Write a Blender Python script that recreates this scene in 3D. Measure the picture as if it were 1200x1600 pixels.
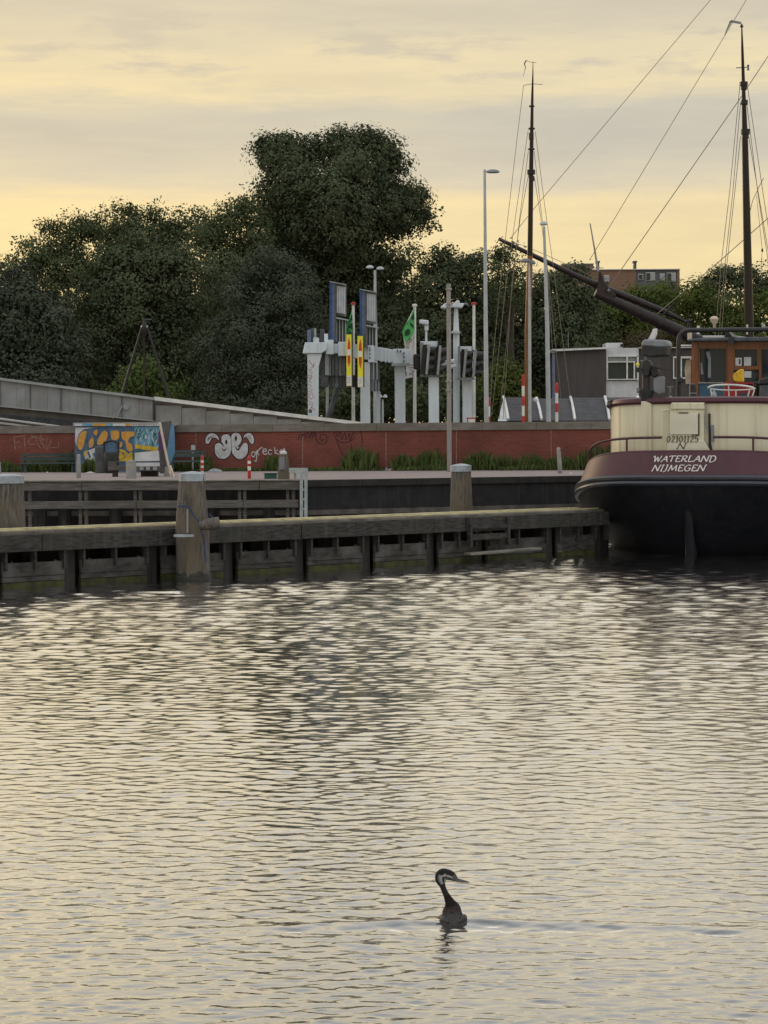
import bpy, bmesh, math, random
import numpy as np
from mathutils import Vector, Matrix, Euler

for o in list(bpy.data.objects):
    bpy.data.objects.remove(o, do_unlink=True)
random.seed(7)
rng = np.random.default_rng(11)
scn = bpy.context.scene
COL = scn.collection
R = math.radians

# ------------------------------------------------------------------ camera
F = 3400.0            # focal length in photograph pixels (1200 x 1600)
H = 2.4               # eye height above the water
PITCH = -math.atan((800 - 692.5) / F)
ROLL = R(-0.35)
cam_d = bpy.data.cameras.new("camera")
cam = bpy.data.objects.new("camera", cam_d)
COL.objects.link(cam)
cam_d.sensor_fit = 'VERTICAL'
cam_d.sensor_height = 36.0
cam_d.lens = F / 1600 * 36
cam_d.clip_start = 0.1
cam_d.clip_end = 9000
CM = Matrix.Translation((0, 0, H)) @ Matrix.Rotation(R(90) + PITCH, 4, 'X') @ Matrix.Rotation(ROLL, 4, 'Z')
cam.matrix_world = CM
scn.camera = cam
scn.render.resolution_x, scn.render.resolution_y = 768, 1024

# ------------------------------------------------------------------ sky and sun
SUN_AZ, SUN_EL = -38.0, 9.0          # degrees: left of the view axis, above the horizon
sun_dir = Vector((math.sin(R(SUN_AZ)) * math.cos(R(SUN_EL)), math.cos(R(SUN_AZ)) * math.cos(R(SUN_EL)), math.sin(R(SUN_EL))))
world = bpy.data.worlds.new("World")
scn.world = world
world.use_nodes = True
wt = world.node_tree
wt.nodes.clear()
def wn(t, **k):
    n = wt.nodes.new(t)
    for a, b in k.items():
        setattr(n, a, b)
    return n
def wl(a, b):
    wt.links.new(a, b)
def wmath(op, a, b=None, clamp=False):
    n = wn('ShaderNodeMath', operation=op, use_clamp=clamp)
    for i, v in enumerate((a, b)):
        if v is None:
            continue
        if isinstance(v, (int, float)):
            n.inputs[i].default_value = v
        else:
            wl(v, n.inputs[i])
    return n.outputs[0]
def wramp(fac, stops, interp='LINEAR'):
    n = wn('ShaderNodeValToRGB')
    n.color_ramp.interpolation = interp
    e = n.color_ramp.elements
    e[0].position, e[0].color = stops[0][0], (*stops[0][1], 1)
    e[1].position, e[1].color = stops[-1][0], (*stops[-1][1], 1)
    for p, c in stops[1:-1]:
        x = e.new(p)
        x.color = (*c, 1)
    wl(fac, n.inputs[0])
    return n.outputs[0]
def wmix(fac, a, b, blend='MIX'):
    n = wn('ShaderNodeMix', data_type='RGBA', blend_type=blend)
    for i, v in ((0, fac), (6, a), (7, b)):
        if isinstance(v, (int, float)):
            n.inputs[i].default_value = v
        elif isinstance(v, tuple):
            n.inputs[i].default_value = (*v, 1)
        else:
            wl(v, n.inputs[i])
    return n.outputs[2]
tc = wn('ShaderNodeTexCoord')
sep = wn('ShaderNodeSeparateXYZ')
wl(tc.outputs['Generated'], sep.inputs[0])
zz = wmath('MAXIMUM', sep.outputs[2], 0.0)
def wnoise(scale, detail=5, rough=0.55, off=(0, 0, 0)):
    mp = wn('ShaderNodeMapping')
    mp.inputs['Scale'].default_value = scale
    mp.inputs['Location'].default_value = off
    wl(tc.outputs['Generated'], mp.inputs[0])
    n = wn('ShaderNodeTexNoise')
    n.inputs['Scale'].default_value = 1
    n.inputs['Detail'].default_value = detail
    n.inputs['Roughness'].default_value = rough
    wl(mp.outputs[0], n.inputs['Vector'])
    return n.outputs[0]
warp = wnoise((7, 7, 50), 8, 0.68)
zw = wmath('ADD', zz, wmath('MULTIPLY', wmath('SUBTRACT', warp, 0.5), 0.034))
stra = wramp(zw, [(0.0, (0.99, 0.78, 0.41)), (0.085, (1.0, 0.80, 0.43)), (0.110, (0.97, 0.78, 0.45)), (0.119, (0.76, 0.67, 0.50)),
                  (0.136, (0.69, 0.62, 0.49)), (0.152, (0.69, 0.63, 0.50)), (0.160, (0.89, 0.75, 0.48)), (0.174, (0.87, 0.74, 0.49)),
                  (0.190, (0.75, 0.66, 0.49)), (0.24, (0.80, 0.70, 0.52)), (0.34, (0.93, 0.85, 0.69)), (0.5, (1.08, 1.06, 1.02)), (1.0, (1.25, 1.27, 1.30))])
wisp = wnoise((7, 7, 55), 7, 0.62, (3.1, 1.7, 0.4))
wispf = wramp(wisp, [(0.36, (0.94, 0.94, 0.96)), (0.5, (1, 1, 1)), (0.66, (1.08, 1.06, 1.0))])
cl = wmix(1.0, stra, wispf, 'MULTIPLY')
puff = wnoise((16, 16, 80), 6, 0.6, (9.3, 4.4, 2.2))
puffb = wramp(zz, [(0.155, (0, 0, 0)), (0.168, (1, 1, 1)), (0.19, (1, 1, 1)), (0.205, (0, 0, 0))])
puffm = wmath('MULTIPLY', wramp(puff, [(0.52, (0, 0, 0)), (0.62, (1, 1, 1))]), wmath('MULTIPLY', puffb, 0.85))
cl = wmix(puffm, cl, (0.69, 0.61, 0.47))
dotn = wn('ShaderNodeVectorMath', operation='DOT_PRODUCT')
wl(tc.outputs['Generated'], dotn.inputs[0])
dotn.inputs[1].default_value = (math.sin(R(SUN_AZ)), math.cos(R(SUN_AZ)), 0)
azf = wramp(wmath('ADD', wmath('MULTIPLY', dotn.outputs['Value'], 0.5), 0.5),
            [(0.0, (0.92, 0.97, 1.10)), (0.5, (0.92, 0.95, 1.02)), (0.86, (0.97, 0.98, 1.0)), (1.0, (1.13, 1.06, 0.91))])
cl = wmix(1.0, cl, azf, 'MULTIPLY')
sky = wn('ShaderNodeTexSky', sky_type='NISHITA')
sky.sun_disc = False
sky.sun_elevation = R(SUN_EL)
sky.sun_rotation = R(SUN_AZ)
bg1 = wn('ShaderNodeBackground')
wl(sky.outputs[0], bg1.inputs[0])
bg1.inputs[1].default_value = 0.05
bg2 = wn('ShaderNodeBackground')
wl(cl, bg2.inputs[0])
bg2.inputs[1].default_value = 1.0
mx = wn('ShaderNodeMixShader')
mx.inputs[0].default_value = 0.93
wl(bg1.outputs[0], mx.inputs[1])
wl(bg2.outputs[0], mx.inputs[2])
wo = wn('ShaderNodeOutputWorld')
wl(mx.outputs[0], wo.inputs[0])

sl = bpy.data.lights.new("sun", 'SUN')
sl.energy = 0.55
sl.angle = R(12)
sl.color = (1.0, 0.74, 0.48)
so = bpy.data.objects.new("sun", sl)
COL.objects.link(so)
so.rotation_euler = (-sun_dir).to_track_quat('-Z', 'Y').to_euler()

vs = scn.view_settings
vs.view_transform = 'Standard'
vs.look = 'None'
vs.exposure = 0.0
vs.gamma = 1.0
vs.use_curve_mapping = False
scn.cycles.max_bounces = 6
scn.cycles.transparent_max_bounces = 8
scn.cycles.use_denoising = True

# ------------------------------------------------------------------ picture <-> place
CR = CM.to_3x3()
CP = Vector((0, 0, H))
def ray(px, py):
    return CR @ Vector(((px - 600) / F, (800 - py) / F, -1))
def at(px, py, D):
    d = ray(px, py)
    return CP + d * (D / d.y)
def on_z(px, py, z):
    d = ray(px, py)
    return CP + d * ((z - H) / d.z)
def on_pl(px, py, p0, n):
    d = ray(px, py)
    return CP + d * ((p0 - CP).dot(n) / d.dot(n))
def foot(px, D, z):
    """point at height z and depth D under photograph column px (taken near the horizon)"""
    p = at(px, 700, D)
    return Vector((p.x, p.y, z))
def mpx(n, D):
    return n * D / F

# ------------------------------------------------------------------ materials
MATS = {}
def mat(name, c1, c2=None, scale=4.0, rough=0.75, metal=0.0, bump=0.0, stretch=(1, 1, 1), lo=0.38, hi=0.62, c3=None, scale3=0.6, spec=0.35, detail=5, streak=None, sfac=0.55):
    m = bpy.data.materials.new(name)
    m.use_nodes = True
    nt = m.node_tree
    b = nt.nodes['Principled BSDF']
    b.inputs['Roughness'].default_value = rough
    b.inputs['Metallic'].default_value = metal
    b.inputs['Specular IOR Level'].default_value = spec
    c2 = c2 or tuple(v * 0.7 for v in c1)
    g = nt.nodes.new('ShaderNodeNewGeometry')
    def noise(sc, st, det):
        mp = nt.nodes.new('ShaderNodeMapping')
        mp.inputs['Scale'].default_value = tuple(sc * s for s in st)
        nt.links.new(g.outputs['Position'], mp.inputs[0])
        n = nt.nodes.new('ShaderNodeTexNoise')
        n.inputs['Scale'].default_value = 1
        n.inputs['Detail'].default_value = det
        n.inputs['Roughness'].default_value = 0.6
        nt.links.new(mp.outputs[0], n.inputs['Vector'])
        return n.outputs[0]
    def ramp(f, a, bb, l, h):
        r = nt.nodes.new('ShaderNodeValToRGB')
        r.color_ramp.elements[0].position = l
        r.color_ramp.elements[1].position = h
        r.color_ramp.elements[0].color = (*a, 1)
        r.color_ramp.elements[1].color = (*bb, 1)
        nt.links.new(f, r.inputs[0])
        return r.outputs[0]
    n1 = noise(scale, stretch, detail)
    col = ramp(n1, c2, c1, lo, hi)
    if c3 is not None:
        n3 = noise(scale3, (1, 1, 1), 4)
        f3 = ramp(n3, (0, 0, 0), (1, 1, 1), 0.48, 0.68)
        mxn = nt.nodes.new('ShaderNodeMix')
        mxn.data_type = 'RGBA'
        nt.links.new(f3, mxn.inputs[0])
        nt.links.new(col, mxn.inputs[6])
        mxn.inputs[7].default_value = (*c3, 1)
        col = mxn.outputs[2]
    if streak is not None:
        ns = noise(1.0, (9, 9, 0.35), 5)
        fs = ramp(ns, (0, 0, 0), (sfac,) * 3, 0.52, 0.74)
        mxs = nt.nodes.new('ShaderNodeMix')
        mxs.data_type = 'RGBA'
        nt.links.new(fs, mxs.inputs[0])
        nt.links.new(col, mxs.inputs[6])
        mxs.inputs[7].default_value = (*streak, 1)
        col = mxs.outputs[2]
    nt.links.new(col, b.inputs['Base Color'])
    if bump:
        bp = nt.nodes.new('ShaderNodeBump')
        bp.inputs['Strength'].default_value = bump
        bp.inputs['Distance'].default_value = 0.02
        nt.links.new(n1, bp.inputs['Height'])
        nt.links.new(bp.outputs[0], b.inputs['Normal'])
    MATS[name] = m
    return m
def glass(name, col, rough=0.06):
    m = bpy.data.materials.new(name)
    m.use_nodes = True
    b = m.node_tree.nodes['Principled BSDF']
    b.inputs['Base Color'].default_value = (*col, 1)
    b.inputs['Roughness'].default_value = rough
    b.inputs['Specular IOR Level'].default_value = 0.25
    return m

M = {}
M['wood'] = mat('weathered_wood', (0.15, 0.135, 0.115), (0.055, 0.049, 0.042), 7, 0.85, bump=0.5, stretch=(4, 4, 0.5), c3=(0.13, 0.105, 0.07), scale3=1.4)
M['woodh'] = mat('weathered_beam', (0.058, 0.054, 0.048), (0.022, 0.021, 0.019), 5, 0.85, bump=0.4, stretch=(1, 1, 5), c3=(0.036, 0.038, 0.03), scale3=0.9, streak=(0.10, 0.095, 0.085), sfac=0.5)
M['railwood'] = mat('grey_rail_wood', (0.14, 0.13, 0.12), (0.07, 0.065, 0.06), 4, 0.85, bump=0.4, stretch=(0.6, 0.6, 7), c3=(0.09, 0.078, 0.06), scale3=1.0)
M['deck'] = mat('deck_planks', (0.20, 0.185, 0.15), (0.11, 0.10, 0.08), 3, 0.8, bump=0.3, stretch=(1, 1, 1))
M['grit'] = mat('yellow_grit_strip', (0.62, 0.55, 0.30), (0.40, 0.35, 0.20), 4, 0.8)
M['darkwood'] = mat('wet_dark_pile', (0.035, 0.032, 0.03), (0.015, 0.014, 0.013), 4, 0.6, stretch=(3, 3, 0.6))
M['algae'] = mat('algae_board', (0.055, 0.06, 0.014), (0.022, 0.025, 0.009), 5, 0.7)
M['lowboard'] = mat('splash_board', (0.058, 0.054, 0.048), (0.026, 0.024, 0.022), 4, 0.8, bump=0.3, stretch=(1, 1, 3), c3=(0.095, 0.092, 0.086), scale3=1.7)
M['zinc'] = mat('zinc_cap', (0.36, 0.40, 0.43), (0.24, 0.27, 0.30), 6, 0.55, metal=0.2)
M['steel'] = mat('galvanised_steel', (0.36, 0.40, 0.41), (0.28, 0.32, 0.33), 5, 0.5, metal=0.15)
M['polegrey'] = mat('lamp_post_grey', (0.42, 0.45, 0.47), (0.34, 0.37, 0.39), 3, 0.5, metal=0.1)
M['polewood'] = mat('pale_timber_pole', (0.33, 0.315, 0.295), (0.23, 0.22, 0.205), 4, 0.8, stretch=(4, 4, 0.5))
M['white'] = mat('white_steel_paint', (0.62, 0.69, 0.74), (0.53, 0.59, 0.63), 1.6, 0.5, stretch=(1, 1, 0.4), streak=(0.36, 0.37, 0.36), sfac=0.5)
M['whitep'] = mat('white_paint', (0.74, 0.74, 0.71), (0.60, 0.60, 0.57), 3, 0.6)
M['offwhite'] = mat('offwhite_board', (0.60, 0.61, 0.62), (0.50, 0.51, 0.52), 3, 0.7)
M['red'] = mat('red_paint', (0.50, 0.035, 0.03), (0.36, 0.03, 0.025), 5, 0.55)
M['redprint'] = mat('red_reflective', (0.62, 0.06, 0.03), (0.52, 0.05, 0.03), 5, 0.5)
M['yellowprint'] = mat('yellow_reflective', (0.78, 0.72, 0.03), (0.68, 0.62, 0.03), 5, 0.5)
M['black'] = mat('black_paint', (0.018, 0.018, 0.02), (0.01, 0.01, 0.011), 5, 0.45)
M['blackplastic'] = mat('black_plastic', (0.03, 0.032, 0.036), (0.018, 0.019, 0.02), 5, 0.5)
M['dkgrey'] = mat('dark_grey_metal', (0.10, 0.11, 0.125), (0.06, 0.066, 0.075), 4, 0.5)
M['midgrey'] = mat('mid_grey_metal', (0.22, 0.235, 0.25), (0.15, 0.16, 0.17), 3, 0.5)
M['slate'] = mat('slate_grey_slat', (0.13, 0.135, 0.15), (0.09, 0.095, 0.105), 2, 0.6)
M['blueedge'] = mat('blue_sign_edge', (0.03, 0.09, 0.26), (0.02, 0.06, 0.18), 4, 0.5)
M['bluegrey'] = mat('blue_grey_panel', (0.14, 0.18, 0.27), (0.10, 0.13, 0.20), 4, 0.5)
M['signback'] = mat('pale_sign_back', (0.46, 0.49, 0.51), (0.38, 0.41, 0.43), 4, 0.5)
M['cream'] = mat('cream_boat_paint', (0.66, 0.62, 0.46), (0.60, 0.56, 0.41), 1.2, 0.38, stretch=(2, 2, 0.3), c3=(0.56, 0.51, 0.36), scale3=0.8, spec=0.35, streak=(0.36, 0.28, 0.16), sfac=0.6)
M['creamd'] = mat('cream_panel_paint', (0.62, 0.60, 0.47), (0.57, 0.55, 0.43), 1.6, 0.4)
M['maroon'] = mat('maroon_boat_paint', (0.080, 0.024, 0.033), (0.060, 0.018, 0.026), 1.8, 0.48, spec=0.4, streak=(0.05, 0.035, 0.035), sfac=0.6)
M['hull'] = mat('black_hull_paint', (0.010, 0.011, 0.015), (0.006, 0.007, 0.010), 2, 0.55, spec=0.25, streak=(0.03, 0.026, 0.022), sfac=0.5)
M['rub'] = mat('rub_rail_paint', (0.022, 0.026, 0.036), (0.014, 0.017, 0.024), 3, 0.3, spec=0.6)
M['rudder'] = mat('rusty_rudder', (0.028, 0.026, 0.026), (0.014, 0.013, 0.013), 4, 0.6)
M['varnish'] = mat('varnished_wood', (0.22, 0.075, 0.025), (0.13, 0.045, 0.016), 3, 0.32, stretch=(3, 3, 0.7), spec=0.5)
M['bluepanel'] = mat('blue_door_panel', (0.05, 0.12, 0.19), (0.035, 0.09, 0.14), 3, 0.5)
M['yellow'] = mat('yellow_plastic', (0.72, 0.45, 0.02), (0.60, 0.37, 0.02), 5, 0.4)
M['redbox'] = mat('red_box_paint', (0.35, 0.03, 0.035), (0.26, 0.025, 0.03), 4, 0.5)
M['spar'] = mat('dark_spar', (0.032, 0.021, 0.021), (0.018, 0.012, 0.012), 3, 0.4, stretch=(1, 1, 1), spec=0.3)
M['mast'] = mat('dark_mast_wood', (0.026, 0.018, 0.014), (0.014, 0.010, 0.008), 3, 0.35, stretch=(4, 4, 0.3), spec=0.25)
M['rope'] = mat('rope', (0.16, 0.14, 0.11), (0.11, 0.095, 0.075), 8, 0.9)
M['bluerope'] = mat('blue_rope', (0.05, 0.075, 0.14), (0.03, 0.045, 0.09), 8, 0.9)
M['wire'] = mat('stay_wire', (0.22, 0.19, 0.14), (0.17, 0.145, 0.11), 8, 0.6)
M['stone'] = mat('quay_stone', (0.026, 0.025, 0.026), (0.014, 0.014, 0.0145), 3, 0.85, bump=0.4, c3=(0.02, 0.02, 0.02), scale3=0.7, streak=(0.05, 0.048, 0.044), sfac=0.6)
M['cope'] = mat('quay_cope', (0.034, 0.033, 0.032), (0.02, 0.0195, 0.019), 4, 0.85, bump=0.3)
M['ledge'] = mat('pale_ledge', (0.13, 0.115, 0.095), (0.07, 0.062, 0.055), 3, 0.8)
M['concrete'] = mat('concrete', (0.33, 0.33, 0.315), (0.25, 0.25, 0.24), 2, 0.85, c3=(0.20, 0.195, 0.18), scale3=0.9)
M['coping'] = mat('wall_coping', (0.22, 0.20, 0.18), (0.15, 0.138, 0.12), 2, 0.85, stretch=(1, 1, 3), c3=(0.14, 0.13, 0.10), scale3=0.5)
M['panel'] = mat('grey_parapet_panel', (0.27, 0.285, 0.29), (0.215, 0.225, 0.23), 1.3, 0.55, c3=(0.20, 0.19, 0.18), scale3=0.9, streak=(0.15, 0.145, 0.135), sfac=0.6)
M['panelcap'] = mat('parapet_cap', (0.34, 0.36, 0.36), (0.27, 0.29, 0.29), 2, 0.5)
M['girder'] = mat('brown_girder', (0.13, 0.125, 0.12), (0.085, 0.08, 0.077), 1.5, 0.7, stretch=(1, 1, 3))
M['rampplate'] = mat('ramp_brown_plate', (0.15, 0.12, 0.11), (0.11, 0.09, 0.083), 2, 0.7)
M['pvpath'] = mat('pale_stair', (0.42, 0.41, 0.38), (0.33, 0.32, 0.30), 3, 0.8)
M['bench'] = mat('dark_green_bench', (0.055, 0.085, 0.082), (0.04, 0.06, 0.058), 3, 0.6, stretch=(1, 1, 5))
M['tarp'] = mat('grey_tarp', (0.24, 0.25, 0.26), (0.14, 0.145, 0.15), 6, 0.6)
M['green'] = mat('green_crate', (0.02, 0.10, 0.075), (0.015, 0.07, 0.055), 4, 0.5)
M['bluesheet'] = mat('light_blue_board', (0.10, 0.26, 0.40), (0.08, 0.20, 0.32), 3, 0.5)
M['lath'] = mat('pale_lath', (0.55, 0.47, 0.36), (0.42, 0.35, 0.26), 5, 0.8)
M['pink'] = mat('pink_rag', (0.33, 0.24, 0.23), (0.22, 0.17, 0.16), 6, 0.9)
M['ofwall'] = mat('dark_render_wall', (0.085, 0.077, 0.075), (0.07, 0.063, 0.062), 2.2, 0.9, stretch=(3, 3, 0.4))
M['roofdark'] = mat('dark_slat_cover', (0.055, 0.055, 0.058), (0.034, 0.034, 0.037), 3, 0.55)
M['brickfar'] = mat('orange_brick_far', (0.23, 0.14, 0.10), (0.19, 0.115, 0.082), 2.0, 0.9, stretch=(1, 1, 4))
M['greyfar'] = mat('grey_cladding_far', (0.12, 0.125, 0.14), (0.10, 0.105, 0.12), 1.0, 0.8)
M['pane'] = glass('window_glass', (0.03, 0.045, 0.045), 0.12)
M['panelit'] = glass('pale_curtain_glass', (0.30, 0.33, 0.34), 0.2)
M['panewh'] = glass('wheelhouse_glass', (0.025, 0.035, 0.045), 0.05)
M['bark'] = mat('bark', (0.075, 0.06, 0.045), (0.04, 0.032, 0.025), 5, 0.9, stretch=(4, 4, 0.6))
M['pavegrey'] = mat('grit_ground', (0.16, 0.155, 0.14), (0.11, 0.105, 0.095), 0.5, 0.95)
M['inkblack'] = mat('black_spray', (0.03, 0.02, 0.025), (0.02, 0.014, 0.017), 6, 0.8)
M['inkpurple'] = mat('faded_purple_spray', (0.06, 0.02, 0.03), (0.035, 0.013, 0.02), 6, 0.8)
M['inkwhite'] = mat('white_spray', (0.60, 0.61, 0.62), (0.46, 0.46, 0.47), 9, 0.8)
M['inkfaint'] = mat('faint_white_spray', (0.36, 0.28, 0.25), (0.24, 0.13, 0.11), 9, 0.8)
M['inkorange'] = mat('orange_spray', (0.58, 0.33, 0.06), (0.52, 0.24, 0.05), 8, 0.7)
M['inkyellow'] = mat('yellow_spray', (0.62, 0.42, 0.04), (0.42, 0.30, 0.04), 8, 0.7)
M['inkblue'] = mat('blue_spray', (0.09, 0.16, 0.25), (0.05, 0.10, 0.16), 6, 0.7)
M['inkcyan'] = mat('cyan_spray', (0.16, 0.36, 0.48), (0.10, 0.24, 0.34), 8, 0.7)
M['inkgreen'] = mat('green_spray', (0.03, 0.15, 0.08), (0.02, 0.09, 0.05), 8, 0.7)
M['inkpurp'] = mat('purple_spray', (0.12, 0.04, 0.14), (0.08, 0.03, 0.10), 8, 0.7)
M['inkred'] = mat('red_spray', (0.45, 0.05, 0.07), (0.35, 0.04, 0.05), 8, 0.7)
M['letter'] = mat('white_lettering', (0.66, 0.64, 0.60), (0.56, 0.54, 0.50), 8, 0.5)
M['letterdk'] = mat('dark_lettering', (0.07, 0.055, 0.045), (0.05, 0.04, 0.033), 8, 0.5)
M['flaggreen'] = mat('flag_green', (0.10, 0.42, 0.12), (0.08, 0.34, 0.10), 5, 0.8)
M['flagdark'] = mat('flag_dark_green', (0.015, 0.07, 0.03), (0.012, 0.05, 0.024), 5, 0.8)
M['flagwhite'] = mat('flag_white', (0.62, 0.60, 0.58), (0.52, 0.50, 0.48), 5, 0.8)
M['litter'] = mat('pale_litter', (0.66, 0.66, 0.64), (0.45, 0.45, 0.44), 8, 0.7)

def brick_material():
    m = bpy.data.materials.new('red_brick')
    m.use_nodes = True
    nt = m.node_tree
    b = nt.nodes['Principled BSDF']
    b.inputs['Roughness'].default_value = 0.85
    g = nt.nodes.new('ShaderNodeNewGeometry')
    s = nt.nodes.new('ShaderNodeSeparateXYZ')
    c = nt.nodes.new('ShaderNodeCombineXYZ')
    nt.links.new(g.outputs['Position'], s.inputs[0])
    nt.links.new(s.outputs[0], c.inputs[0])
    nt.links.new(s.outputs[2], c.inputs[1])
    bt = nt.nodes.new('ShaderNodeTexBrick')
    nt.links.new(c.outputs[0], bt.inputs[0])
    for k, v in (('Scale', 1.0), ('Mortar Size', 0.008), ('Mortar Smooth', 0.2), ('Brick Width', 0.215), ('Row Height', 0.078), ('Bias', 0.0)):
        bt.inputs[k].default_value = v
    bt.inputs['Color1'].default_value = (0.215, 0.056, 0.042, 1)
    bt.inputs['Color2'].default_value = (0.165, 0.044, 0.034, 1)
    bt.inputs['Mortar'].default_value = (0.215, 0.085, 0.062, 1)
    n = nt.nodes.new('ShaderNodeTexNoise')
    n.inputs['Scale'].default_value = 0.45
    n.inputs['Detail'].default_value = 6
    nt.links.new(g.outputs['Position'], n.inputs['Vector'])
    r = nt.nodes.new('ShaderNodeValToRGB')
    r.color_ramp.elements[0].position, r.color_ramp.elements[0].color = 0.36, (0.58, 0.62, 0.55, 1)
    r.color_ramp.elements[1].position, r.color_ramp.elements[1].color = 0.56, (1, 1, 1, 1)
    nt.links.new(n.outputs[0], r.inputs[0])
    mx = nt.nodes.new('ShaderNodeMix')
    mx.data_type, mx.blend_type = 'RGBA', 'MULTIPLY'
    mx.inputs[0].default_value = 1
    nt.links.new(bt.outputs[0], mx.inputs[6])
    nt.links.new(r.outputs[0], mx.inputs[7])
    nt.links.new(mx.outputs[2], b.inputs['Base Color'])
    return m
M['brick'] = brick_material()

def paving_material():
    m = bpy.data.materials.new('clinker_paving')
    m.use_nodes = True
    nt = m.node_tree
    b = nt.nodes['Principled BSDF']
    b.inputs['Roughness'].default_value = 0.8
    g = nt.nodes.new('ShaderNodeNewGeometry')
    bt = nt.nodes.new('ShaderNodeTexBrick')
    nt.links.new(g.outputs['Position'], bt.inputs[0])
    for k, v in (('Scale', 1.0), ('Mortar Size', 0.006), ('Brick Width', 0.2), ('Row Height', 0.1)):
        bt.inputs[k].default_value = v
    bt.inputs['Color1'].default_value = (0.25, 0.195, 0.18, 1)
    bt.inputs['Color2'].default_value = (0.20, 0.16, 0.15, 1)
    bt.inputs['Mortar'].default_value = (0.12, 0.11, 0.10, 1)
    n = nt.nodes.new('ShaderNodeTexNoise')
    n.inputs['Scale'].default_value = 0.7
    n.inputs['Detail'].default_value = 6
    nt.links.new(g.outputs['Position'], n.inputs['Vector'])
    r = nt.nodes.new('ShaderNodeValToRGB')
    r.color_ramp.elements[0].position, r.color_ramp.elements[0].color = 0.35, (0.8, 0.84, 0.86, 1)
    r.color_ramp.elements[1].position, r.color_ramp.elements[1].color = 0.65, (1.12, 1.06, 1.04, 1)
    nt.links.new(n.outputs[0], r.inputs[0])
    mx = nt.nodes.new('ShaderNodeMix')
    mx.data_type, mx.blend_type = 'RGBA', 'MULTIPLY'
    mx.inputs[0].default_value = 1
    nt.links.new(bt.outputs[0], mx.inputs[6])
    nt.links.new(r.outputs[0], mx.inputs[7])
    nt.links.new(mx.outputs[2], b.inputs['Base Color'])
    return m
M['paving'] = paving_material()

def leaf_material(name, ca, cb, trans=0.25):
    m = bpy.data.materials.new(name)
    m.use_nodes = True
    nt = m.node_tree
    nt.nodes.clear()
    a = nt.nodes.new('ShaderNodeAttribute')
    a.attribute_name = 'tint'
    r = nt.nodes.new('ShaderNodeValToRGB')
    r.color_ramp.elements[0].color = (*ca, 1)
    r.color_ramp.elements[1].color = (*cb, 1)
    nt.links.new(a.outputs['Fac'], r.inputs[0])
    d = nt.nodes.new('ShaderNodeBsdfDiffuse')
    t = nt.nodes.new('ShaderNodeBsdfTranslucent')
    mx = nt.nodes.new('ShaderNodeMixShader')
    mx.inputs[0].default_value = trans
    nt.links.new(r.outputs[0], d.inputs[0])
    nt.links.new(r.outputs[0], t.inputs[0])
    nt.links.new(d.outputs[0], mx.inputs[1])
    nt.links.new(t.outputs[0], mx.inputs[2])
    o = nt.nodes.new('ShaderNodeOutputMaterial')
    nt.links.new(mx.outputs[0], o.inputs[0])
    return m
M['leafdark'] = leaf_material('leaf_dark', (0.050, 0.064, 0.038), (0.108, 0.126, 0.070), 0.10)
M['leafmid'] = leaf_material('leaf_mid', (0.052, 0.070, 0.036), (0.118, 0.140, 0.068), 0.18)
M['leaflight'] = leaf_material('leaf_light', (0.045, 0.070, 0.022), (0.13, 0.155, 0.045), 0.2)
M['leafcold'] = leaf_material('leaf_cold', (0.049, 0.060, 0.043), (0.098, 0.113, 0.080), 0.10)
M['weed'] = leaf_material('weed_leaf', (0.045, 0.075, 0.025), (0.14, 0.17, 0.06), 0.2)
M['twig'] = leaf_material('dry_twig', (0.06, 0.05, 0.03), (0.15, 0.12, 0.07), 0.1)

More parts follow.
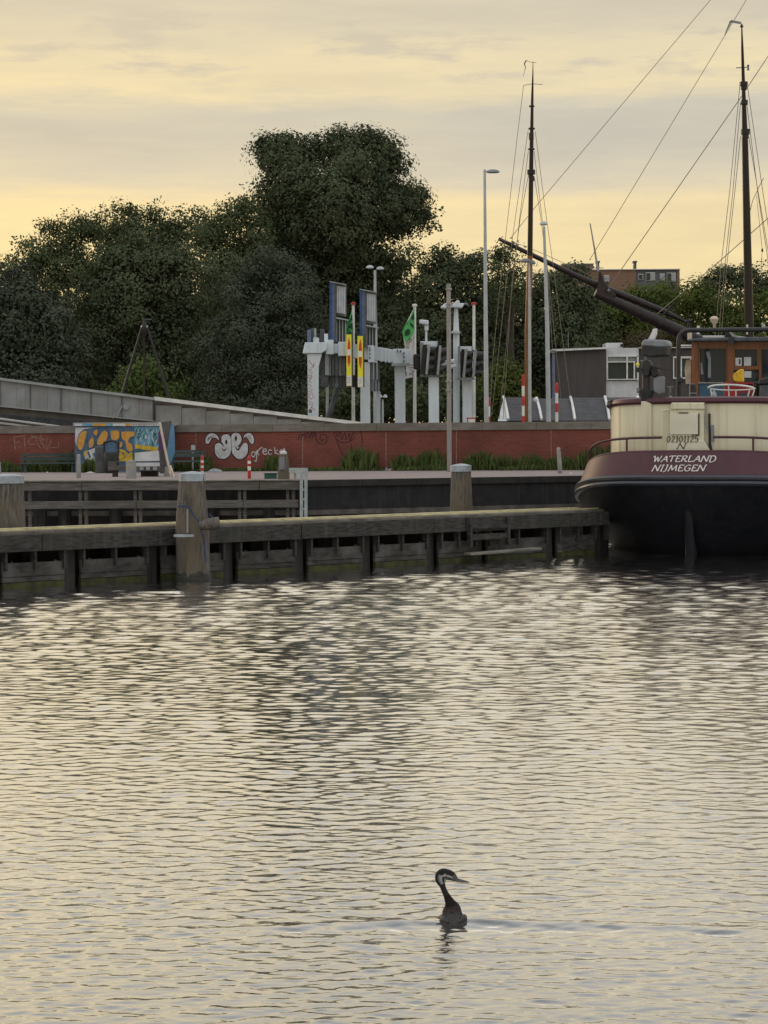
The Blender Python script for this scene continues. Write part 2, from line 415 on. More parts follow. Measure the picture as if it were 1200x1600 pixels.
# ------------------------------------------------------------------ mesh helpers
def ok_name(n):
    return n
def origin_of(o):
    v = Vector((0, 0, 0))
    while o is not None:
        v = v + o.location
        o = o.parent
    return v
class MB:
    """collects faces in world coordinates and links them as one mesh object"""
    def __init__(s):
        s.v, s.f = [], []
    def add(s, vs, fs):
        n = len(s.v)
        s.v.extend([tuple(v) for v in vs])
        s.f.extend([tuple(i + n for i in f) for f in fs])
        return s
    def box(s, c, size, rz=0.0, rot=None):
        hx, hy, hz = size[0] / 2, size[1] / 2, size[2] / 2
        m = rot if rot is not None else Matrix.Rotation(rz, 3, 'Z')
        c = Vector(c)
        vs = [c + m @ Vector((x * hx, y * hy, z * hz)) for x in (-1, 1) for y in (-1, 1) for z in (-1, 1)]
        return s.add(vs, [(0, 1, 3, 2), (4, 6, 7, 5), (0, 4, 5, 1), (2, 3, 7, 6), (0, 2, 6, 4), (1, 5, 7, 3)])
    def bar(s, p0, p1, w, h, up=(0, 0, 1)):
        """rectangular bar from p0 to p1, w across, h along up"""
        p0, p1, up = Vector(p0), Vector(p1), Vector(up)
        d = (p1 - p0).normalized()
        a = d.cross(up)
        if a.length < 1e-5:
            a = d.cross(Vector((1, 0, 0)))
        a.normalize()
        b = a.cross(d).normalized()
        vs = []
        for p in (p0, p1):
            for x, y in ((-1, -1), (1, -1), (1, 1), (-1, 1)):
                vs.append(p + a * (x * w / 2) + b * (y * h / 2))
        return s.add(vs, [(0, 3, 2, 1), (4, 5, 6, 7), (0, 1, 5, 4), (1, 2, 6, 5), (2, 3, 7, 6), (3, 0, 4, 7)])
    def tube(s, pts, rad, n=10, cap=True):
        pts = [Vector(p) for p in pts]
        if isinstance(rad, (int, float)):
            rad = [rad] * len(pts)
        rings = []
        up = Vector((0.13, 0.27, 1)).normalized()
        for i, p in enumerate(pts):
            d = (pts[min(i + 1, len(pts) - 1)] - pts[max(i - 1, 0)]).normalized()
            a = d.cross(up)
            if a.length < 1e-3:
                a = d.cross(Vector((1, 0, 0)))
            a.normalize()
            b = d.cross(a).normalized()
            rings.append([p + (a * math.cos(k * 2 * math.pi / n) + b * math.sin(k * 2 * math.pi / n)) * rad[i] for k in range(n)])
        vs = [v for r in rings for v in r]
        fs = []
        for i in range(len(pts) - 1):
            for k in range(n):
                k2 = (k + 1) % n
                fs.append((i * n + k, i * n + k2, (i + 1) * n + k2, (i + 1) * n + k))
        if cap:
            fs.append(tuple(range(n - 1, -1, -1)))
            fs.append(tuple((len(pts) - 1) * n + k for k in range(n)))
        return s.add(vs, fs)
    def lathe(s, c, prof, n=16, sx=1.0, sy=1.0, rz=0):
        """prof: list of (radius, z) upwards from centre c"""
        c = Vector(c)
        vs = []
        for r, z in prof:
            for k in range(n):
                a = k * 2 * math.pi / n + rz
                vs.append(c + Vector((r * sx * math.cos(a), r * sy * math.sin(a), z)))
        fs = []
        for i in range(len(prof) - 1):
            for k in range(n):
                k2 = (k + 1) % n
                fs.append((i * n + k, i * n + k2, (i + 1) * n + k2, (i + 1) * n + k))
        fs.append(tuple(range(n - 1, -1, -1)))
        fs.append(tuple((len(prof) - 1) * n + k for k in range(n)))
        return s.add(vs, fs)
    def prism(s, poly, ext):
        """polygon (list of points) extruded by vector ext"""
        ext = Vector(ext)
        n = len(poly)
        vs = [Vector(p) for p in poly] + [Vector(p) + ext for p in poly]
        fs = [tuple(range(n - 1, -1, -1)), tuple(range(n, 2 * n))]
        for k in range(n):
            k2 = (k + 1) % n
            fs.append((k, k2, n + k2, n + k))
        return s.add(vs, fs)
    def build(s, name, material, parent=None, smooth=False, bevel=0.0, fix=True):
        off = origin_of(parent) if parent is not None else Vector((0, 0, 0))
        me = bpy.data.meshes.new(name)
        if parent is None:
            # thing of one mesh: origin at its own base
            a = np.array(s.v)
            off = Vector(((a[:, 0].min() + a[:, 0].max()) / 2, (a[:, 1].min() + a[:, 1].max()) / 2, a[:, 2].min()))
        me.from_pydata([(v[0] - off.x, v[1] - off.y, v[2] - off.z) for v in s.v], [], s.f)
        if fix:
            bm = bmesh.new()
            bm.from_mesh(me)
            bmesh.ops.recalc_face_normals(bm, faces=bm.faces)
            if bevel:
                bmesh.ops.bevel(bm, geom=[e for e in bm.edges if e.is_manifold and e.calc_face_angle(0) > 0.5], offset=bevel, segments=1, affect='EDGES')
            bm.to_mesh(me)
            bm.free()
        if smooth:
            me.polygons.foreach_set('use_smooth', [True] * len(me.polygons))
            try:
                me.set_sharp_from_angle(angle=R(42))
            except Exception:
                pass
        me.materials.append(material if not isinstance(material, str) else M[material])
        o = bpy.data.objects.new(name, me)
        COL.objects.link(o)
        if parent is not None:
            o.parent = parent
        else:
            o.location = off
        return o
def thing(name, label, cat, loc, group=None):
    o = bpy.data.objects.new(name, None)
    COL.objects.link(o)
    o.empty_display_size = 0.2
    o.location = loc
    o['label'] = label
    o['category'] = cat
    if group:
        o['group'] = group
    return o
def tag(o, label, cat, group=None):
    o['label'] = label
    o['category'] = cat
    if group:
        o['group'] = group
    return o
def structure(o):
    o['kind'] = 'structure'
    return o

class Plane:
    """a flat face of the place on which paint, print and fittings are laid out; off = metres proud of it"""
    def __init__(s, p0, n):
        s.p0, s.n = Vector(p0), Vector(n).normalized()
        if s.n.dot(CP - s.p0) < 0:
            s.n = -s.n
    def p(s, px, py, off=0.0):
        return on_pl(px, py, s.p0 + s.n * off, s.n)
def smooth_pts(pts, k=6):
    """Catmull-Rom through 2-D points"""
    if len(pts) < 3:
        return pts
    P = [pts[0]] + list(pts) + [pts[-1]]
    out = []
    for i in range(1, len(P) - 2):
        p0, p1, p2, p3 = P[i - 1], P[i], P[i + 1], P[i + 2]
        for j in range(k):
            t = j / k
            out.append(tuple(0.5 * ((2 * p1[d]) + (-p0[d] + p2[d]) * t + (2 * p0[d] - 5 * p1[d] + 4 * p2[d] - p3[d]) * t * t + (-p0[d] + 3 * p1[d] - 3 * p2[d] + p3[d]) * t ** 3) for d in range(len(p1))))
    out.append(tuple(pts[-1]))
    return out
def stroke_sharp(pts, w, nib):
    out = []
    for a, b in zip(pts[:-1], pts[1:]):
        out += stroke2d([a, b], w, False, nib)
    return out
def stroke2d(pts, w, smooth=True, nib=None):
    """ribbon quads in 2-D; nib=(angle, thin) gives broad-pen contrast"""
    q = smooth_pts(pts) if smooth else list(pts)
    L, Rr = [], []
    for i, p in enumerate(q):
        a = q[max(i - 1, 0)]
        b = q[min(i + 1, len(q) - 1)]
        dx, dy = b[0] - a[0], b[1] - a[1]
        l = math.hypot(dx, dy) or 1
        nx, ny = -dy / l, dx / l
        ww = w
        if nib:
            c = abs(math.cos(math.atan2(dy, dx) - nib[0]))
            sn = math.sqrt(1 - c * c)
            ww = w * (nib[1] + (1 - nib[1]) * sn)
        L.append((p[0] + nx * ww / 2, p[1] + ny * ww / 2))
        Rr.append((p[0] - nx * ww / 2, p[1] - ny * ww / 2))
    return [(L[i], L[i + 1], Rr[i + 1], Rr[i]) for i in range(len(q) - 1)]
def paint(mb, pl, strokes, w, off=0.005, smooth=True):
    for s in strokes:
        for qd in stroke2d(s, w, smooth):
            n = len(mb.v)
            mb.v.extend([tuple(pl.p(x, y, off)) for x, y in qd])
            mb.f.append((n, n + 1, n + 2, n + 3))
    return mb
def patch(mb, pl, poly, off=0.005, smooth=False):
    q = smooth_pts(list(poly) + [poly[0]])[:-1] if smooth else poly
    n = len(mb.v)
    mb.v.extend([tuple(pl.p(x, y, off)) for x, y in q])
    mb.f.append(tuple(range(n, n + len(q))))
    return mb
def ell(cx, cy, rx, ry, n=16, a=0):
    return [(cx + rx * math.cos(k * 2 * math.pi / n) * math.cos(a) - ry * math.sin(k * 2 * math.pi / n) * math.sin(a),
             cy + rx * math.cos(k * 2 * math.pi / n) * math.sin(a) + ry * math.sin(k * 2 * math.pi / n) * math.cos(a)) for k in range(n)]
# ------------------------------------------------------------------ water
Q = 1.51                                   # quay level above the water
BIRD = on_z(708, 1440, 0.0)
def water_material():
    m = bpy.data.materials.new('harbour_water')
    m.use_nodes = True
    nt = m.node_tree
    nt.nodes.clear()
    g = nt.nodes.new('ShaderNodeNewGeometry')
    def noise(sx, sy, det, rough=0.55):
        mp = nt.nodes.new('ShaderNodeMapping')
        mp.inputs['Scale'].default_value = (sx, sy, 1)
        mp.inputs['Rotation'].default_value = (0, 0, R(8))
        nt.links.new(g.outputs['Position'], mp.inputs[0])
        n = nt.nodes.new('ShaderNodeTexNoise')
        n.inputs['Scale'].default_value = 1
        n.inputs['Detail'].default_value = det
        n.inputs['Roughness'].default_value = rough
        nt.links.new(mp.outputs[0], n.inputs['Vector'])
        return n.outputs[0]
    def math_(op, a, b):
        n = nt.nodes.new('ShaderNodeMath')
        n.operation = op
        for i, v in enumerate((a, b)):
            if isinstance(v, (int, float)):
                n.inputs[i].default_value = v
            else:
                nt.links.new(v, n.inputs[i])
        return n.outputs[0]
    h = math_('ADD', math_('MULTIPLY', noise(7.0, 13.0, 3), 0.6), math_('MULTIPLY', noise(18.0, 34.0, 3), 0.24))
    h = math_('ADD', h, math_('MULTIPLY', noise(2.2, 4.4, 2), 0.8))
    bp = nt.nodes.new('ShaderNodeBump')
    bp.inputs['Strength'].default_value = 1.0
    nt.links.new(h, bp.inputs['Height'])
    # gusts: patches of livelier and calmer water
    s = nt.nodes.new('ShaderNodeSeparateXYZ')
    nt.links.new(g.outputs['Position'], s.inputs[0])
    w = nt.nodes.new('ShaderNodeTexNoise')
    w.inputs['Scale'].default_value = 0.12
    w.inputs['Detail'].default_value = 3
    nt.links.new(g.outputs['Position'], w.inputs['Vector'])
    yv = math_('ADD', s.outputs[1], math_('MULTIPLY', math_('SUBTRACT', w.outputs[0], 0.5), 12.0))
    r = nt.nodes.new('ShaderNodeMapRange')
    r.inputs['From Min'].default_value = 8
    r.inputs['From Max'].default_value = 45
    nt.links.new(yv, r.inputs['Value'])
    cr = nt.nodes.new('ShaderNodeValToRGB')
    e = cr.color_ramp.elements
    e[0].position, e[0].color = 0.0, (0.55, 0.55, 0.55, 1)
    e[1].position, e[1].color = 1.0, (1, 1, 1, 1)
    for p, v in ((0.15, 0.55), (0.25, 0.36), (0.45, 0.36), (0.62, 0.95)):
        x = e.new(p)
        x.color = (v, v, v, 1)
    nt.links.new(r.outputs[0], cr.inputs[0])
    nt.links.new(math_('MULTIPLY', cr.outputs[0], WATER_BUMP), bp.inputs['Distance'])
    gl = nt.nodes.new('ShaderNodeBsdfGlossy')
    gl.inputs['Roughness'].default_value = 0.095
    gl.inputs['Color'].default_value = (0.98, 0.98, 0.98, 1)
    df = nt.nodes.new('ShaderNodeBsdfDiffuse')
    df.inputs['Color'].default_value = (0.035, 0.036, 0.034, 1)
    fr = nt.nodes.new('ShaderNodeFresnel')
    fr.inputs['IOR'].default_value = WATER_IOR
    for n in (gl, df, fr):
        nt.links.new(bp.outputs[0], n.inputs['Normal'])
    mx = nt.nodes.new('ShaderNodeMixShader')
    nt.links.new(math_('MINIMUM', math_('MULTIPLY', fr.outputs[0], WATER_GAIN), 1.0), mx.inputs[0])
    nt.links.new(df.outputs[0], mx.inputs[1])
    nt.links.new(gl.outputs[0], mx.inputs[2])
    o = nt.nodes.new('ShaderNodeOutputMaterial')
    nt.links.new(mx.outputs[0], o.inputs[0])
    return m
WATER_BUMP, WATER_IOR, WATER_GAIN = 0.0075, 1.36, 3.1
M['water'] = water_material()
def build_water():
    nr, nc = 1700, 400
    inv = np.linspace(1 / 6.5, 1 / 62.0, nr)
    ys = 1 / inv
    ys = np.concatenate([[-60, -10, 3.0], ys, [70, 90, 140]])
    u = np.concatenate([[-8, -2, -0.7], np.linspace(-0.30, 0.30, nc), [0.7, 2, 8]])
    Y, U = np.meshgrid(ys, u, indexing='ij')
    X = U * np.maximum(Y, 12)
    r2 = np.random.default_rng(5)
    Z = np.zeros_like(X)
    Yc = np.clip(Y, 6, 62)
    step = Yc ** 2 * (1 / 6.5 - 1 / 62.0) / nr
    power = np.zeros_like(X)
    for k in range(170):
        # crests of every size; the livelier sizes grow with open water towards the quay
        lam = 0.045 * (26.0 ** r2.random())
        th = r2.normal(0, 0.52) + 0.05
        kx, ky = math.sin(th) * 2 * math.pi / lam, math.cos(th) * 2 * math.pi / lam
        w = np.exp(-(np.log(lam / (0.0187 * Yc ** 0.75))) ** 2 / (2 * 0.62 ** 2)) * np.clip((lam / step - 1.6) / 1.6, 0, 1)
        power += w * w / 2
        Z += w * lam / (2 * math.pi) * np.sin(kx * X + ky * Y + r2.random() * 6.28)
    slope = np.interp(Yc, [6, 11, 16, 21, 26, 32, 45, 62], WAVE_SLOPES)
    Z *= slope / np.sqrt(power + 1e-6)
    # the wake of the swimming bird: two arms of a V behind it and rings around it
    dx, dy = X - BIRD.x, Y - BIRD.y
    for sgn, ang, ln in ((1, R(-9), 1.5), (-1, R(187), 0.8)):
        ax, ay = math.cos(ang), math.sin(ang)
        t = dx * ax + dy * ay
        n = -dx * ay + dy * ax
        env = np.clip(t / 0.06, 0, 1) * np.exp(-np.maximum(t, 0) / ln)
        Z += 0.020 * env * np.exp(-(n / 0.12) ** 2) * np.cos(n / 0.06)
    rr = np.sqrt(dx * dx + dy * dy)
    Z += 0.003 * np.exp(-rr / 0.3) * np.cos(rr / 0.022)
    Z[(Y < 6) | (Y > 63) | (np.abs(U) > 0.305)] = 0
    verts = np.stack([X, Y, Z], -1).reshape(-1, 3)
    a, b = Y.shape
    idx = np.arange(a * b).reshape(a, b)
    f = np.stack([idx[:-1, :-1], idx[:-1, 1:], idx[1:, 1:], idx[1:, :-1]], -1).reshape(-1, 4)
    me = bpy.data.meshes.new('water')
    me.vertices.add(len(verts))
    me.vertices.foreach_set('co', verts.astype(np.float32).ravel())
    me.loops.add(f.size)
    me.loops.foreach_set('vertex_index', f.astype(np.int32).ravel())
    me.polygons.add(len(f))
    me.polygons.foreach_set('loop_start', np.arange(0, f.size, 4, dtype=np.int32))
    me.polygons.foreach_set('loop_total', np.full(len(f), 4, dtype=np.int32))
    me.update()
    me.validate()
    me.polygons.foreach_set('use_smooth', [True] * len(me.polygons))
    me.materials.append(M['water'])
    o = bpy.data.objects.new('water', me)
    COL.objects.link(o)
    structure(o)
WAVE_SLOPES = [0.080, 0.080, 0.068, 0.068, 0.090, 0.112, 0.118, 0.118]
build_water()

# ------------------------------------------------------------------ quay and ground
QE = [foot(-260, 53.2, Q), foot(478, 52.4, Q), foot(960, 57.3, Q), foot(1012, 58.4, Q)]
WALL_A, WALL_B = foot(-260, 75.3, Q), foot(1010, 69.0, Q)
wall_dir = (WALL_B - WALL_A).normalized()
wall_n = Vector((wall_dir.y, -wall_dir.x, 0))          # towards the camera
BASIN_Y = 80.0
mb = MB()
g1 = [QE[0], QE[1], QE[2], QE[3], WALL_B, WALL_A]
mb.add(g1, [(0, 1, 2, 5), (2, 3, 4, 5)])
pave = mb.build('pavement', 'paving', fix=False)
structure(pave)
mb = MB()
L = -900
mb.add([WALL_A - wall_dir * 40, WALL_B, (WALL_B.x, BASIN_Y, Q), (WALL_A.x - 40, BASIN_Y, Q)], [(0, 1, 2, 3)])
mb.add([(L, BASIN_Y, Q), (3.2, BASIN_Y, Q), (3.2, 109, Q), (L, 109, Q)], [(0, 1, 2, 3)])
mb.add([(-2500, 109, Q), (2500, 109, Q), (2500, 5000, Q), (-2500, 5000, Q)], [(0, 1, 2, 3)])
mb.add([(QE[0].x - 300, QE[0].y, Q), QE[0], WALL_A, (QE[0].x - 300, WALL_A.y, Q)], [(0, 1, 2, 3)])
structure(mb.build('ground', 'pavegrey', fix=False))

# stone quay wall, its cope, ledge and the recess below
qw = thing('quay_wall', 'dark stone quay wall with pale ledge rising behind the timber jetty', 'quay wall', QE[1])
def face_strip(mb, pts, z0, z1, out):
    for a, b in zip(pts[:-1], pts[1:]):
        d = (b - a).normalized()
        n = Vector((d.y, -d.x, 0))
        pa, pb = a + n * out, b + n * out
        mb.prism([Vector((pa.x, pa.y, z0)), Vector((pb.x, pb.y, z0)), Vector((pb.x, pb.y, z1)), Vector((pa.x, pa.y, z1))], -n * (0.5 + out))
mb = MB()
face_strip(mb, QE, 0.80, 1.36, 0.0)
mb.build('stone_face', 'stone', qw)
mb = MB()
face_strip(mb, QE, -0.8, 0.68, -0.35)
mb.build('recessed_footing', 'darkwood', qw)
mb = MB()
face_strip(mb, QE, 0.68, 0.798, 0.03)
mb.build('ledge', 'ledge', qw)
for a, b in zip(QE[:-1], QE[1:]):
    d = b - a
    n = int(d.length / 1.35) or 1
    for k in range(n):
        p0, p1 = a + d * (k / n), a + d * ((k + 1) / n)
        dd = d.normalized()
        nn = Vector((dd.y, -dd.x, 0))
        m2 = MB()
        p0 = p0 + dd * 0.006
        p1 = p1 - dd * 0.006
        j = random.uniform(0, 0.012)
        m2.prism([Vector((*(p0 + nn * (0.05 + j)).xy, 1.363)), Vector((*(p1 + nn * (0.05 + j)).xy, 1.363)), Vector((*(p1 + nn * (0.05 + j)).xy, Q + 0.01)), Vector((*(p0 + nn * (0.05 + j)).xy, Q + 0.01))], -nn * 0.5)
        m2.build('cope_stone', 'cope', qw)
# return of the quay along the moored barge, up to the brick wall and the canal basin behind it
mb = MB()
mb.prism([(QE[3].x, QE[3].y, -0.8), (WALL_B.x, WALL_B.y, -0.8), (WALL_B.x, WALL_B.y, Q - 0.01), (QE[3].x, QE[3].y, Q - 0.01)], (-0.5, 0, 0))
mb.prism([(WALL_B.x, WALL_B.y, -0.8), (WALL_B.x, BASIN_Y, -0.8), (WALL_B.x, BASIN_Y, Q - 0.01), (WALL_B.x, WALL_B.y, Q - 0.01)], (-0.5, 0, 0))
mb.prism([(3.2, BASIN_Y, -0.8), (WALL_B.x, BASIN_Y, -0.8), (WALL_B.x, BASIN_Y, Q - 0.01), (3.2, BASIN_Y, Q - 0.01)], (0, -0.5, 0))
mb.prism([(3.2, 109, -0.8), (200, 109, -0.8), (200, 109, Q - 0.01), (3.2, 109, Q - 0.01)], (0, 0.5, 0))
mb.prism([(3.2, BASIN_Y, -0.8), (3.2, 109, -0.8), (3.2, 109, Q - 0.01), (3.2, BASIN_Y, Q - 0.01)], (-0.5, 0, 0))
mb.build('return_face', 'stone', qw)

# ------------------------------------------------------------------ brick wall with graffiti
WT = 3.055
bw = thing('brick_wall', 'long red brick wall with grey coping and sprayed graffiti behind the quay', 'brick wall', (WALL_A + WALL_B) / 2)
WP = Plane(WALL_A, wall_n)
mb = MB()
mb.prism([WALL_A, WALL_B, Vector((WALL_B.x, WALL_B.y, WT - 0.25)), Vector((WALL_A.x, WALL_A.y, WT - 0.25))], -wall_n * 0.4)
mb.build('brickwork', 'brick', bw)
nseg = 16
for k in range(nseg):
    a = WALL_A + (WALL_B - WALL_A) * (k / nseg) + wall_dir * 0.005
    b = WALL_A + (WALL_B - WALL_A) * ((k + 1) / nseg) - wall_dir * 0.005
    m2 = MB()
    o = 0.05
    m2.prism([Vector((*(a + wall_n * o).xy, WT - 0.25)), Vector((*(b + wall_n * o).xy, WT - 0.25)), Vector((*(b + wall_n * o).xy, WT)), Vector((*(a + wall_n * o).xy, WT))], -wall_n * (0.4 + 2 * o))
    m2.build('coping_slab', 'coping', bw)
# plinth strip of grown-over concrete
mb = MB()
a, b = WALL_A + wall_n * 0.06, WALL_B + wall_n * 0.06
mb.prism([Vector((*a.xy, Q)), Vector((*b.xy, Q)), Vector((*b.xy, Q + 0.10)), Vector((*a.xy, Q + 0.10))], -wall_n * 0.055)
mb.build('plinth', 'algae', bw)
for px in (306, 473, 603, 713, 861):
    m2 = MB()
    paint(m2, WP, [[(px, 671), (px, 733)]], 0.9, 0.004, False)
    m2.build('expansion_joint', 'inkfaint', bw)
# bubble letters
mb = MB()
g_shape = [(336, 695), (342, 692), (347, 695), (351, 700), (349, 695), (346, 689), (347, 681), (353, 678.5), (359, 681), (361, 690), (361, 704), (357, 713), (349, 717), (341, 715), (336, 707)]
e_shape = [(361, 690), (362, 680), (367, 676), (374, 678), (377.5, 685), (376, 692), (372, 697), (376, 699), (380, 693), (385, 692), (387.5, 698), (386, 709), (380, 716), (372, 717), (365, 711), (361.5, 703)]
lw = [(321, 692), (322, 683), (328, 677.5), (336, 678), (341, 683), (342, 688), (337, 684), (331, 685), (326, 693)]
rw = [(379.5, 685), (383, 679), (390, 676.5), (395, 681), (397, 689), (394, 694), (390, 690), (387, 685), (383, 683)]
def grow(poly, d):
    cx, cy = sum(p[0] for p in poly) / len(poly), sum(p[1] for p in poly) / len(poly)
    q = []
    n = len(poly)
    for i in range(n):
        a, b = poly[i - 1], poly[(i + 1) % n]
        dx, dy = b[0] - a[0], b[1] - a[1]
        l = math.hypot(dx, dy) or 1
        q.append((poly[i][0] + dy / l * d, poly[i][1] - dx / l * d))
    return q
def area(poly):
    return sum(poly[i - 1][0] * poly[i][1] - poly[i][0] * poly[i - 1][1] for i in range(len(poly)))
for s in (g_shape, e_shape, lw, rw):
    paint(mb, WP, [s + [s[0]]], 3.0, 0.004)
mb.build('graffiti_outline', 'inkblack', bw, fix=False)
mb = MB()
for i, s in enumerate((g_shape, e_shape, lw, rw)):
    patch(mb, WP, s, 0.007 + 0.001 * i, True)
mb.build('graffiti_letter_fill', 'inkwhite', bw, fix=False)
mb = MB()
for s in (ell(353.5, 690.5, 1.8, 3.6), ell(368.5, 685, 1.8, 4.2), [(346, 698), (350, 703.5), (354.5, 699), (352, 704.5), (348, 704)], [(367.5, 696), (371, 702), (378, 695), (373, 704), (369, 703)]):
    patch(mb, WP, s, 0.012)
paint(mb, WP, [[(360.8, 682), (361.6, 700), (362.5, 709)], [(324, 688), (327, 683), (326, 688), (330, 681), (330, 685), (334, 680)], [(385, 680), (385, 684), (389, 681), (389, 686), (392, 683), (392, 689)]], 0.7, 0.012)
mb.build('graffiti_letter_hole', 'inkblack', bw, fix=False)
# handwritten tag "grecka"
mb = MB()
paint(mb, WP, [[(399, 707), (394.5, 706), (393, 711), (396.5, 714), (399, 709), (400.5, 706), (401, 714), (400, 721), (397.5, 719)],
               [(401.5, 703), (402.5, 708), (405, 711)], [(402.5, 706), (406, 701), (410.5, 699)],
               [(411, 705.5), (416, 704.5), (415, 701.5), (411.5, 702), (411, 707), (414, 710), (417.5, 708.5)],
               [(425, 704), (421, 703), (419, 707), (421, 710), (425, 709)], [(429, 699), (430, 709)], [(434.5, 703), (430, 706), (436, 710.5)],
               [(444, 703.5), (439, 703), (437, 707.5), (440.5, 708.5), (444, 704), (445, 707.5), (448.5, 709)], [(443.5, 700), (445.5, 704)]], 1.5, 0.006)
mb.build('graffiti_tag', 'inkwhite', bw, fix=False)
# faded dark tags to the right
mb = MB()
paint(mb, WP, [[(466, 687), (468, 680), (473, 679), (470, 686), (476, 677), (477, 685), (481, 676), (483, 685), (487, 676), (488, 684), (492, 677), (493, 683)],
               [(494, 678), (495, 689), (503, 694), (510, 690), (510, 681), (503, 679), (500, 685), (503, 689), (506, 685)], [(477, 673), (492, 674), (488, 677)],
               [(521, 677), (527, 690), (533, 706), (541, 720)], [(521, 677), (526, 676), (527, 683), (532, 675), (534, 687), (539, 676), (541, 688), (546, 677), (547, 688), (552, 676), (555, 680)],
               [(563, 673), (566, 688), (564, 702), (556, 709), (550, 704), (549, 694)], [(526, 686), (534, 692), (546, 690), (554, 684)]], 1.15, 0.005)
mb.build('graffiti_dark_tag', 'inkpurple', bw, fix=False)
# faint white tag at the left
mb = MB()
paint(mb, WP, [[(22, 682), (24, 703), (33, 697)], [(22, 683), (40, 680)], [(23, 692), (31, 690)], [(38, 682), (39, 703)],
               [(43, 692), (47, 686), (55, 681), (62, 686), (67, 695), (70, 701)], [(44, 690), (48, 695), (58, 693), (63, 700)], [(55, 681), (57, 690)],
               [(64, 685), (70, 688), (75, 684), (72, 694), (74, 703)], [(80, 687), (76, 700), (84, 699), (92, 700), (91, 690)], [(50, 667), (50, 684)], [(65, 667), (64, 684)]], 1.0, 0.005, False)
mb.build('graffiti_faint_tag', 'inkfaint', bw, fix=False)

# ------------------------------------------------------------------ painted utility block
BD = 70.9
def boxpx(mb, x0, x1, y0, y1, D, depth):
    """upright box whose front fills that rectangle at depth D"""
    p, q = at(x0, y1, D), at(x1, y0, D)
    return mb.box(((p.x + q.x) / 2, D + depth / 2, (p.z + q.z) / 2), (q.x - p.x, depth, q.z - p.z))
ub = thing('utility_block', 'low utility block covered in blue and orange graffiti by the bin', 'utility block', foot(190, BD, Q))
mb = MB()
pz = at(117, 666, BD).z
p, q = foot(117, BD, Q), foot(266, BD, Q)
mb.box(((p.x + q.x) / 2, BD + 1.2, (Q + pz) / 2), (q.x - p.x, 2.4, pz - Q))
mb.build('body', 'inkblue', ub)
mb = MB()
mb.box(((p.x + q.x) / 2, BD + 1.2, pz + 0.06), (q.x - p.x + 0.1, 2.5, 0.12))
mb.build('roof_slab', 'concrete', ub)
UP = Plane((0, BD, 0), (0, -1, 0))
RP = Plane((0, BD - 0.05, 0), (0, -1, 0))
mb = MB()
patch(mb, UP, [(210, 667), (253, 667), (253, 700), (210, 702)], 0.003)
mb.build('paint_field', 'inkcyan', ub, fix=False)
mb = MB()
patch(mb, UP, [(146, 668), (117.5, 668), (117.5, 690), (121, 700), (126, 695), (124, 680), (130, 671)], 0.004)
patch(mb, UP, [(131, 706), (148, 700), (148, 722), (134, 722)], 0.004)
for k in range(26):
    x = 211 + random.random() * 38
    y = 668 + random.random() * 24
    paint(mb, UP, [[(x, y), (x + random.uniform(-3, 3), y + random.uniform(3, 9))]], 1.0, 0.005 + 0.0002 * k, False)
mb.build('paint_white', 'inkwhite', ub, fix=False)['kind'] = 'stuff'
mb = MB()
for k in range(22):
    x = 213 + random.random() * 37
    y = 669 + random.random() * 22
    paint(mb, UP, [[(x, y), (x + random.uniform(-3, 3), y + random.uniform(3, 9))]], 1.3, 0.011 + 0.0002 * k, False)
patch(mb, UP, [(205, 706), (250, 703), (250, 716), (205, 716)], 0.0035)
mb.build('paint_green', 'inkgreen', ub, fix=False)['kind'] = 'stuff'
mb = MB()
paint(mb, UP, [[(211, 697), (230, 700), (247, 702)]], 6.5, 0.016, False)
paint(mb, UP, [[(132, 712), (136, 704)], [(190, 712), (186, 704), (196, 706)], [(186, 716), (194, 712)], [(200, 714), (205, 708)]], 4, 0.016)
patch(mb, UP, [(185, 707), (207, 706), (207, 722), (185, 722)], 0.0036)
mb.build('paint_yellow', 'inkyellow', ub, fix=False)['kind'] = 'stuff'
LET = [[(121, 688), (124, 678), (130, 673), (136, 674), (134, 684), (131, 697), (126, 704), (121, 699)],
       [(138, 691), (142, 684), (146, 684), (147, 692), (144, 699), (139, 700)], [(144, 675), (150, 671), (153, 673), (151, 681), (147, 679)],
       [(151, 693), (153, 685), (160, 674), (166, 673), (169, 679), (166, 688), (160, 694), (154, 696)],
       [(173, 673), (184, 672), (187, 678), (185, 686), (177, 688), (173, 684)], [(189, 674), (209, 674), (210, 681), (203, 684), (201, 691), (206, 694), (208, 702), (203, 706), (198, 702), (195, 690), (190, 685)],
       [(187, 691), (191, 690), (191, 697), (187, 700)]]
mb = MB()
for i, s in enumerate(LET):
    patch(mb, UP, s, 0.018 + 0.0005 * i, True)
mb.build('paint_letter', 'inkorange', ub, fix=False)
mb = MB()
for s in LET:
    paint(mb, UP, [s + [s[0]]], 1.1, 0.0225)
for k in range(10):
    x = 119 + k * 9
    paint(mb, UP, [[(x, 703 + random.uniform(0, 5)), (x + 4, 712 + random.uniform(0, 8))]], 3, 0.0045 + 0.0003 * k)
mb.build('paint_outline', 'inkblue', ub, fix=False)['kind'] = 'stuff'
segs = [(116, 128, 'inkwhite'), (128, 145, 'inkcyan'), (145, 166, 'inkorange'), (166, 176, 'inkcyan'), (176, 196, 'inkwhite'), (196, 204, 'inkorange'), (204, 248, 'inkwhite')]
for x0, x1, mm in segs:
    m2 = MB()
    patch(m2, RP, [(x0, 661.7), (x1, 661.7), (x1, 665.6), (x0, 665.6)], 0.004)
    m2.build('painted_edge', mm, ub, fix=False)
m2 = MB()
for k in range(16):
    x = 205 + k * 2.6
    paint(m2, RP, [[(x, 662), (x + random.uniform(0.5, 2), 665)]], 0.8, 0.007, False)
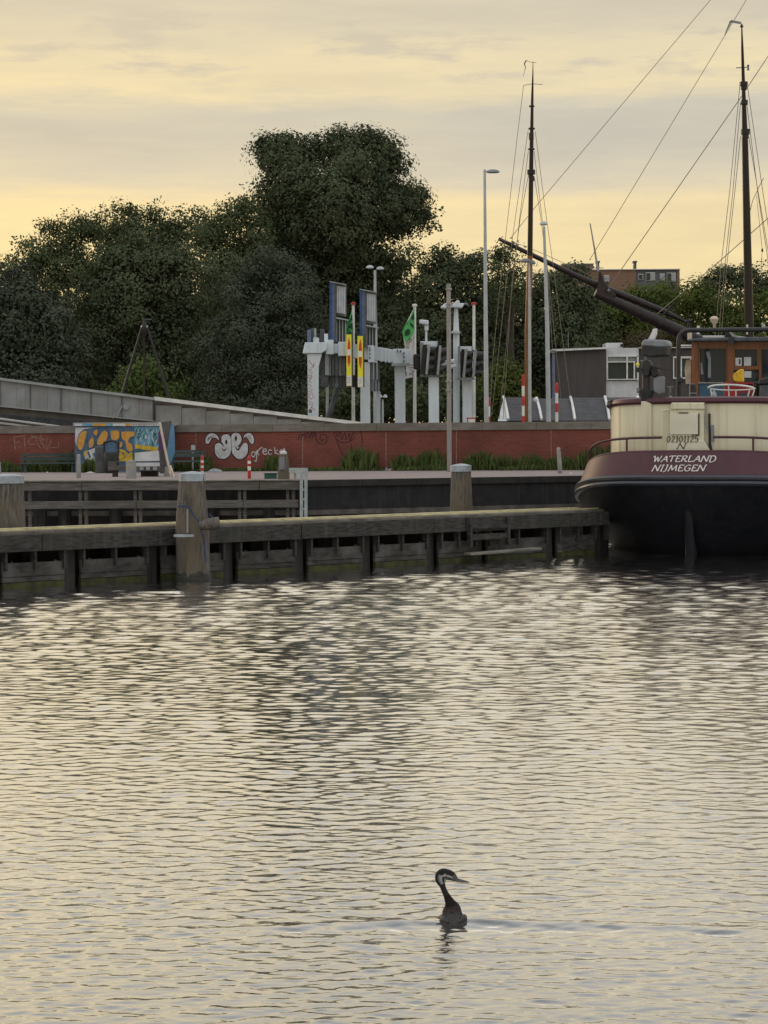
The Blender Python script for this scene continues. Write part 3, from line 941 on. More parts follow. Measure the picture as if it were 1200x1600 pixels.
m2.build('painted_scribble', 'inkblack', ub, fix=False)['kind'] = 'stuff'

# ------------------------------------------------------------------ timber jetty
def water_pt(px, py):
    return on_z(px, py, 0.0)
JA, JB = water_pt(0, 921), water_pt(930, 866)
jd = (JB - JA).normalized()
jn = Vector((jd.y, -jd.x, 0))          # towards the camera
JS = JA - jd * 5.0                      # starts beyond the frame at the left
JL = (water_pt(943, 865) - JS).length
JW, JZ = 1.55, 0.955
jt = thing('timber_jetty', 'long weathered timber jetty with yellow grip strips running along the water', 'jetty', JS + jd * JL / 2)
def jp(t, out, z):
    p = JS + jd * t + jn * out
    return Vector((p.x, p.y, z))
def j_t(px):
    """distance along the jetty whose front waterline lies under photograph column px"""
    d = ray(px, 860)
    # intersect in plan: CP + d*s = JS + jd*t
    det = d.x * (-jd.y) + jd.x * d.y
    s = (JS.x * (-jd.y) + jd.x * JS.y) / det
    return ((CP + d * s) - JS).dot(jd)
def jbar(name, t0, t1, out, z, w, h, m, parent=jt):
    m2 = MB()
    m2.bar(jp(t0, out, z), jp(t1, out, z), w, h)
    return m2.build(name, m, parent, bevel=0.006)
# deck planks, laid lengthwise
nrow = 6
for r_ in range(nrow):
    o_ = -0.02 - JW * (r_ + 0.5) / nrow
    t = -random.uniform(0, 2)
    while t < JL:
        l = random.uniform(3.2, 4.4)
        t0, t1 = max(t, 0), min(t + l - 0.012, JL)
        if t1 - t0 > 0.2:
            jbar('deck_plank', t0, t1, o_, JZ - 0.03 + random.uniform(-0.006, 0.006), JW / nrow - 0.014, 0.06, 'deck')
        t += l
for o_, wd in ((-0.20, 0.09), (-0.75, 0.16)):
    t = 0.0
    while t < JL:
        l = random.uniform(2.2, 3.4)
        m2 = MB()
        z0 = JZ + 0.018
        m2.bar(jp(t, o_ + random.uniform(-.01, .01), z0), jp(min(t + l - 0.05, JL), o_ + random.uniform(-.01, .01), z0), wd, 0.02)
        m2.build('grip_strip', 'grit', jt)
        t += l
# front fascia beams with butt joints
cuts = [0, j_t(60), j_t(300), j_t(465), j_t(672), j_t(722), j_t(788), JL]
for a, b in zip(cuts[:-1], cuts[1:]):
    jbar('fascia_beam', a + 0.008, b - 0.008, 0.06 + random.uniform(-0.012, 0.012), JZ - 0.19 + random.uniform(-0.006, 0.006), 0.12, 0.29, 'woodh')
jbar('rear_beam', 0, JL, -JW - 0.06, JZ - 0.175, 0.12, 0.33, 'woodh')
# piles, splash boards, struts
pile_t = [j_t(x) for x in (-10, 113, 241, 360, 471, 576, 676, 752, 862)]
pile_t = [pile_t[0] - 1.87] + pile_t + [JL - 0.16]
for t in pile_t:
    for out in (-0.24, -JW + 0.1):
        m2 = MB()
        m2.box((*jp(t, out, 0).xy, -0.12), (0.27, 0.27, 1.48), rz=math.atan2(jd.y, jd.x))
        m2.build('pile', 'darkwood', jt, bevel=0.01)
    for dt in (-0.20, 0.20):
        m2 = MB()
        m2.box((*jp(t + dt, 0.0, 0).xy, 0.50), (0.045, 0.15, 0.40), rz=math.atan2(jd.y, jd.x))
        m2.build('strut', 'woodh', jt)
for a, b in zip(pile_t[:-1], pile_t[1:]):
    l = b - a
    if a > j_t(790):
        mm = 'darkwood'
    jbar('splash_board', a + 0.17, b - 0.17, -0.02 + random.uniform(-0.01, 0.01), 0.31, 0.07, 0.235, 'lowboard')
    jbar('splash_board', a + 0.17, b - 0.17, -0.03 + random.uniform(-0.01, 0.01), 0.145, 0.07, 0.085, 'lowboard')
    jbar('algae_board', a + 0.17, b - 0.17, -0.03, -0.10, 0.08, 0.39, 'algae')
    m2 = MB()
    m2.box((*jp((a + b) / 2, 0.0, 0).xy, 0.50), (0.04, 0.14, 0.40), rz=math.atan2(jd.y, jd.x))
    m2.build('strut', 'woodh', jt)
    for k in range(3):
        m2 = MB()
        c = jp(a + 0.35 + (l - 0.7) * k / 2, 0.0, 0.435)
        m2.lathe(c, [(0.026, 0), (0.022, 0.012), (0.010, 0.018)], 8)
        m2.build('bolt_head', 'lowboard', jt)
# dark cross planking closing the back of the jetty
jbar('back_board', 0, JL, -JW + 0.02, 0.28, 0.05, 0.62, 'darkwood')
# boarding steps near the barge and the loose plank below them
ta, tb = j_t(724), j_t(786)
for z, h in ((0.70, 0.07), (0.50, 0.12)):
    jbar('step_board', ta, tb, 0.16, z, 0.06, h, 'woodh')
for t in (ta + 0.03, tb - 0.03):
    m2 = MB()
    m2.box((*jp(t, 0.16, 0).xy, 0.6), (0.06, 0.1, 0.58), rz=math.atan2(jd.y, jd.x))
    m2.build('step_post', 'woodh', jt)
m2 = MB()
m2.bar(jp(j_t(718), 0.22, 0.17), jp(j_t(806), 0.62, 0.235), 0.30, 0.045)
m2.build('landing_plank', 'deck', jt, bevel=0.006)
m2 = MB()
m2.box((*jp(JL + 0.22, -0.4, 0).xy, 0.2), (0.30, 0.4, 0.85), rz=math.atan2(jd.y, jd.x))
m2.build('end_pile', 'darkwood', jt, bevel=0.02)
m2 = MB()
m2.box((*jp(JL + 0.22, -0.4, 0).xy, 0.65), (0.36, 0.46, 0.04), rz=math.atan2(jd.y, jd.x))
m2.build('end_cap', 'whitep', jt)

# ------------------------------------------------------------------ mooring piles with zinc caps
def mooring_pile(px, D, ztop, wtop, wbot, label, z0=-0.6, cap=True, lean=0.0):
    c = foot(px, D, 0)
    t = thing('mooring_pile', label, 'mooring pile', (c.x, c.y, 0), 'zinc capped mooring piles')
    m2 = MB()
    n = 14
    prof = []
    zs = np.linspace(z0, ztop - 0.05, 9)
    vs, fs = [], []
    ph = random.random() * 6
    for i, z in enumerate(zs):
        f = (z - z0) / (ztop - z0)
        # tapers only near the head
        w = wbot + (wtop - wbot) * max(0, (z - (ztop - 0.95)) / 0.95) ** 1.0
        for k in range(n):
            a = k * 2 * math.pi / n
            rr = w / 2 * (1 + 0.05 * math.sin(5 * a + ph) + 0.03 * math.sin(3 * a + ph * 2 + z))
            vs.append((c.x + lean * (z - z0) + rr * math.cos(a), c.y + rr * math.sin(a), z))
    for i in range(len(zs) - 1):
        for k in range(n):
            k2 = (k + 1) % n
            fs.append((i * n + k, i * n + k2, (i + 1) * n + k2, (i + 1) * n + k))
    fs.append(tuple((len(zs) - 1) * n + k for k in range(n)))
    m2.add(vs, fs)
    m2.build('trunk', 'wood', t, smooth=True)
    if cap:
        m2 = MB()
        m2.lathe((c.x + lean * (ztop - z0), c.y, ztop - 0.13), [(wtop / 2 * 1.1, 0), (wtop / 2 * 1.1, 0.13), (wtop / 2 * 0.5, 0.165), (0.01, 0.175)], 18)
        m2.build('zinc_cap', 'zinc', t, smooth=True)
    # algae collar at the water line
    m2 = MB()
    nn_ = 28
    vs, fs = [], []
    for i_ in range(3):
        for k in range(nn_):
            a_ = k * 2 * math.pi / nn_
            r_ = wbot / 2 * (1.075 if i_ < 2 else 1.0)
            vs.append((c.x + r_ * math.cos(a_), c.y + r_ * math.sin(a_), (-0.5, 0.05 + 0.03 * math.sin(k * 2.1) * math.sin(k * 0.7 + 1), 0.14 + 0.03 * math.sin(k * 1.7))[i_]))
    for i_ in range(2):
        for k in range(nn_):
            k2 = (k + 1) % nn_
            fs.append((i_ * nn_ + k, i_ * nn_ + k2, (i_ + 1) * nn_ + k2, (i_ + 1) * nn_ + k))
    m2.add(vs, fs)
    m2.build('wet_collar', 'woodh', t)
    return t, c
mooring_pile(10, 38.6, 1.86, 0.56, 0.64, 'thick mooring pile with zinc cap cut by the frame edge')
mpile, mpc = mooring_pile(300, 38.55, 1.88, 0.43, 0.60, 'zinc capped mooring pile standing in front of the jetty, tied with blue rope')
mooring_pile(720, 47.6, 1.90, 0.42, 0.50, 'zinc capped mooring pile behind the jetty in the middle of the quay wall')
# fittings of the middle pile: cleat log, shelf plate, rope
m2 = MB()
pA, pB = at(312, 822, 38.1), at(343, 816, 38.1)
m2.tube([pA, (pA + pB) / 2, pB], [0.075, 0.105, 0.10], 10)
m2.build('wooden_cleat', 'wood', mpile, smooth=True)
m2 = MB()
pA, pB = at(272, 837, 38.1), at(303, 837, 38.1)
m2.bar(pA, pB, 0.14, 0.04)
m2.build('shelf_plate', 'zinc', mpile)
m2 = MB()
pA, pB = at(293, 795, 38.22), at(293, 833, 38.22)
m2.bar(pA, pB, 0.03, 0.03, up=(0, 1, 0))
m2.build('guide_rail', 'polewood', mpile)
rp = thing('mooring_rope', 'dark blue rope wound round the rope tied mooring pile and hanging down', 'rope', foot(312, 39.3, 0.6))
for pts in ([(277, 791), (290, 791), (297, 796), (304, 806), (310, 814), (313, 826)], [(313, 826), (318, 840), (320, 860), (322, 879)], [(325, 803), (333, 810)]):
    m2 = MB()
    m2.tube([at(x, y, 38.2 if x < 325 else 38.5) for x, y in smooth_pts(pts, 4)], 0.017, 6)
    m2.build('rope_run', 'bluerope', rp, smooth=True)

# ------------------------------------------------------------------ timber guard rails on the left quay
FD = 52.0
gr = thing('guard_fence', 'two rail timber fender frame along the quay edge at the left', 'fender frame', foot(250, FD, 0))
def fbar(name, x0, x1, ya, yb, D, h, m='railwood', w=0.14):
    a, b = at(x0, ya, D), at(x1, yb, D)
    m2 = MB()
    m2.bar(a, b, w, h)
    m2.build(name, m, gr, bevel=0.01)
sF = F / FD
for (x0, x1) in ((-120, 128), (128.6, 300), (300.6, 405), (405.6, 472)):
    fbar('top_rail', x0, x1, 759.6 - 0.0035 * (x0 - 200), 759.6 - 0.0035 * (x1 - 200), FD, 13.5 / sF)
    fbar('cap_plank', x0, x1, 751.3 - 0.0035 * (x0 - 200), 751.3 - 0.0035 * (x1 - 200), FD + 0.1, 2.6 / sF, 'deck', 0.4)
for (x0, x1) in ((-120, 213), (213.6, 380), (380.6, 466)):
    fbar('lower_rail', x0, x1, 788.5 - 0.006 * (x0 - 200), 788.5 - 0.006 * (x1 - 200), FD - 0.02, 12 / sF)
for x in (46, 125, 134, 211, 219, 296, 374, 382, 449, 458):
    m2 = MB()
    p = foot(x, FD + 0.12, 0)
    m2.box((p.x, p.y, 0.53), (0.075, 0.14, 1.82))
    m2.build('post', 'railwood', gr)
for x in (62, 100, 180, 330, 420):
    m2 = MB()
    p = foot(x, FD + 0.5, 0)
    m2.lathe((p.x, p.y, -0.6), [(0.16, 0), (0.16, 1.55)], 10)
    m2.build('rear_pile', 'darkwood', gr)
# steel ladder at the end of the frame
ld = thing('quay_ladder', 'grey steel ladder with hand rail at the end of the fender frame', 'ladder', foot(474, FD, 0.3))
for x in (471, 478):
    m2 = MB()
    m2.bar(at(x, 737, FD - 0.15), at(x, 812, FD - 0.15), 0.075, 0.075, up=(0, 1, 0))
    m2.build('stile', 'steel', ld)
for y in (765, 780, 795):
    m2 = MB()
    m2.bar(at(471, y, FD - 0.15), at(478, y, FD - 0.15), 0.05, 0.05)
    m2.build('rung', 'steel', ld)
m2 = MB()
m2.bar(at(453, 735, FD + 0.3), at(480, 735, FD - 0.14), 0.06, 0.12)
m2.build('hand_rail', 'steel', ld)
m2 = MB()
m2.bar(at(461, 738, FD + 0.3), at(461, 750, FD + 0.3), 0.06, 0.06, up=(0, 1, 0))
m2.build('rail_post', 'steel', ld)
# ------------------------------------------------------------------ bridge ramp behind the wall
def slab(mb, quad, D, depth, D2=None):
    """upright slab whose front is the photograph quad at depth D"""
    pts = [at(x, y, D if D2 is None else D + (D2 - D) * (x - quad[0][0]) / (quad[2][0] - quad[0][0] + 1e-6)) for x, y in quad]
    return mb.prism(pts, (0, depth, 0))
RD = 82.0
br = thing('bridge_ramp', 'bridge approach ramp with grey panel parapet sloping down towards the wall', 'bridge ramp', foot(120, RD, Q))
ytop = lambda x: 590 + (621 - 590) * x / 240
ybot = lambda x: 634 + (657 - 634) * x / 240
xs = [-46, -0.5, 47, 95, 142, 190, 239]
for a, b in zip(xs[:-1], xs[1:]):
    mid = a + (b - a) * 0.56
    for c, d in ((a + 0.5, mid), (mid + 0.25, b - 0.5)):
        m2 = MB()
        slab(m2, [(c, ytop(c) + 4), (d, ytop(d) + 4), (d, ybot(d)), (c, ybot(c))], RD + random.uniform(-0.01, 0.02), 0.12)
        m2.build('parapet_panel', 'panel', br)
    m2 = MB()
    slab(m2, [(b - 0.7, ytop(b) + 4), (b + 0.5, ytop(b) + 4), (b + 0.5, ybot(b) + 1), (b - 0.7, ybot(b) + 1)], RD - 0.05, 0.1)
    m2.build('panel_post', 'dkgrey', br)
m2 = MB()
slab(m2, [(-60, ytop(-60)), (240, ytop(240)), (240, ytop(240) + 4), (-60, ytop(-60) + 4)], RD - 0.12, 0.36)
m2.build('parapet_cap', 'panelcap', br)
m2 = MB()
slab(m2, [(-60, ybot(-60)), (240, ybot(240)), (240, ybot(240) + 1.6), (-60, ybot(-60) + 1.6)], RD - 0.14, 0.4)
m2.build('lower_flange', 'panelcap', br)
m2 = MB()
slab(m2, [(-60, ybot(-60) + 1.7), (240, ybot(240) + 1.7), (240, ybot(240) + 10), (-60, ybot(-60) + 13.5)], RD + 0.1, 0.3)
m2.build('girder', 'girder', br)
m2 = MB()
slab(m2, [(-60, 640), (242, 662), (242, 690), (-60, 690)], RD + 1.6, 0.4)
m2.build('abutment', 'dkgrey', br)
# small grey graffiti smudges on the last panels
m2 = MB()
PPL = Plane((0, RD - 0.02, 0), (0, -1, 0))
patch(m2, PPL, ell(197, 636, 5, 4), 0.03)
paint(m2, PPL, [[(182, 652), (187, 641), (191, 634)], [(176, 654), (180, 646)]], 2.2, 0.035)
m2.build('graffiti_smudge', 'panelcap', br, fix=False)
# pale stair strings at the far left
m2 = MB()
slab(m2, [(-60, 648), (-60, 645.5), (95, 666), (95, 668)], RD - 4, 1.6)
slab(m2, [(-60, 656), (-60, 652), (62, 667), (62, 669)], RD - 4.3, 1.6)
m2.build('stair_string', 'pvpath', br)
# lower part of the ramp: white hand rail, brown plate, stepped concrete slabs
rr_ = thing('ramp_railing', 'long white hand rail over stepped concrete slabs descending behind the wall', 'railing', foot(420, RD + 1, Q))
yr = lambda x: 619.5 + (665 - 619.5) * (x - 241) / (610 - 241)
m2 = MB()
slab(m2, [(241, yr(241)), (640, yr(640)), (640, yr(640) + 5.2), (241, yr(241) + 6)], RD + 0.3, 0.3)
m2.build('hand_rail', 'whitep', rr_)
m2 = MB()
slab(m2, [(241, yr(241) + 6.2), (600, yr(600) + 5.6), (600, yr(600) + 24), (241, yr(241) + 40)], RD + 0.75, 0.2)
m2.build('brown_plate', 'rampplate', rr_)
for a, b, y in ((243, 283.5, 633.5), (284, 321.5, 637.5), (322, 359, 642), (359.5, 395.5, 646), (396, 432.5, 650.5), (433, 470, 655), (470.5, 508, 659)):
    m2 = MB()
    slab(m2, [(a, y), (b, y), (b, 682), (a, 682)], RD + 0.45, 0.18)
    m2.build('concrete_slab', 'concrete', rr_, bevel=0.01)

# ------------------------------------------------------------------ bridge signals
GD = 84.0
sG = F / GD
def gz(y, x=560, D=GD):
    return at(x, y, D).z
def gbox(name, x0, x1, y0, y1, m, parent, dd=0.0, depth=0.4, bevel=0.0):
    m2 = MB()
    boxpx(m2, x0, x1, y0, y1, GD + dd, depth)
    return m2.build(name, m, parent, bevel=bevel)
def column(name, x0, x1, ytop_, parent, m='white', dd=0.0, depth=0.42):
    a, b = at(x0, 640, GD + dd), at(x1, 640, GD + dd)
    zt = at((x0 + x1) / 2, ytop_, GD + dd).z
    m2 = MB()
    m2.box(((a.x + b.x) / 2, GD + dd + depth / 2, (zt + Q) / 2), (b.x - a.x, depth, zt - Q))
    return m2.build(name, m, parent, bevel=0.02)
gt = thing('signal_gantry', 'white steel gantry carrying matrix signs and striped boards at the bridge', 'gantry', foot(555, GD, Q))
m2 = MB()
slab(m2, [(480, 552.5), (503, 552.5), (498, 572), (497, 700), (481.5, 700), (480.5, 572)], GD, 0.5)
col_a = m2.build('tapered_column', 'white', gt, bevel=0.015)
m2 = MB()
slab(m2, [(472.5, 552), (476.5, 535), (511, 535), (511, 546), (502, 552)], GD - 0.1, 0.7)
m2.build('column_head', 'white', gt, bevel=0.02)
GP = Plane((0, GD, 0), (0, -1, 0))
m2 = MB()
paint(m2, GP, [[(483, 563), (485, 567), (490, 573)], [(491, 567), (489.5, 574), (485.5, 575)], [(482, 577), (487, 578), (483, 582), (488, 581), (486, 588), (481, 586)], [(481, 589), (485, 592), (488, 588), (483, 596), (487, 598)],
               [(481.5, 600), (487, 603), (482, 606), (488, 609), (484, 613), (482, 610)], [(481, 614), (484, 619), (487, 613), (490, 620), (486, 624), (482, 620)], [(481.5, 626), (486, 628), (483, 633), (489, 629), (487, 637), (492, 641)], [(484, 640), (488, 634)]], 0.85, 0.006, False)
m2.build('graffiti_tag', 'inkred', gt, fix=False)
m2 = MB()
patch(m2, GP, [(482.5, 640), (487.5, 640), (487.5, 645), (482.5, 645)], 0.006)
paint(m2, GP, [[(482.5, 650), (488.5, 650)], [(485.5, 650), (485.5, 656)], [(482.5, 656.5), (488.5, 656.5)]], 1.0, 0.006, False)
m2.build('sticker', 'dkgrey', gt, fix=False)
column('column', 563, 578.5, 566, gt, dd=0.6)
column('column', 617, 633.5, 571, gt, dd=1.2)
gbox('beam_box', 509, 521, 531, 553.5, 'white', gt, 0.1, 0.5, 0.012)
gbox('beam_box', 521.3, 528, 537, 552, 'white', gt, 0.3, 0.5, 0.012)
gbox('beam_box', 528.3, 544, 534, 556, 'white', gt, 0.2, 0.5, 0.012)
m2 = MB()
slab(m2, [(544, 537), (584, 540.5), (584, 563), (544, 558)], GD + 0.6, 0.5)
m2.build('main_beam', 'white', gt, bevel=0.012)
m2 = MB()
slab(m2, [(584, 541), (618, 547), (618, 567), (584, 562)], GD + 0.9, 0.45)
m2.build('main_beam', 'white', gt, bevel=0.012)
gbox('splice_plate', 575, 584.5, 539.5, 566, 'white', gt, 0.48, 0.5, 0.008)
gbox('splice_plate', 594, 598, 544, 565, 'white', gt, 0.86, 0.5, 0.008)
gbox('splice_plate', 601, 604, 544.5, 566, 'white', gt, 0.86, 0.5, 0.008)
gbox('splice_plate', 607, 610, 545, 566.5, 'white', gt, 0.86, 0.5, 0.008)
gbox('beam_end', 614, 641, 545, 571, 'white', gt, 0.85, 0.6, 0.012)
gbox('bearing_plate', 612, 641, 567, 571.5, 'steel', gt, 0.8, 0.7)
for x, y in ((578, 547), (578, 553), (578, 559), (569, 543), (573, 543.5), (577.5, 543.5), (631, 552), (631, 558), (631, 564), (621, 548), (626, 548.5)):
    m2 = MB()
    c = at(x, y, GD + 0.45)
    m2.box(c, (0.05, 0.06 if x < 600 else 0.9, 0.05))
    m2.build('bolt', 'dkgrey', gt)
# finned light boxes hanging below and standing above the beam
def fins(x0, x1, y0, y1, n, parent, dd, m='slate', name='fin'):
    for k in range(n):
        a = x0 + (x1 - x0) * k / n
        gbox(name, a, a + (x1 - x0) / n * 0.72, y0, y1, m if k % 3 else 'midgrey', parent, dd + 0.06 * (k % 2), 0.5)
gbox('light_box', 501, 512.5, 552, 604, 'dkgrey', gt, 0.5, 0.35)
gbox('light_box', 508, 513.5, 548, 586, 'steel', gt, 0.42, 0.1)
fins(513, 546, 553, 587, 6, gt, 0.5)
fins(508.5, 546, 587.3, 605, 7, gt, 0.7, 'dkgrey', 'louvre')
gbox('light_box', 480, 486, 515, 534.5, 'bluegrey', gt, 0.3, 0.4)
gbox('light_box', 486.5, 490.5, 512.5, 534.5, 'dkgrey', gt, 0.5, 0.3)
gbox('light_box', 491, 494, 513, 534.5, 'steel', gt, 0.5, 0.2)
gbox('small_box', 489.5, 498.5, 527.5, 535, 'white', gt, 0.0, 0.3, 0.01)
gbox('light_box', 500.5, 507, 514, 534.5, 'dkgrey', gt, 0.5, 0.3)
gbox('small_box', 506.5, 512.5, 521.5, 535, 'white', gt, 0.3, 0.3, 0.01)
gbox('light_box', 513.5, 518, 516, 530.5, 'slate', gt, 0.6, 0.3)
fins(579.5, 595, 566.5, 593, 3, gt, 1.3)
fins(580, 592, 593.3, 611, 3, gt, 1.35, 'dkgrey', 'louvre')
# two tall sign cases seen from behind
for i, (x0, y0, x1, yb) in enumerate(((515, 440.5, 541, 534), (562, 452.5, 588.5, 541))):
    t = thing('sign_case', ('taller' if i == 0 else 'lower') + ' blue edged sign case seen from behind on the white gantry', 'sign', foot(x0 + 12, GD, gz(yb)), 'sign cases on the gantry')
    sl_ = 4.5 / 26
    m2 = MB()
    slab(m2, [(x0, y0 - 0.5), (x0 + 3.4, y0), (x0 + 3.4, yb), (x0, yb)], GD + 0.35, 0.5)
    m2.build('blue_side', 'blueedge', t)
    m2 = MB()
    slab(m2, [(x0 + 3.6, y0 + 0.2), (x0 + 8, y0 + 1), (x0 + 8, yb), (x0 + 3.6, yb)], GD + 0.4, 0.4)
    m2.build('inner_side', 'bluegrey', t)
    m2 = MB()
    slab(m2, [(x0 + 8.2, y0 + 1.2), (x0 + 10, y0 + 1.5), (x0 + 10, yb), (x0 + 8.2, yb)], GD + 0.36, 0.3)
    m2.build('frame_post', 'dkgrey', t)
    m2 = MB()
    slab(m2, [(x0 + 10.2, y0 + 2), (x1, y0 + 5), (x1, y0 + 54), (x0 + 10.2, y0 + 51)], GD + 0.55, 0.3)
    m2.build('back_plate', 'midgrey', t)
    for k in range(4):
        a = x0 + 11 + k * 3.55
        m2 = MB()
        slab(m2, [(a, y0 + 6 + k * 0.6), (a + 3.1, y0 + 6.5 + k * 0.6), (a + 3.1, y0 + 48.5 + k * 0.6), (a, y0 + 48 + k * 0.6)], GD + 0.44, 0.1)
        m2.build('back_panel', 'signback', t)
    m2 = MB()
    slab(m2, [(x0, y0 - 1.2), (x1, y0 + 3.6), (x1, y0 + 4.8), (x0, y0)], GD + 0.3, 0.5)
    m2.build('top_edge', 'steel', t)
    m2 = MB()
    slab(m2, [(x0 + 10, y0 + 55), (x1 + 3, y0 + 58.5), (x1 + 3, y0 + 60.5), (x0 + 10, y0 + 57)], GD + 0.3, 0.4)
    m2.build('foot_bracket', 'steel', t)
    for k in range(4):
        a = x0 + 10.5 + k * 4.6
        m2 = MB()
        slab(m2, [(a, y0 + 58), (a + 1.3, y0 + 58), (a + 1.3, yb), (a, yb)], GD + 0.5, 0.12)
        m2.build('stand_tube', 'steel', t)
        if k < 3:
            m2 = MB()
            slab(m2, [(a + 1.5, y0 + 60), (a + 4.4, y0 + 60), (a + 4.4, yb), (a + 1.5, yb)], GD + 0.62, 0.1)
            m2.build('infill_panel', 'dkgrey' if (k + i) % 2 else 'slate', t)
# two yellow and red striped height boards
for i, (x0, x1, y0, y1) in enumerate(((541.5, 549, 522.5, 603), (559, 567, 525, 605))):
    t = thing('striped_board', ('first' if i == 0 else 'second') + ' yellow board with red flames on the gantry, counted from the tapered column', 'sign board', foot((x0 + x1) / 2, GD - 0.3, gz(y1)), 'striped boards on the gantry')
    SD = GD - 0.35
    m2 = MB()
    boxpx(m2, x0, x1, y0, y1, SD, 0.12)
    m2.build('board', 'yellowprint', t)
    SP = Plane((0, SD, 0), (0, -1, 0))
    cx, w = (x0 + x1) / 2, (x1 - x0) / 2
    hh = (y1 - y0)
    Y = lambda f: y0 + hh * f
    m2 = MB()
    patch(m2, SP, [(cx, Y(0.05)), (cx + w * 0.55, Y(0.17)), (cx + w * 0.62, Y(0.29)), (cx - w * 0.62, Y(0.29)), (cx - w * 0.55, Y(0.17))], 0.004)
    patch(m2, SP, [(cx - w * 0.62, Y(0.41)), (cx + w * 0.62, Y(0.41)), (cx + w * 0.55, Y(0.53)), (cx, Y(0.64)), (cx - w * 0.55, Y(0.53))], 0.004)
    m2.build('red_flame', 'redprint', t, fix=False)
    m2 = MB()
    patch(m2, SP, [(cx - w * 0.7, Y(0.292)), (cx + w * 0.7, Y(0.292)), (cx + w * 0.7, Y(0.408)), (cx - w * 0.7, Y(0.408))], 0.004)
    patch(m2, SP, [(x0 + 0.2, Y(0.80)), (x1 - 0.2, Y(0.80)), (x1 - 0.2, Y(0.99)), (x0 + 0.2, Y(0.99))], 0.004)
    m2.build('white_field', 'whitep', t, fix=False)
    m2 = MB()
    for k in range(4):
        paint(m2, SP, [[(cx - w * 0.5, Y(0.84 + k * 0.03)), (cx + w * 0.4, Y(0.84 + k * 0.03))]], 0.5, 0.007, False)
    m2.build('small_print', 'midgrey', t, fix=False)
    m2 = MB()
    slab(m2, [(x1 + 0.3, y0 - 6), (x1 + 2.4, y0 - 6), (x1 + 2.4, y1), (x1 + 0.3, y1)], SD + 0.15, 0.15)
    m2.build('mounting_post', 'dkgrey', t)
m2 = MB()
gbox('black_unit', 550, 558.5, 586, 605, 'black', gt, 0.2, 0.4, 0.02)
# supports behind the gantry
m2 = MB()
slab(m2, [(509, 600), (513.5, 600), (513.5, 690), (509, 690)], GD + 2, 0.15)
m2.build('back_post', 'signback', gt)
m2 = MB()
m2.tube([at(529, 600, GD + 2), at(514, 650, GD + 2), at(508, 680, GD + 2)], 0.12, 8)
m2.build('brace', 'dkgrey', gt)
m2 = MB()
slab(m2, [(590, 585), (593, 585), (593, 612), (590, 612)], GD + 1.8, 0.12)
slab(m2, [(588.5, 612), (594.5, 612), (594.5, 690), (588.5, 690)], GD + 1.8, 0.15)
m2.build('back_post', 'white', gt)

# traffic signals on two posts
def signal_post(x0, x1, ytop_, heads, label, dd):
    t = thing('traffic_signal', label, 'traffic signal', foot((x0 + x1) / 2, GD + dd, Q), 'bridge traffic signals')
    column('post', x0, x1, ytop_, t, dd=dd)
    for (hx, hy0, hy1, tw) in heads:
        # backing board edge (seen obliquely) and three hooded lenses facing right
        m2 = MB()
        lean = (hy1 - hy0) * 0.09
        slab(m2, [(hx + lean + 1, hy0), (hx + lean + 4.8, hy0), (hx + 4.8, hy1), (hx + 1, hy1)], GD + dd - 0.5, 0.35)
        b = m2.build('head', 'concrete', t, bevel=0.01)
        m2 = MB()
        slab(m2, [(hx + lean - tw, hy0 + 1), (hx + lean - 0.3, hy0), (hx - 0.3, hy1), (hx - tw, hy1 - 2)], GD + dd - 0.3, 0.3)
        m2.build('backing_board', 'black', t)
        for k in range(3):
            yc = hy0 + (hy1 - hy0) * (0.2 + 0.3 * k)
            xo = hx + lean * (1 - (0.2 + 0.3 * k)) + 5
            rr2 = (hy1 - hy0) * 0.125 / sG
            c = at(xo, yc, GD + dd - 0.35)
            vs, fs = [], []
            n = 14
            for i_, (dx, cut) in enumerate(((0.0, 0), (0.30, 1))):
                for q_ in range(n + 1):
                    a = math.radians(-35 + 250 * q_ / n)
                    l = dx * (0.55 + 0.45 * max(0, math.sin(a)))
                    vs.append(c + Vector((l, -rr2 * math.cos(a) * 0.9, rr2 * math.sin(a))))
            for q_ in range(n):
                fs.append((q_, q_ + 1, n + 1 + q_ + 1, n + 1 + q_))
            m2 = MB()
            m2.add(vs, fs)
            hd = m2.build('lamp_hood', 'blackplastic', t, smooth=True)
            m2 = MB()
            m2.tube([c - Vector((0.02, 0, 0)), c + Vector((0.02, 0, 0))], rr2 * 0.95, 14)
            m2.build('lens', 'dkgrey', t)
    return t
s1 = signal_post(670, 686, 586, [(663.5, 538, 585, 7), (681, 540, 586, 4)], 'three lamp traffic signal on white post left of the timber pole, below a camera', 0.0)
s2 = signal_post(723, 737.5, 591, [(721.5, 545, 590, 4.5), (736.5, 546, 592, 3)], 'three lamp traffic signal on white post right of the timber pole', 0.4)
gbox('frame', 657, 661.5, 535, 588, 'midgrey', s1, -0.2, 0.3)
gbox('frame', 657, 694, 585.5, 589, 'midgrey', s1, -0.1, 0.3)
gbox('frame', 657, 684, 533, 544, 'white', s1, 0.1, 0.3)
gbox('frame', 693, 700, 555, 580, 'black', s1, 0.0, 0.3)
m2 = MB()
m2.tube([at(690, 572, GD - 0.2), at(697, 566, GD - 0.2), at(709, 564, GD - 0.2), at(712, 571, GD - 0.2), at(700, 574, GD - 0.2)], 0.09, 6)
m2.build('bracket', 'white', s1)
gbox('frame', 716, 719, 541, 591, 'midgrey', s2, -0.2, 0.3)
gbox('frame', 715, 742, 590, 593.5, 'midgrey', s2, -0.1, 0.3)
gbox('frame', 717, 737, 541, 549, 'white', s2, 0.1, 0.3)
for y in (551, 566, 580):
    gbox('arm', 742, 758, y, y + 1.5, 'midgrey', s2, 0.0, 0.08)
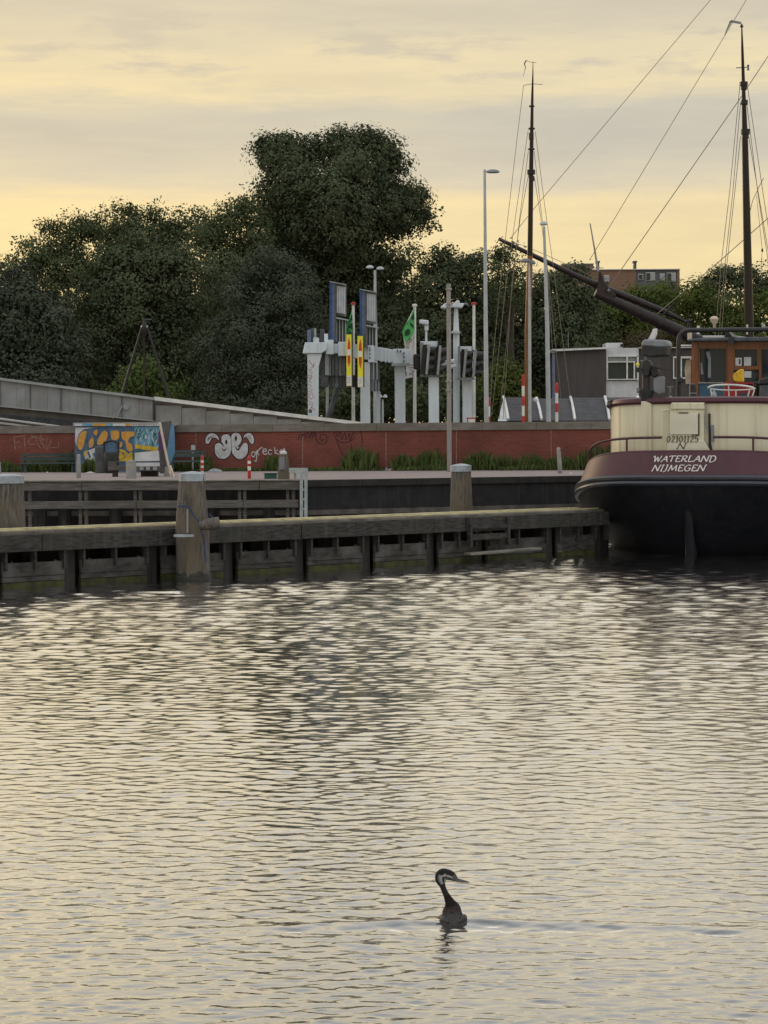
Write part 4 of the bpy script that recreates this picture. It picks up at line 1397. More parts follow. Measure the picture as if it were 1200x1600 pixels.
gbox('side_box', 744, 757, 552, 564, 'blackplastic', s2, 0.2, 0.3, 0.05)
gbox('side_box', 744, 757, 567, 579, 'blackplastic', s2, 0.2, 0.3, 0.05)
gbox('side_box', 646, 655, 553, 577, 'black', s1, 0.2, 0.3, 0.05)
gbox('finial', 683.5, 684.8, 531, 541, 'dkgrey', s2, 0.0, 0.06)
# camera on a stalk
t = thing('security_camera', 'white box camera on a thin stalk above the traffic signal', 'camera', at(666, 540, GD))
gbox('stalk', 664.6, 667.6, 515, 535, 'white', t, 0.15, 0.12)
gbox('mount', 663.5, 669.5, 508, 516.5, 'white', t, 0.1, 0.2, 0.02)
m2 = MB()
slab(m2, [(655.5, 499), (670, 500.5), (669.5, 508), (655, 505)], GD, 0.35)
m2.build('housing', 'white', t, bevel=0.03)
# white lantern column with gull wing hoods
t = thing('wing_lantern', 'white lantern column with two gull wing hoods beside the timber pole', 'street lamp', foot(712, GD + 0.8, Q))
m2 = MB()
m2.tube([foot(713, GD + 0.9, Q), at(713, 520, GD + 0.9), at(712.5, 482, GD + 0.9)], [0.14, 0.12, 0.075], 10)
m2.build('column', 'white', t, smooth=True)
m2 = MB()
slab(m2, [(707, 476), (714, 469), (718, 469), (718, 474), (727, 473.5), (722, 481), (706, 480)], GD + 0.6, 0.6)
m2.build('hood', 'white', t, bevel=0.03)
m2 = MB()
slab(m2, [(688, 480), (694, 474.5), (700, 471.5), (707, 474), (706, 480.5), (694, 482)], GD + 0.6, 0.6)
m2.build('hood', 'white', t, bevel=0.03)
m2 = MB()
slab(m2, [(727, 472.5), (731, 474), (732.5, 477.5), (729.5, 475.5), (724, 475)], GD + 0.6, 0.6)
m2.build('hood_tip', 'midgrey', t)
m2 = MB()
slab(m2, [(702, 520), (709, 516), (717, 516.5), (720.5, 520.5), (714, 521.5)], GD + 0.5, 0.5)
m2.build('lower_hood', 'signback', t, bevel=0.02)

# flag poles and flags
def flagpole(x, y0, D, label, red=True):
    t = thing('flag_pole', label, 'flag pole', foot(x, D, Q), 'white flag poles')
    m2 = MB()
    m2.tube([foot(x, D, Q), at(x, y0, D)], [0.075, 0.055], 10)
    m2.build('pole', 'whitep', t, smooth=True)
    m2 = MB()
    p = at(x, y0, D)
    m2.lathe(p, [(0.10, -0.03), (0.10, 0.05), (0.03, 0.07)], 10)
    m2.build('pole_cap', 'red' if red else 'whitep', t, smooth=True)
    return t
flagpole(552, 475, 86.5, 'white flag pole rising between the striped boards', True)
flagpole(648, 477.5, 86.5, 'white flag pole with green and white flag left of the camera stalk', False)
flagpole(740.5, 475, 86.5, 'white flag pole with red cap, no flag, beside the tall lamp post', True)
def flag(name, label, poly, D, m, parts):
    t = thing(name, label, 'flag', at(*poly[0], D))
    m2 = MB()
    q = poly
    pts = [at(x, y, D + 0.12 * math.sin(x * 0.7 + y * 0.13)) for x, y in q]
    m2.prism(pts, (0, 0.015, 0))
    m2.build('cloth', m, t)
    for nm, mm, shapes, off in parts:
        m2 = MB()
        for s in shapes:
            n = len(m2.v)
            pp = [at(x, y, D - 0.15 - off) for x, y in s]
            m2.v.extend([tuple(p) for p in pp])
            m2.f.append(tuple(range(n, n + len(s))))
        m2.build(nm, mm, t, fix=False)
    return t
flag('flag', 'limp green flag hanging behind the first striped board', [(552, 478), (550.5, 482), (546, 496), (541, 507), (539, 520), (541, 524), (545, 538), (551, 560), (552, 560)], 86.4, 'flaggreen',
     [('dark_print', 'flagdark', [[(550, 490), (546, 500), (541.5, 509), (547, 504), (551, 500)], [(551, 503), (545, 508), (541, 518), (546, 512), (551, 516)], [(543, 520), (548, 518), (551, 525), (546, 527)]], 0.0)])
fl = flag('flag', 'limp green and white flag hanging from pole beside the signal', [(648, 479), (645, 486), (640, 497), (634, 506), (628.5, 518), (630, 526), (634, 536), (634, 552), (634.5, 575), (633, 592), (647, 589), (648, 540)], 86.4, 'flagwhite',
     [('green_print', 'flaggreen', [[(647.5, 480), (645, 486), (640, 497), (634, 506), (628.5, 518), (630, 526), (634, 535), (640, 530), (645, 522), (647.5, 516)]], 0.0),
      ('dark_print', 'flagdark', [[(646.5, 488), (642, 497), (645, 501), (647, 498)], [(640, 503), (646, 508), (646, 514), (641, 508)], ell(636.5, 519.5, 4.2, 6.0, 14, 0.5), [(634, 508), (638, 500), (637, 505)]], 0.02)])
m2 = MB()
FP = Plane((0, 86.2, 0), (0, -1, 0))
paint(m2, FP, [[(638, 531), (641, 528.5), (643, 531), (640, 535)], [(637, 543), (639, 547)], [(634.3, 581), (635, 587)], [(639, 575), (645, 574), (641, 578), (646, 580), (639, 586), (646, 585)], [(638, 571), (645, 570)]], 1.3, 0.02, False)
m2.build('letter_print', 'inkblack', fl, fix=False)

# ------------------------------------------------------------------ poles and lamps
t = thing('timber_pole', 'tall pale timber pole standing on the quay pavement before the wall', 'pole', foot(701.5, 66.5, Q))
m2 = MB()
m2.tube([foot(702, 66.5, Q), at(701, 443.5, 66.5)], [0.072, 0.066], 12)
m2.build('shaft', 'polewood', t, smooth=True)
for y in (452, 475, 480, 596, 610):
    m2 = MB()
    p = at(701.2, y, 66.5)
    m2.lathe(p, [(0.09, -0.03), (0.095, 0), (0.09, 0.03)], 12)
    m2.build('band', 'polewood', t)
t = thing('street_lamp', 'tallest grey street lamp, single head, at the foot of the brick wall', 'street lamp', foot(760, 71.2, Q), 'street lamps')
pt = at(757.2, 265, 71.2)
m2 = MB()
m2.tube([foot(760.5, 71.2, Q), at(759.5, 560, 71.2), pt], [0.080, 0.072, 0.042], 12)
m2.build('post', 'polegrey', t, smooth=True)
m2 = MB()
m2.tube([at(757.2, 268, 71.2), at(764, 268, 71.2)], 0.025, 8)
m2.build('arm', 'polegrey', t)
m2 = MB()
cc = at(770, 268, 71.2)
m2.lathe(cc + Vector((0, 0, -0.02)), [(0.16, -0.03), (0.235, 0.0), (0.20, 0.05), (0.10, 0.085), (0.02, 0.09)], 16, sx=1.0, sy=0.5)
m2.build('lamp_head', 'midgrey', t, smooth=True)
def post_lamp(x0, xb, y0, D, r0, label, kind, pc=None):
    t = thing('street_lamp', label, 'street lamp', foot(xb, D, Q), 'street lamps')
    m2 = MB()
    m2.tube([foot(xb, D, Q), at((x0 + xb) / 2 + (xb - x0) * 0.12, (y0 + 655) / 2, D), at(x0, y0 + 4, D)], [r0, r0 * 0.86, r0 * 0.5], 12)
    m2.build('post', 'polegrey', t, smooth=True)
    sx = D / F
    for (dx, w, dy) in kind:
        m2 = MB()
        c = at(x0 + dx, y0 + dy, D)
        m2.lathe(c, [(w * sx * 0.55, -0.05), (w * sx, -0.02), (w * sx * 0.9, 0.04), (w * sx * 0.45, 0.09), (0.01, 0.1)], 14, sx=1, sy=0.6)
        m2.build('lamp_head', 'signback' if D > 78 else 'midgrey', t, smooth=True)
    return t
post_lamp(850, 858, 350, 79.0, 0.09, 'grey street lamp behind the wall with small flat head right of the near mast', [(-0.5, 6.5, 0)])
post_lamp(827, 828, 406, 78.0, 0.062, 'grey street lamp with flat head in front of the near mast', [(-6, 9, 2), (5, 5, 5)])
post_lamp(586, 587, 418, 92.0, 0.10, 'distant twin headed street lamp between the sign cases', [(-8, 6, 0), (8, 6, 2)])
post_lamp(598, 598, 620, 95.0, 0.05, 'small dark twin lamp post behind the gantry columns', [(-4, 3.5, 0), (4, 3.5, 0)])

# red and white striped posts behind the wall
def striped_post(x, ytop_, w, D, bands, label, base_z=Q, cross=False):
    t = thing('striped_post', label, 'post', foot(x, D, base_z), 'red and white striped posts')
    ys = [ytop_] + bands
    for i in range(len(ys) - 1):
        m2 = MB()
        p, q = at(x, ys[i + 1], D), at(x, ys[i], D)
        q = Vector((p.x, p.y, q.z))
        r_ = mpx(w, D) / 2
        m2.tube([p, q], r_ * (1.0 if i % 2 else 1.06), 12)
        m2.build('red_band' if i % 2 == 0 else 'white_band', 'red' if i % 2 == 0 else 'whitep', t, smooth=True)
    m2 = MB()
    p = at(x, ytop_, D)
    m2.lathe(p, [(r_ * 1.05, 0), (r_ * 0.8, 0.05), (r_ * 0.2, 0.08)], 12)
    m2.build('tip', 'red', t, smooth=True)
    if cross:
        m2 = MB()
        p = at(x, ytop_ + 6, D)
        m2.box(p, (r_ * 3.4, 0.06, 0.04))
        m2.build('cross_bar', 'red', t)
    return t
striped_post(817.5, 588, 4.4, 77.0, [603, 619, 634, 650, 662, 690], 'taller striped post behind the wall beside the near mast', cross=True)
striped_post(870, 601, 4.6, 77.0, [614, 630, 644, 660, 690], 'striped post behind the wall before the dark house', cross=True)
striped_post(764, 624, 4.0, 77.0, [635, 651, 663, 690], 'short striped post behind the wall peeping past the tallest street lamp', cross=True)
t = thing('barrier', 'small red and white barrier peeping over the wall coping', 'barrier', foot(736, 76.5, Q))
m2 = MB()
slab(m2, [(729, 652.5), (743.5, 652.5), (743.5, 654.5), (729, 654.5)], 76.5, 0.1)
m2.build('rail', 'red', t)
m2 = MB()
slab(m2, [(732, 654.6), (742, 654.6), (742, 662), (732, 662)], 76.5, 0.06)
m2.build('plate', 'whitep', t)
m2 = MB()
slab(m2, [(730, 654.6), (731.5, 654.6), (731.5, 700), (730, 700)], 76.5, 0.08)
slab(m2, [(742.3, 654.6), (743.5, 654.6), (743.5, 700), (742.3, 700)], 76.5, 0.08)
m2.build('leg_pair', 'red', t)

# tripod behind the ramp
t = thing('tripod_mast', 'dark three legged tripod mast rising behind the grey parapet', 'tripod', foot(226, 96, Q))
TD = 96
for x0, y0, x1, y1, dz in ((222, 510, 184, 640, -0.6), (229.5, 510, 270, 640, -0.6), (225, 515, 225, 640, 1.2)):
    m2 = MB()
    m2.tube([at(x0, y0, TD), at(x1, y1, TD + dz)], [0.05, 0.075] if dz < 0 else [0.045, 0.05], 8)
    m2.build('leg', 'black' if dz < 0 else 'bark', t, smooth=True)
m2 = MB()
p = at(225.5, 512, TD)
m2.lathe(p, [(0.10, -0.35), (0.14, -0.1), (0.14, 0.1), (0.06, 0.2), (0.03, 0.45)], 10)
m2.build('apex_ring', 'black', t, smooth=True)
for x in (221, 230):
    m2 = MB()
    m2.box(at(x, 510, TD - 0.2), (0.06, 0.06, 0.07))
    m2.build('shackle', 'offwhite', t)
m2 = MB()
m2.bar(at(222, 499, TD), at(237, 499, TD), 0.05, 0.05)
m2.build('top_arm', 'dkgrey', t)

# ------------------------------------------------------------------ buildings
OD = 121.0
of = thing('low_building', 'low dark grey building with white framed window bay behind the quay', 'building', foot(970, OD, Q))
def obox(name, x0, x1, y0, y1, m, dd=0.0, depth=0.3, parent=of):
    m2 = MB()
    boxpx(m2, x0, x1, y0, y1, OD + dd, depth)
    return m2.build(name, m, parent)
m2 = MB()
slab(m2, [(868, 549.5), (947, 545.5), (947, 716), (868, 716)], OD, 9.0)
m2.build('side_wall', 'ofwall', of)
m2 = MB()
slab(m2, [(862.5, 545.5), (947.5, 542.5), (947.5, 545), (862.5, 549)], OD - 0.3, 9.5)
m2.build('roof_edge', 'whitep', of)
obox('front_wall', 947.2, 998, 594.7, 716, 'offwhite', 0.2, 8.5)
obox('front_wall', 947.2, 998, 543.5, 557, 'offwhite', 0.2, 8.5)
obox('front_wall', 998.2, 1240, 544, 716, 'ofwall', 0.3, 8.0)
obox('bay_back', 947.2, 998, 557, 594.6, 'black', 1.2, 0.2)
win = obox('window', 949, 997, 591.8, 593.6, 'whitep', 0.05, 0.4)
for x0, x1, y0, y1 in ((947.5, 950, 555.5, 594.5), (979, 981, 557.5, 592), (950.2, 997, 555.5, 557.4), (950.2, 978.8, 564.5, 566.3), (981.2, 993, 564.5, 566.3), (990.3, 992.3, 566.5, 591.8), (995.5, 998, 555.5, 594.5)):
    obox('frame', x0, x1, y0, y1, 'whitep', 0.1, 0.3, win)
for x0, x1, y0, y1, mm in ((950.2, 978.8, 557.6, 564.3, 'panelit'), (981.2, 995.3, 557.6, 564.3, 'panelit'), (950.2, 967.5, 566.5, 591.6, 'pane'), (967.7, 978.8, 566.5, 591.6, 'pane'), (981.2, 990.2, 566.5, 591.6, 'pane'), (992.5, 995.3, 566.5, 591.6, 'pane')):
    obox('pane', x0, x1, y0, y1, mm, 0.3, 0.04, win)
obox('roof_box', 947, 973, 535.5, 544, 'offwhite', 2.0, 2.0)
obox('roof_vent', 970, 975, 537.5, 542, 'black', 1.6, 0.3)
obox('roof_edge', 998.2, 1240, 541.5, 544, 'whitep', 0.0, 8.5)
pd = obox('drain_pipe', 863.5, 867.3, 550, 700, 'bluegrey', -0.2, 0.2)
obox('gutter_box', 861.5, 868, 547.5, 551.5, 'midgrey', -0.3, 0.4)
win2 = obox('window', 1052, 1080, 556.8, 559.5, 'whitep', 0.1, 0.3)
for x0, x1, y0, y1 in ((1052, 1053.5, 559.6, 592), (1063, 1065.5, 559.6, 592), (1078.5, 1080, 559.6, 592), (1053.6, 1078.4, 589.5, 592)):
    obox('frame', x0, x1, y0, y1, 'whitep', 0.15, 0.25, win2)
for x0, x1 in ((1053.6, 1062.9), (1065.6, 1078.4)):
    obox('pane', x0, x1, 559.6, 589.4, 'pane', 0.2, 0.09, win2)
obox('antenna', 887.7, 888.3, 519, 545, 'midgrey', 1.0, 0.05)

FDD = 255.0
fb = thing('brick_apartments', 'distant flat roofed orange brick apartment block above the trees', 'building', foot(970, FDD, Q))
def dbox(name, x0, x1, y0, y1, m, dd=0.0, depth=0.5, parent=fb):
    m2 = MB()
    boxpx(m2, x0, x1, y0, y1, FDD + dd, depth)
    return m2.build(name, m, parent)
dbox('brick_wall', 918, 993.5, 422, 560, 'brickfar', 0, 14)
dbox('clad_wall', 993.7, 1058, 422, 560, 'greyfar', 0.1, 14)
dbox('end_wall', 1058.2, 1062, 422, 560, 'brickfar', 0, 14)
dbox('roof_trim', 912, 1063, 419.8, 421.9, 'offwhite', -0.2, 14.6)
dbox('rear_block', 880, 927, 413.5, 560, 'brickfar', 15, 12)
dbox('rear_trim', 879, 928, 411.5, 413.4, 'midgrey', 14.8, 12.4)
for i, (x0, x1, y0, y1) in enumerate(((1009, 1023.5, 425.5, 438.5), (1031, 1038.5, 427.5, 438), (1042, 1056, 426, 440), (944, 952, 430, 440), (997.5, 1005, 428, 437))):
    w = dbox('window', x0, x1, y0, y1, 'offwhite', -0.05, 0.1)
    k = 2 if x1 - x0 > 10 else 1
    for j in range(k):
        a = x0 + 0.8 + (x1 - x0 - 0.8) * j / k
        b = x0 + (x1 - x0 - 0.8) * (j + 1) / k
        dbox('pane', a, b, y0 + 1, y1 - 0.8, 'pane' if (i + j) % 2 == 0 else 'panelit', -0.12, 0.05, w)
dbox('balcony', 1009, 1030, 452, 454.5, 'offwhite', -1.0, 1.0)
for x in (992.5, 934.5):
    ch = dbox('chimney', x - 2, x + 2, 413, 420, 'dkgrey', 4, 1.0)
    dbox('chimney_cowl', x - 3, x + 3, 407.5, 410.5, 'dkgrey', 3.8, 1.2, ch)
    dbox('chimney_neck', x - 1.6, x + 1.6, 410.5, 413, 'black', 4, 0.8, ch)
dbox('roof_rail', 925, 943, 418, 419, 'dkgrey', 4, 0.3)

# ------------------------------------------------------------------ trees
def leaf_mesh(name, centres, sizes, tints, material, parent, outward=None, aspect=0.62):
    n = len(centres)
    c = np.asarray(centres)
    nrm = rng.normal(size=(n, 3))
    if outward is not None:
        nrm = 0.45 * nrm / np.linalg.norm(nrm, axis=1, keepdims=True) + 1.3 * outward
    nrm[:, 2] += 0.25
    nrm /= np.linalg.norm(nrm, axis=1, keepdims=True)
    tmp = rng.normal(size=(n, 3))
    a = np.cross(nrm, tmp)
    a /= np.linalg.norm(a, axis=1, keepdims=True) + 1e-9
    b = np.cross(nrm, a)
    s = np.asarray(sizes)[:, None] / 2
    v = np.stack([c - a * s, c - b * s * aspect, c + a * s, c + b * s * aspect], 1).reshape(-1, 3)
    off = origin_of(parent) if parent is not None else Vector((0, 0, 0))
    v = v - np.array(off)
    f = np.arange(4 * n).reshape(-1, 4)
    me = bpy.data.meshes.new(name)
    me.vertices.add(4 * n)
    me.vertices.foreach_set('co', v.astype(np.float32).ravel())
    me.loops.add(4 * n)
    me.loops.foreach_set('vertex_index', f.astype(np.int32).ravel())
    me.polygons.add(n)
    me.polygons.foreach_set('loop_start', np.arange(0, 4 * n, 4, dtype=np.int32))
    me.polygons.foreach_set('loop_total', np.full(n, 4, dtype=np.int32))
    me.update()
    at_ = me.attributes.new('tint', 'FLOAT', 'POINT')
    at_.data.foreach_set('value', np.repeat(np.clip(tints, 0, 1), 4).astype(np.float32))
    me.materials.append(M[material])
    o = bpy.data.objects.new(name, me)
    COL.objects.link(o)
    if parent is not None:
        o.parent = parent
    return o
def lobes_to_points(lobes, D, dens, leaf, fill=0.45, clump=1.0, shell=0.62):
    """many leaf clumps spread through each lobe of the crown"""
    P, T, O, S = [], [], [], []
    for lb in lobes:
        px, py, rx, ry = lb[:4]
        dd = lb[4] if len(lb) > 4 else 0.0
        c = np.array(at(px, py, D + dd))
        a, b = mpx(rx, D), mpx(ry, D)
        dep = (a + b) / 2
        ncl = max(6, int(dens * rx * ry / 10.5))
        # bumpy boughs: smaller rounded masses over the lobe, leaf clumps over those
        nb = max(5, int(6 + rx * ry / 260.0))
        bd = rng.normal(size=(nb, 3))
        bd /= np.linalg.norm(bd, axis=1, keepdims=True)
        br_ = 0.28 + 0.24 * rng.random(nb)
        bc = bd * (0.80 - br_ * 0.35 + 0.16 * rng.random(nb))[:, None]
        btint = rng.random(nb)
        pick = rng.integers(0, nb, ncl)
        d2 = rng.normal(size=(ncl, 3))
        d2 /= np.linalg.norm(d2, axis=1, keepdims=True)
        cl = bc[pick] + d2 * (br_[pick] * (shell + (1.05 - shell) * rng.random(ncl) ** 0.5))[:, None]
        d = 0.45 * bd[pick] + d2
        inner = rng.random(ncl) < fill * 0.6
        cl[inner] = rng.normal(size=(inner.sum(), 3)) * 0.38
        d /= np.linalg.norm(d, axis=1, keepdims=True)
        tint_k = 0.55 * btint[pick] + 0.45 * rng.random(ncl)
        for k in range(ncl):
            m = rng.integers(17, 27)
            sp = clump * (0.55 + 0.55 * rng.random())
            qd = rng.normal(size=(m, 3))
            qd /= np.linalg.norm(qd, axis=1, keepdims=True)
            q = qd * (0.35 + 0.65 * rng.random((m, 1)) ** 0.5) * np.array([0.78, 0.78, 0.55]) * sp
            pos = c + cl[k] * np.array([a, dep, b]) + q
            P.append(pos)
            base = 0.08 + 0.84 * tint_k[k]
            T.append(np.clip(base + rng.normal(size=m) * 0.05, 0, 1))
            O.append(d[k][None] * 1.0 + qd * 0.45)
            S.append(leaf * (0.48 + 0.46 * rng.random(m)))
    return np.concatenate(P), np.concatenate(S), np.concatenate(T), np.concatenate(O)
def tree(name, label, trunk_px, D, lobes, material, dens=1.0, leaf=0.30, fill=0.45, clump=1.0, trunk_r=0.28, cat='tree', shell=0.62, group='trees beyond the bridge'):
    t = thing(name, label, cat, foot(trunk_px, D, Q), group)
    P, S, T, O = lobes_to_points(lobes, D, dens, leaf, fill, clump, shell)
    keep = P[:, 2] > Q + 0.1
    leaf_mesh('crown', P[keep], S[keep], T[keep], material, t, O[keep])
    m2 = MB()
    base = foot(trunk_px, D, Q - 0.1)
    cx = sum(l[0] for l in lobes) / len(lobes)
    cy = sum(l[1] for l in lobes) / len(lobes)
    top = at((cx + trunk_px) / 2, cy, D)
    m2.tube([base, base.lerp(top, 0.35) + Vector((0.15, 0, 0)), base.lerp(top, 0.7), top], [trunk_r, trunk_r * 0.75, trunk_r * 0.5, trunk_r * 0.25], 9)
    tr = m2.build('trunk', 'bark', t, smooth=True)
    fork = base.lerp(top, 0.45)
    for l in lobes:
        if abs(l[0] - trunk_px) > 62:
            continue
        m2 = MB()
        e = at(l[0], l[1], D + (l[4] if len(l) > 4 else 0))
        mid = fork.lerp(e, 0.55) + Vector((random.uniform(-.3, .3), random.uniform(-.3, .3), 0.25))
        m2.tube([fork, mid, e], [trunk_r * 0.42, trunk_r * 0.27, trunk_r * 0.08], 6)
        m2.build('limb', 'bark', tr)
    return t
tree('broad_tree', 'dark weeping tree at the left edge behind the grey parapet', 20, 112, [(15, 455, 60, 45), (0, 520, 70, 70), (60, 500, 50, 60), (20, 600, 80, 60), (85, 570, 50, 70), (-50, 470, 50, 70)], 'leafcold', 1.05, 0.27)
tree('leafy_tree', 'pale topped tree at the left whose crown shows sky through gaps', 90, 134, [(98, 372, 40, 36), (60, 405, 40, 34), (135, 350, 30, 26), (30, 425, 34, 26), (112, 420, 60, 40), (80, 470, 70, 50), (75, 350, 18, 14)], 'leafmid', 0.85, 0.27, 0.3, shell=0.55)
tree('leafy_tree', 'light tree left of the tallest crown with feathery upper branches', 230, 140, [(190, 350, 36, 32), (235, 352, 36, 32), (285, 358, 36, 30), (325, 362, 28, 30), (212, 390, 60, 40), (280, 400, 60, 40), (172, 372, 26, 26), (205, 330, 16, 14), (250, 333, 14, 12), (312, 338, 14, 12)], 'leafmid', 0.85, 0.27, 0.3, shell=0.55)
tree('round_tree', 'rounded dark green tree in front of the feathery one at the left', 220, 116, [(225, 405, 60, 40), (175, 450, 55, 60), (280, 440, 60, 60), (225, 480, 80, 70), (170, 540, 60, 70), (280, 540, 70, 70), (225, 600, 90, 60)], 'leafdark', 1.1, 0.25)
tree('leafy_tree', 'green tree leaning against the left flank of the tallest crown', 365, 126, [(365, 345, 30, 28), (345, 385, 40, 46), (390, 370, 36, 44), (360, 440, 50, 60), (340, 500, 50, 60), (380, 320, 20, 16)], 'leafmid', 1.05, 0.25)
tree('tall_tree', 'tallest tree with a broad dark crown rising above all others', 535, 130, [(432, 250, 38, 42, -1), (452, 232, 30, 22), (490, 240, 34, 28), (532, 228, 36, 28), (585, 232, 34, 30), (607, 262, 32, 40), (545, 275, 60, 50, -2), (480, 290, 60, 55, -2), (440, 310, 44, 50), (515, 335, 80, 60, -3), (600, 315, 50, 46, -2), (640, 320, 34, 34), (662, 345, 22, 18), (622, 352, 36, 20), (565, 380, 60, 40, -1), (500, 400, 60, 50), (545, 430, 60, 50), (440, 385, 50, 50), (420, 230, 18, 16), (575, 215, 20, 14), (560, 480, 50, 50), (405, 405, 46, 50), (450, 440, 60, 55), (600, 430, 40, 46), (500, 470, 60, 55)], 'leafdark', 1.15, 0.29, 0.5, trunk_r=0.5)
tree('needle_tree', 'low grey green tree in front of the tallest crown, behind the gantry', 420, 108, [(425, 420, 48, 34), (390, 460, 55, 50), (450, 470, 55, 55), (420, 530, 85, 65), (370, 560, 60, 70), (470, 560, 50, 70), (420, 620, 100, 50), (480, 500, 30, 40)], 'leafcold', 1.25, 0.19, 0.5, clump=0.8)
tree('sparse_tree', 'thin crowned tree right of the tallest crown with glowing sky gaps', 640, 138, [(640, 400, 34, 24), (625, 440, 32, 34), (660, 430, 30, 30), (640, 480, 40, 40), (600, 470, 30, 40)], 'leafmid', 0.42, 0.24, 0.2, clump=0.9, shell=0.4)
tree('broad_tree', 'flat topped dark tree behind the white wing lantern', 710, 128, [(690, 412, 40, 26), (735, 420, 36, 28), (700, 460, 60, 50), (745, 480, 50, 60), (680, 530, 60, 60), (740, 560, 60, 60), (640, 560, 50, 60), (600, 540, 50, 70), (560, 580, 60, 60)], 'leafdark', 1.1, 0.26)
tree('sparse_tree', 'airy tree behind the near mast where the bowsprit tip ends', 800, 124, [(795, 395, 30, 22), (775, 420, 24, 30), (810, 430, 26, 30), (790, 460, 40, 30)], 'leafmid', 0.5, 0.24, 0.2, clump=0.9, shell=0.35)
tree('broad_tree', 'dark green tree directly behind the near mast and lamp posts', 820, 128, [(800, 490, 50, 40), (850, 470, 45, 40), (900, 460, 44, 36), (840, 530, 60, 50), (900, 520, 60, 50), (800, 570, 50, 60), (860, 590, 50, 50), (880, 432, 24, 14), (905, 425, 16, 12)], 'leafdark', 1.05, 0.26)
tree('leafy_tree', 'bright green bushy tree below the brick apartments', 970, 150, [(950, 480, 44, 26), (990, 475, 40, 28), (1030, 470, 44, 28), (960, 510, 60, 36), (1030, 510, 60, 34), (925, 520, 40, 50)], 'leaflight', 1.0, 0.28)
tree('leafy_tree', 'green tree right of the brick apartments, behind the wheelhouse', 1100, 152, [(1075, 465, 38, 28), (1110, 478, 44, 30), (1150, 490, 46, 30), (1090, 510, 60, 34), (1190, 495, 50, 40), (1160, 530, 60, 34)], 'leaflight', 1.0, 0.28)
tree('round_tree', 'dark round tree on the skyline behind the tall mast', 1160, 176, [(1120, 440, 26, 20), (1150, 428, 34, 20), (1185, 440, 34, 26), (1150, 455, 46, 24), (1210, 460, 36, 30), (1105, 448, 20, 14)], 'leafdark', 0.9, 0.33, 0.35, shell=0.5)
tree('garden_shrub', 'light leafy shrub behind the wall beside the striped post', 790, 104, [(785, 595, 30, 30), (805, 620, 26, 30), (770, 625, 24, 30), (795, 645, 40, 24)], 'leaflight', 1.0, 0.26, trunk_r=0.08, cat='shrub', group='shrubs behind the wall')
tree('garden_shrub', 'dim olive shrub at the foot of the tripod', 225, 104, [(225, 590, 30, 26), (250, 610, 34, 26), (200, 612, 34, 26)], 'weed', 0.8, 0.26, trunk_r=0.08, cat='shrub', group='shrubs behind the wall')
tree('garden_shrub', 'low shrub between the signal posts behind the wall', 705, 103, [(705, 610, 26, 22), (690, 635, 30, 22), (720, 635, 26, 22), (655, 630, 26, 26)], 'leafmid', 0.8, 0.26, trunk_r=0.08, cat='shrub', group='shrubs behind the wall')
tree('garden_shrub', 'low shrub behind the gantry columns and descending hand rail', 540, 103, [(530, 630, 34, 22), (560, 640, 34, 20), (505, 635, 26, 20)], 'leafmid', 0.8, 0.26, trunk_r=0.08, cat='shrub', group='shrubs behind the wall')
tree('dry_shrub', 'brownish dry shrub just above the white window bay', 1040, 140, [(1010, 530, 34, 14), (1050, 522, 34, 16), (990, 536, 26, 12), (1075, 535, 30, 14)], 'twig', 1.2, 0.2, trunk_r=0.08, cat='shrub', group='shrubs behind the wall')
# far wood closing the gaps between the trunks: nobody could count its trees
far = [(x, 520 + 25 * math.sin(x * 0.02), 70, 60) for x in range(-60, 640, 62)] + [(x, 600, 80, 70) for x in range(-60, 860, 70)] + [(x, 545, 60, 50) for x in range(640, 860, 60)] + [(x, 560, 70, 40) for x in range(880, 1280, 60)]
P, S, T, O = lobes_to_points(far, 165, 0.6, 0.62, 0.6, 1.6)
k_ = P[:, 2] > Q
fw = leaf_mesh('far_wood', P[k_], S[k_], T[k_] * 0.8, 'leafdark', None, O[k_])
fw['kind'] = 'stuff'
fw['label'] = 'dark mass of far woodland closing the gaps behind the trees'
fw['category'] = 'woodland'
# ------------------------------------------------------------------ the moored barge
BO = Vector((6.22, 45.0, 0))
BA = R(20)
bu = Vector((math.sin(BA), math.cos(BA), 0))      # forward
bv = Vector((math.cos(BA), -math.sin(BA), 0))     # starboard
def Lp(t, b, z):
    return BO + bu * t + bv * b + Vector((0, 0, z))
def outline(t0, L0, B, n, tend, na=40, ns=14, bow=True):
    out = []
    for k in range(ns, 0, -1):
        t = t0 + L0 + (tend - t0 - L0) * k / ns
        f = math.sqrt(max(0.0, 1 - (max(0, t - 18) / 7.05) ** 2)) if bow else 1
        out.append((t, -B * f))
    for k in range(na + 1):
        a = -math.pi / 2 + math.pi * k / na
        s, c = math.sin(a), math.cos(a)
        out.append((t0 + L0 * (1 - abs(c) ** (2 / n)), B * math.copysign(abs(s) ** (2 / n), s)))
    for k in range(1, ns + 1):
        t = t0 + L0 + (tend - t0 - L0) * k / ns
        f = math.sqrt(max(0.0, 1 - (max(0, t - 18) / 7.05) ** 2)) if bow else 1
        out.append((t, B * f))
    return out
drop = lambda t: 0.6 * (1 - math.exp(-(max(t, 0) / 2.2) ** 2))
z_rb = lambda t: 1.50 - drop(t)
z_rt = lambda t: 1.70 - drop(t)
z_bt = lambda t: 2.185 - drop(t) * 1.06 - 0.03 * min(t, 2)
def loft(mb, rings, closed=False):
    n = len(rings[0])
    vs = [p for r in rings for p in r]
    fs = []
    for i in range(len(rings) - 1):
        for k in range(n - 1 if not closed else n):
            k2 = (k + 1) % n
            fs.append((i * n + k, i * n + k2, (i + 1) * n + k2, (i + 1) * n + k))
    return mb.add(vs, fs)
wb = thing('moored_barge', 'moored barge with black hull, maroon stern band and cream aft house', 'barge', BO)
mb = MB()
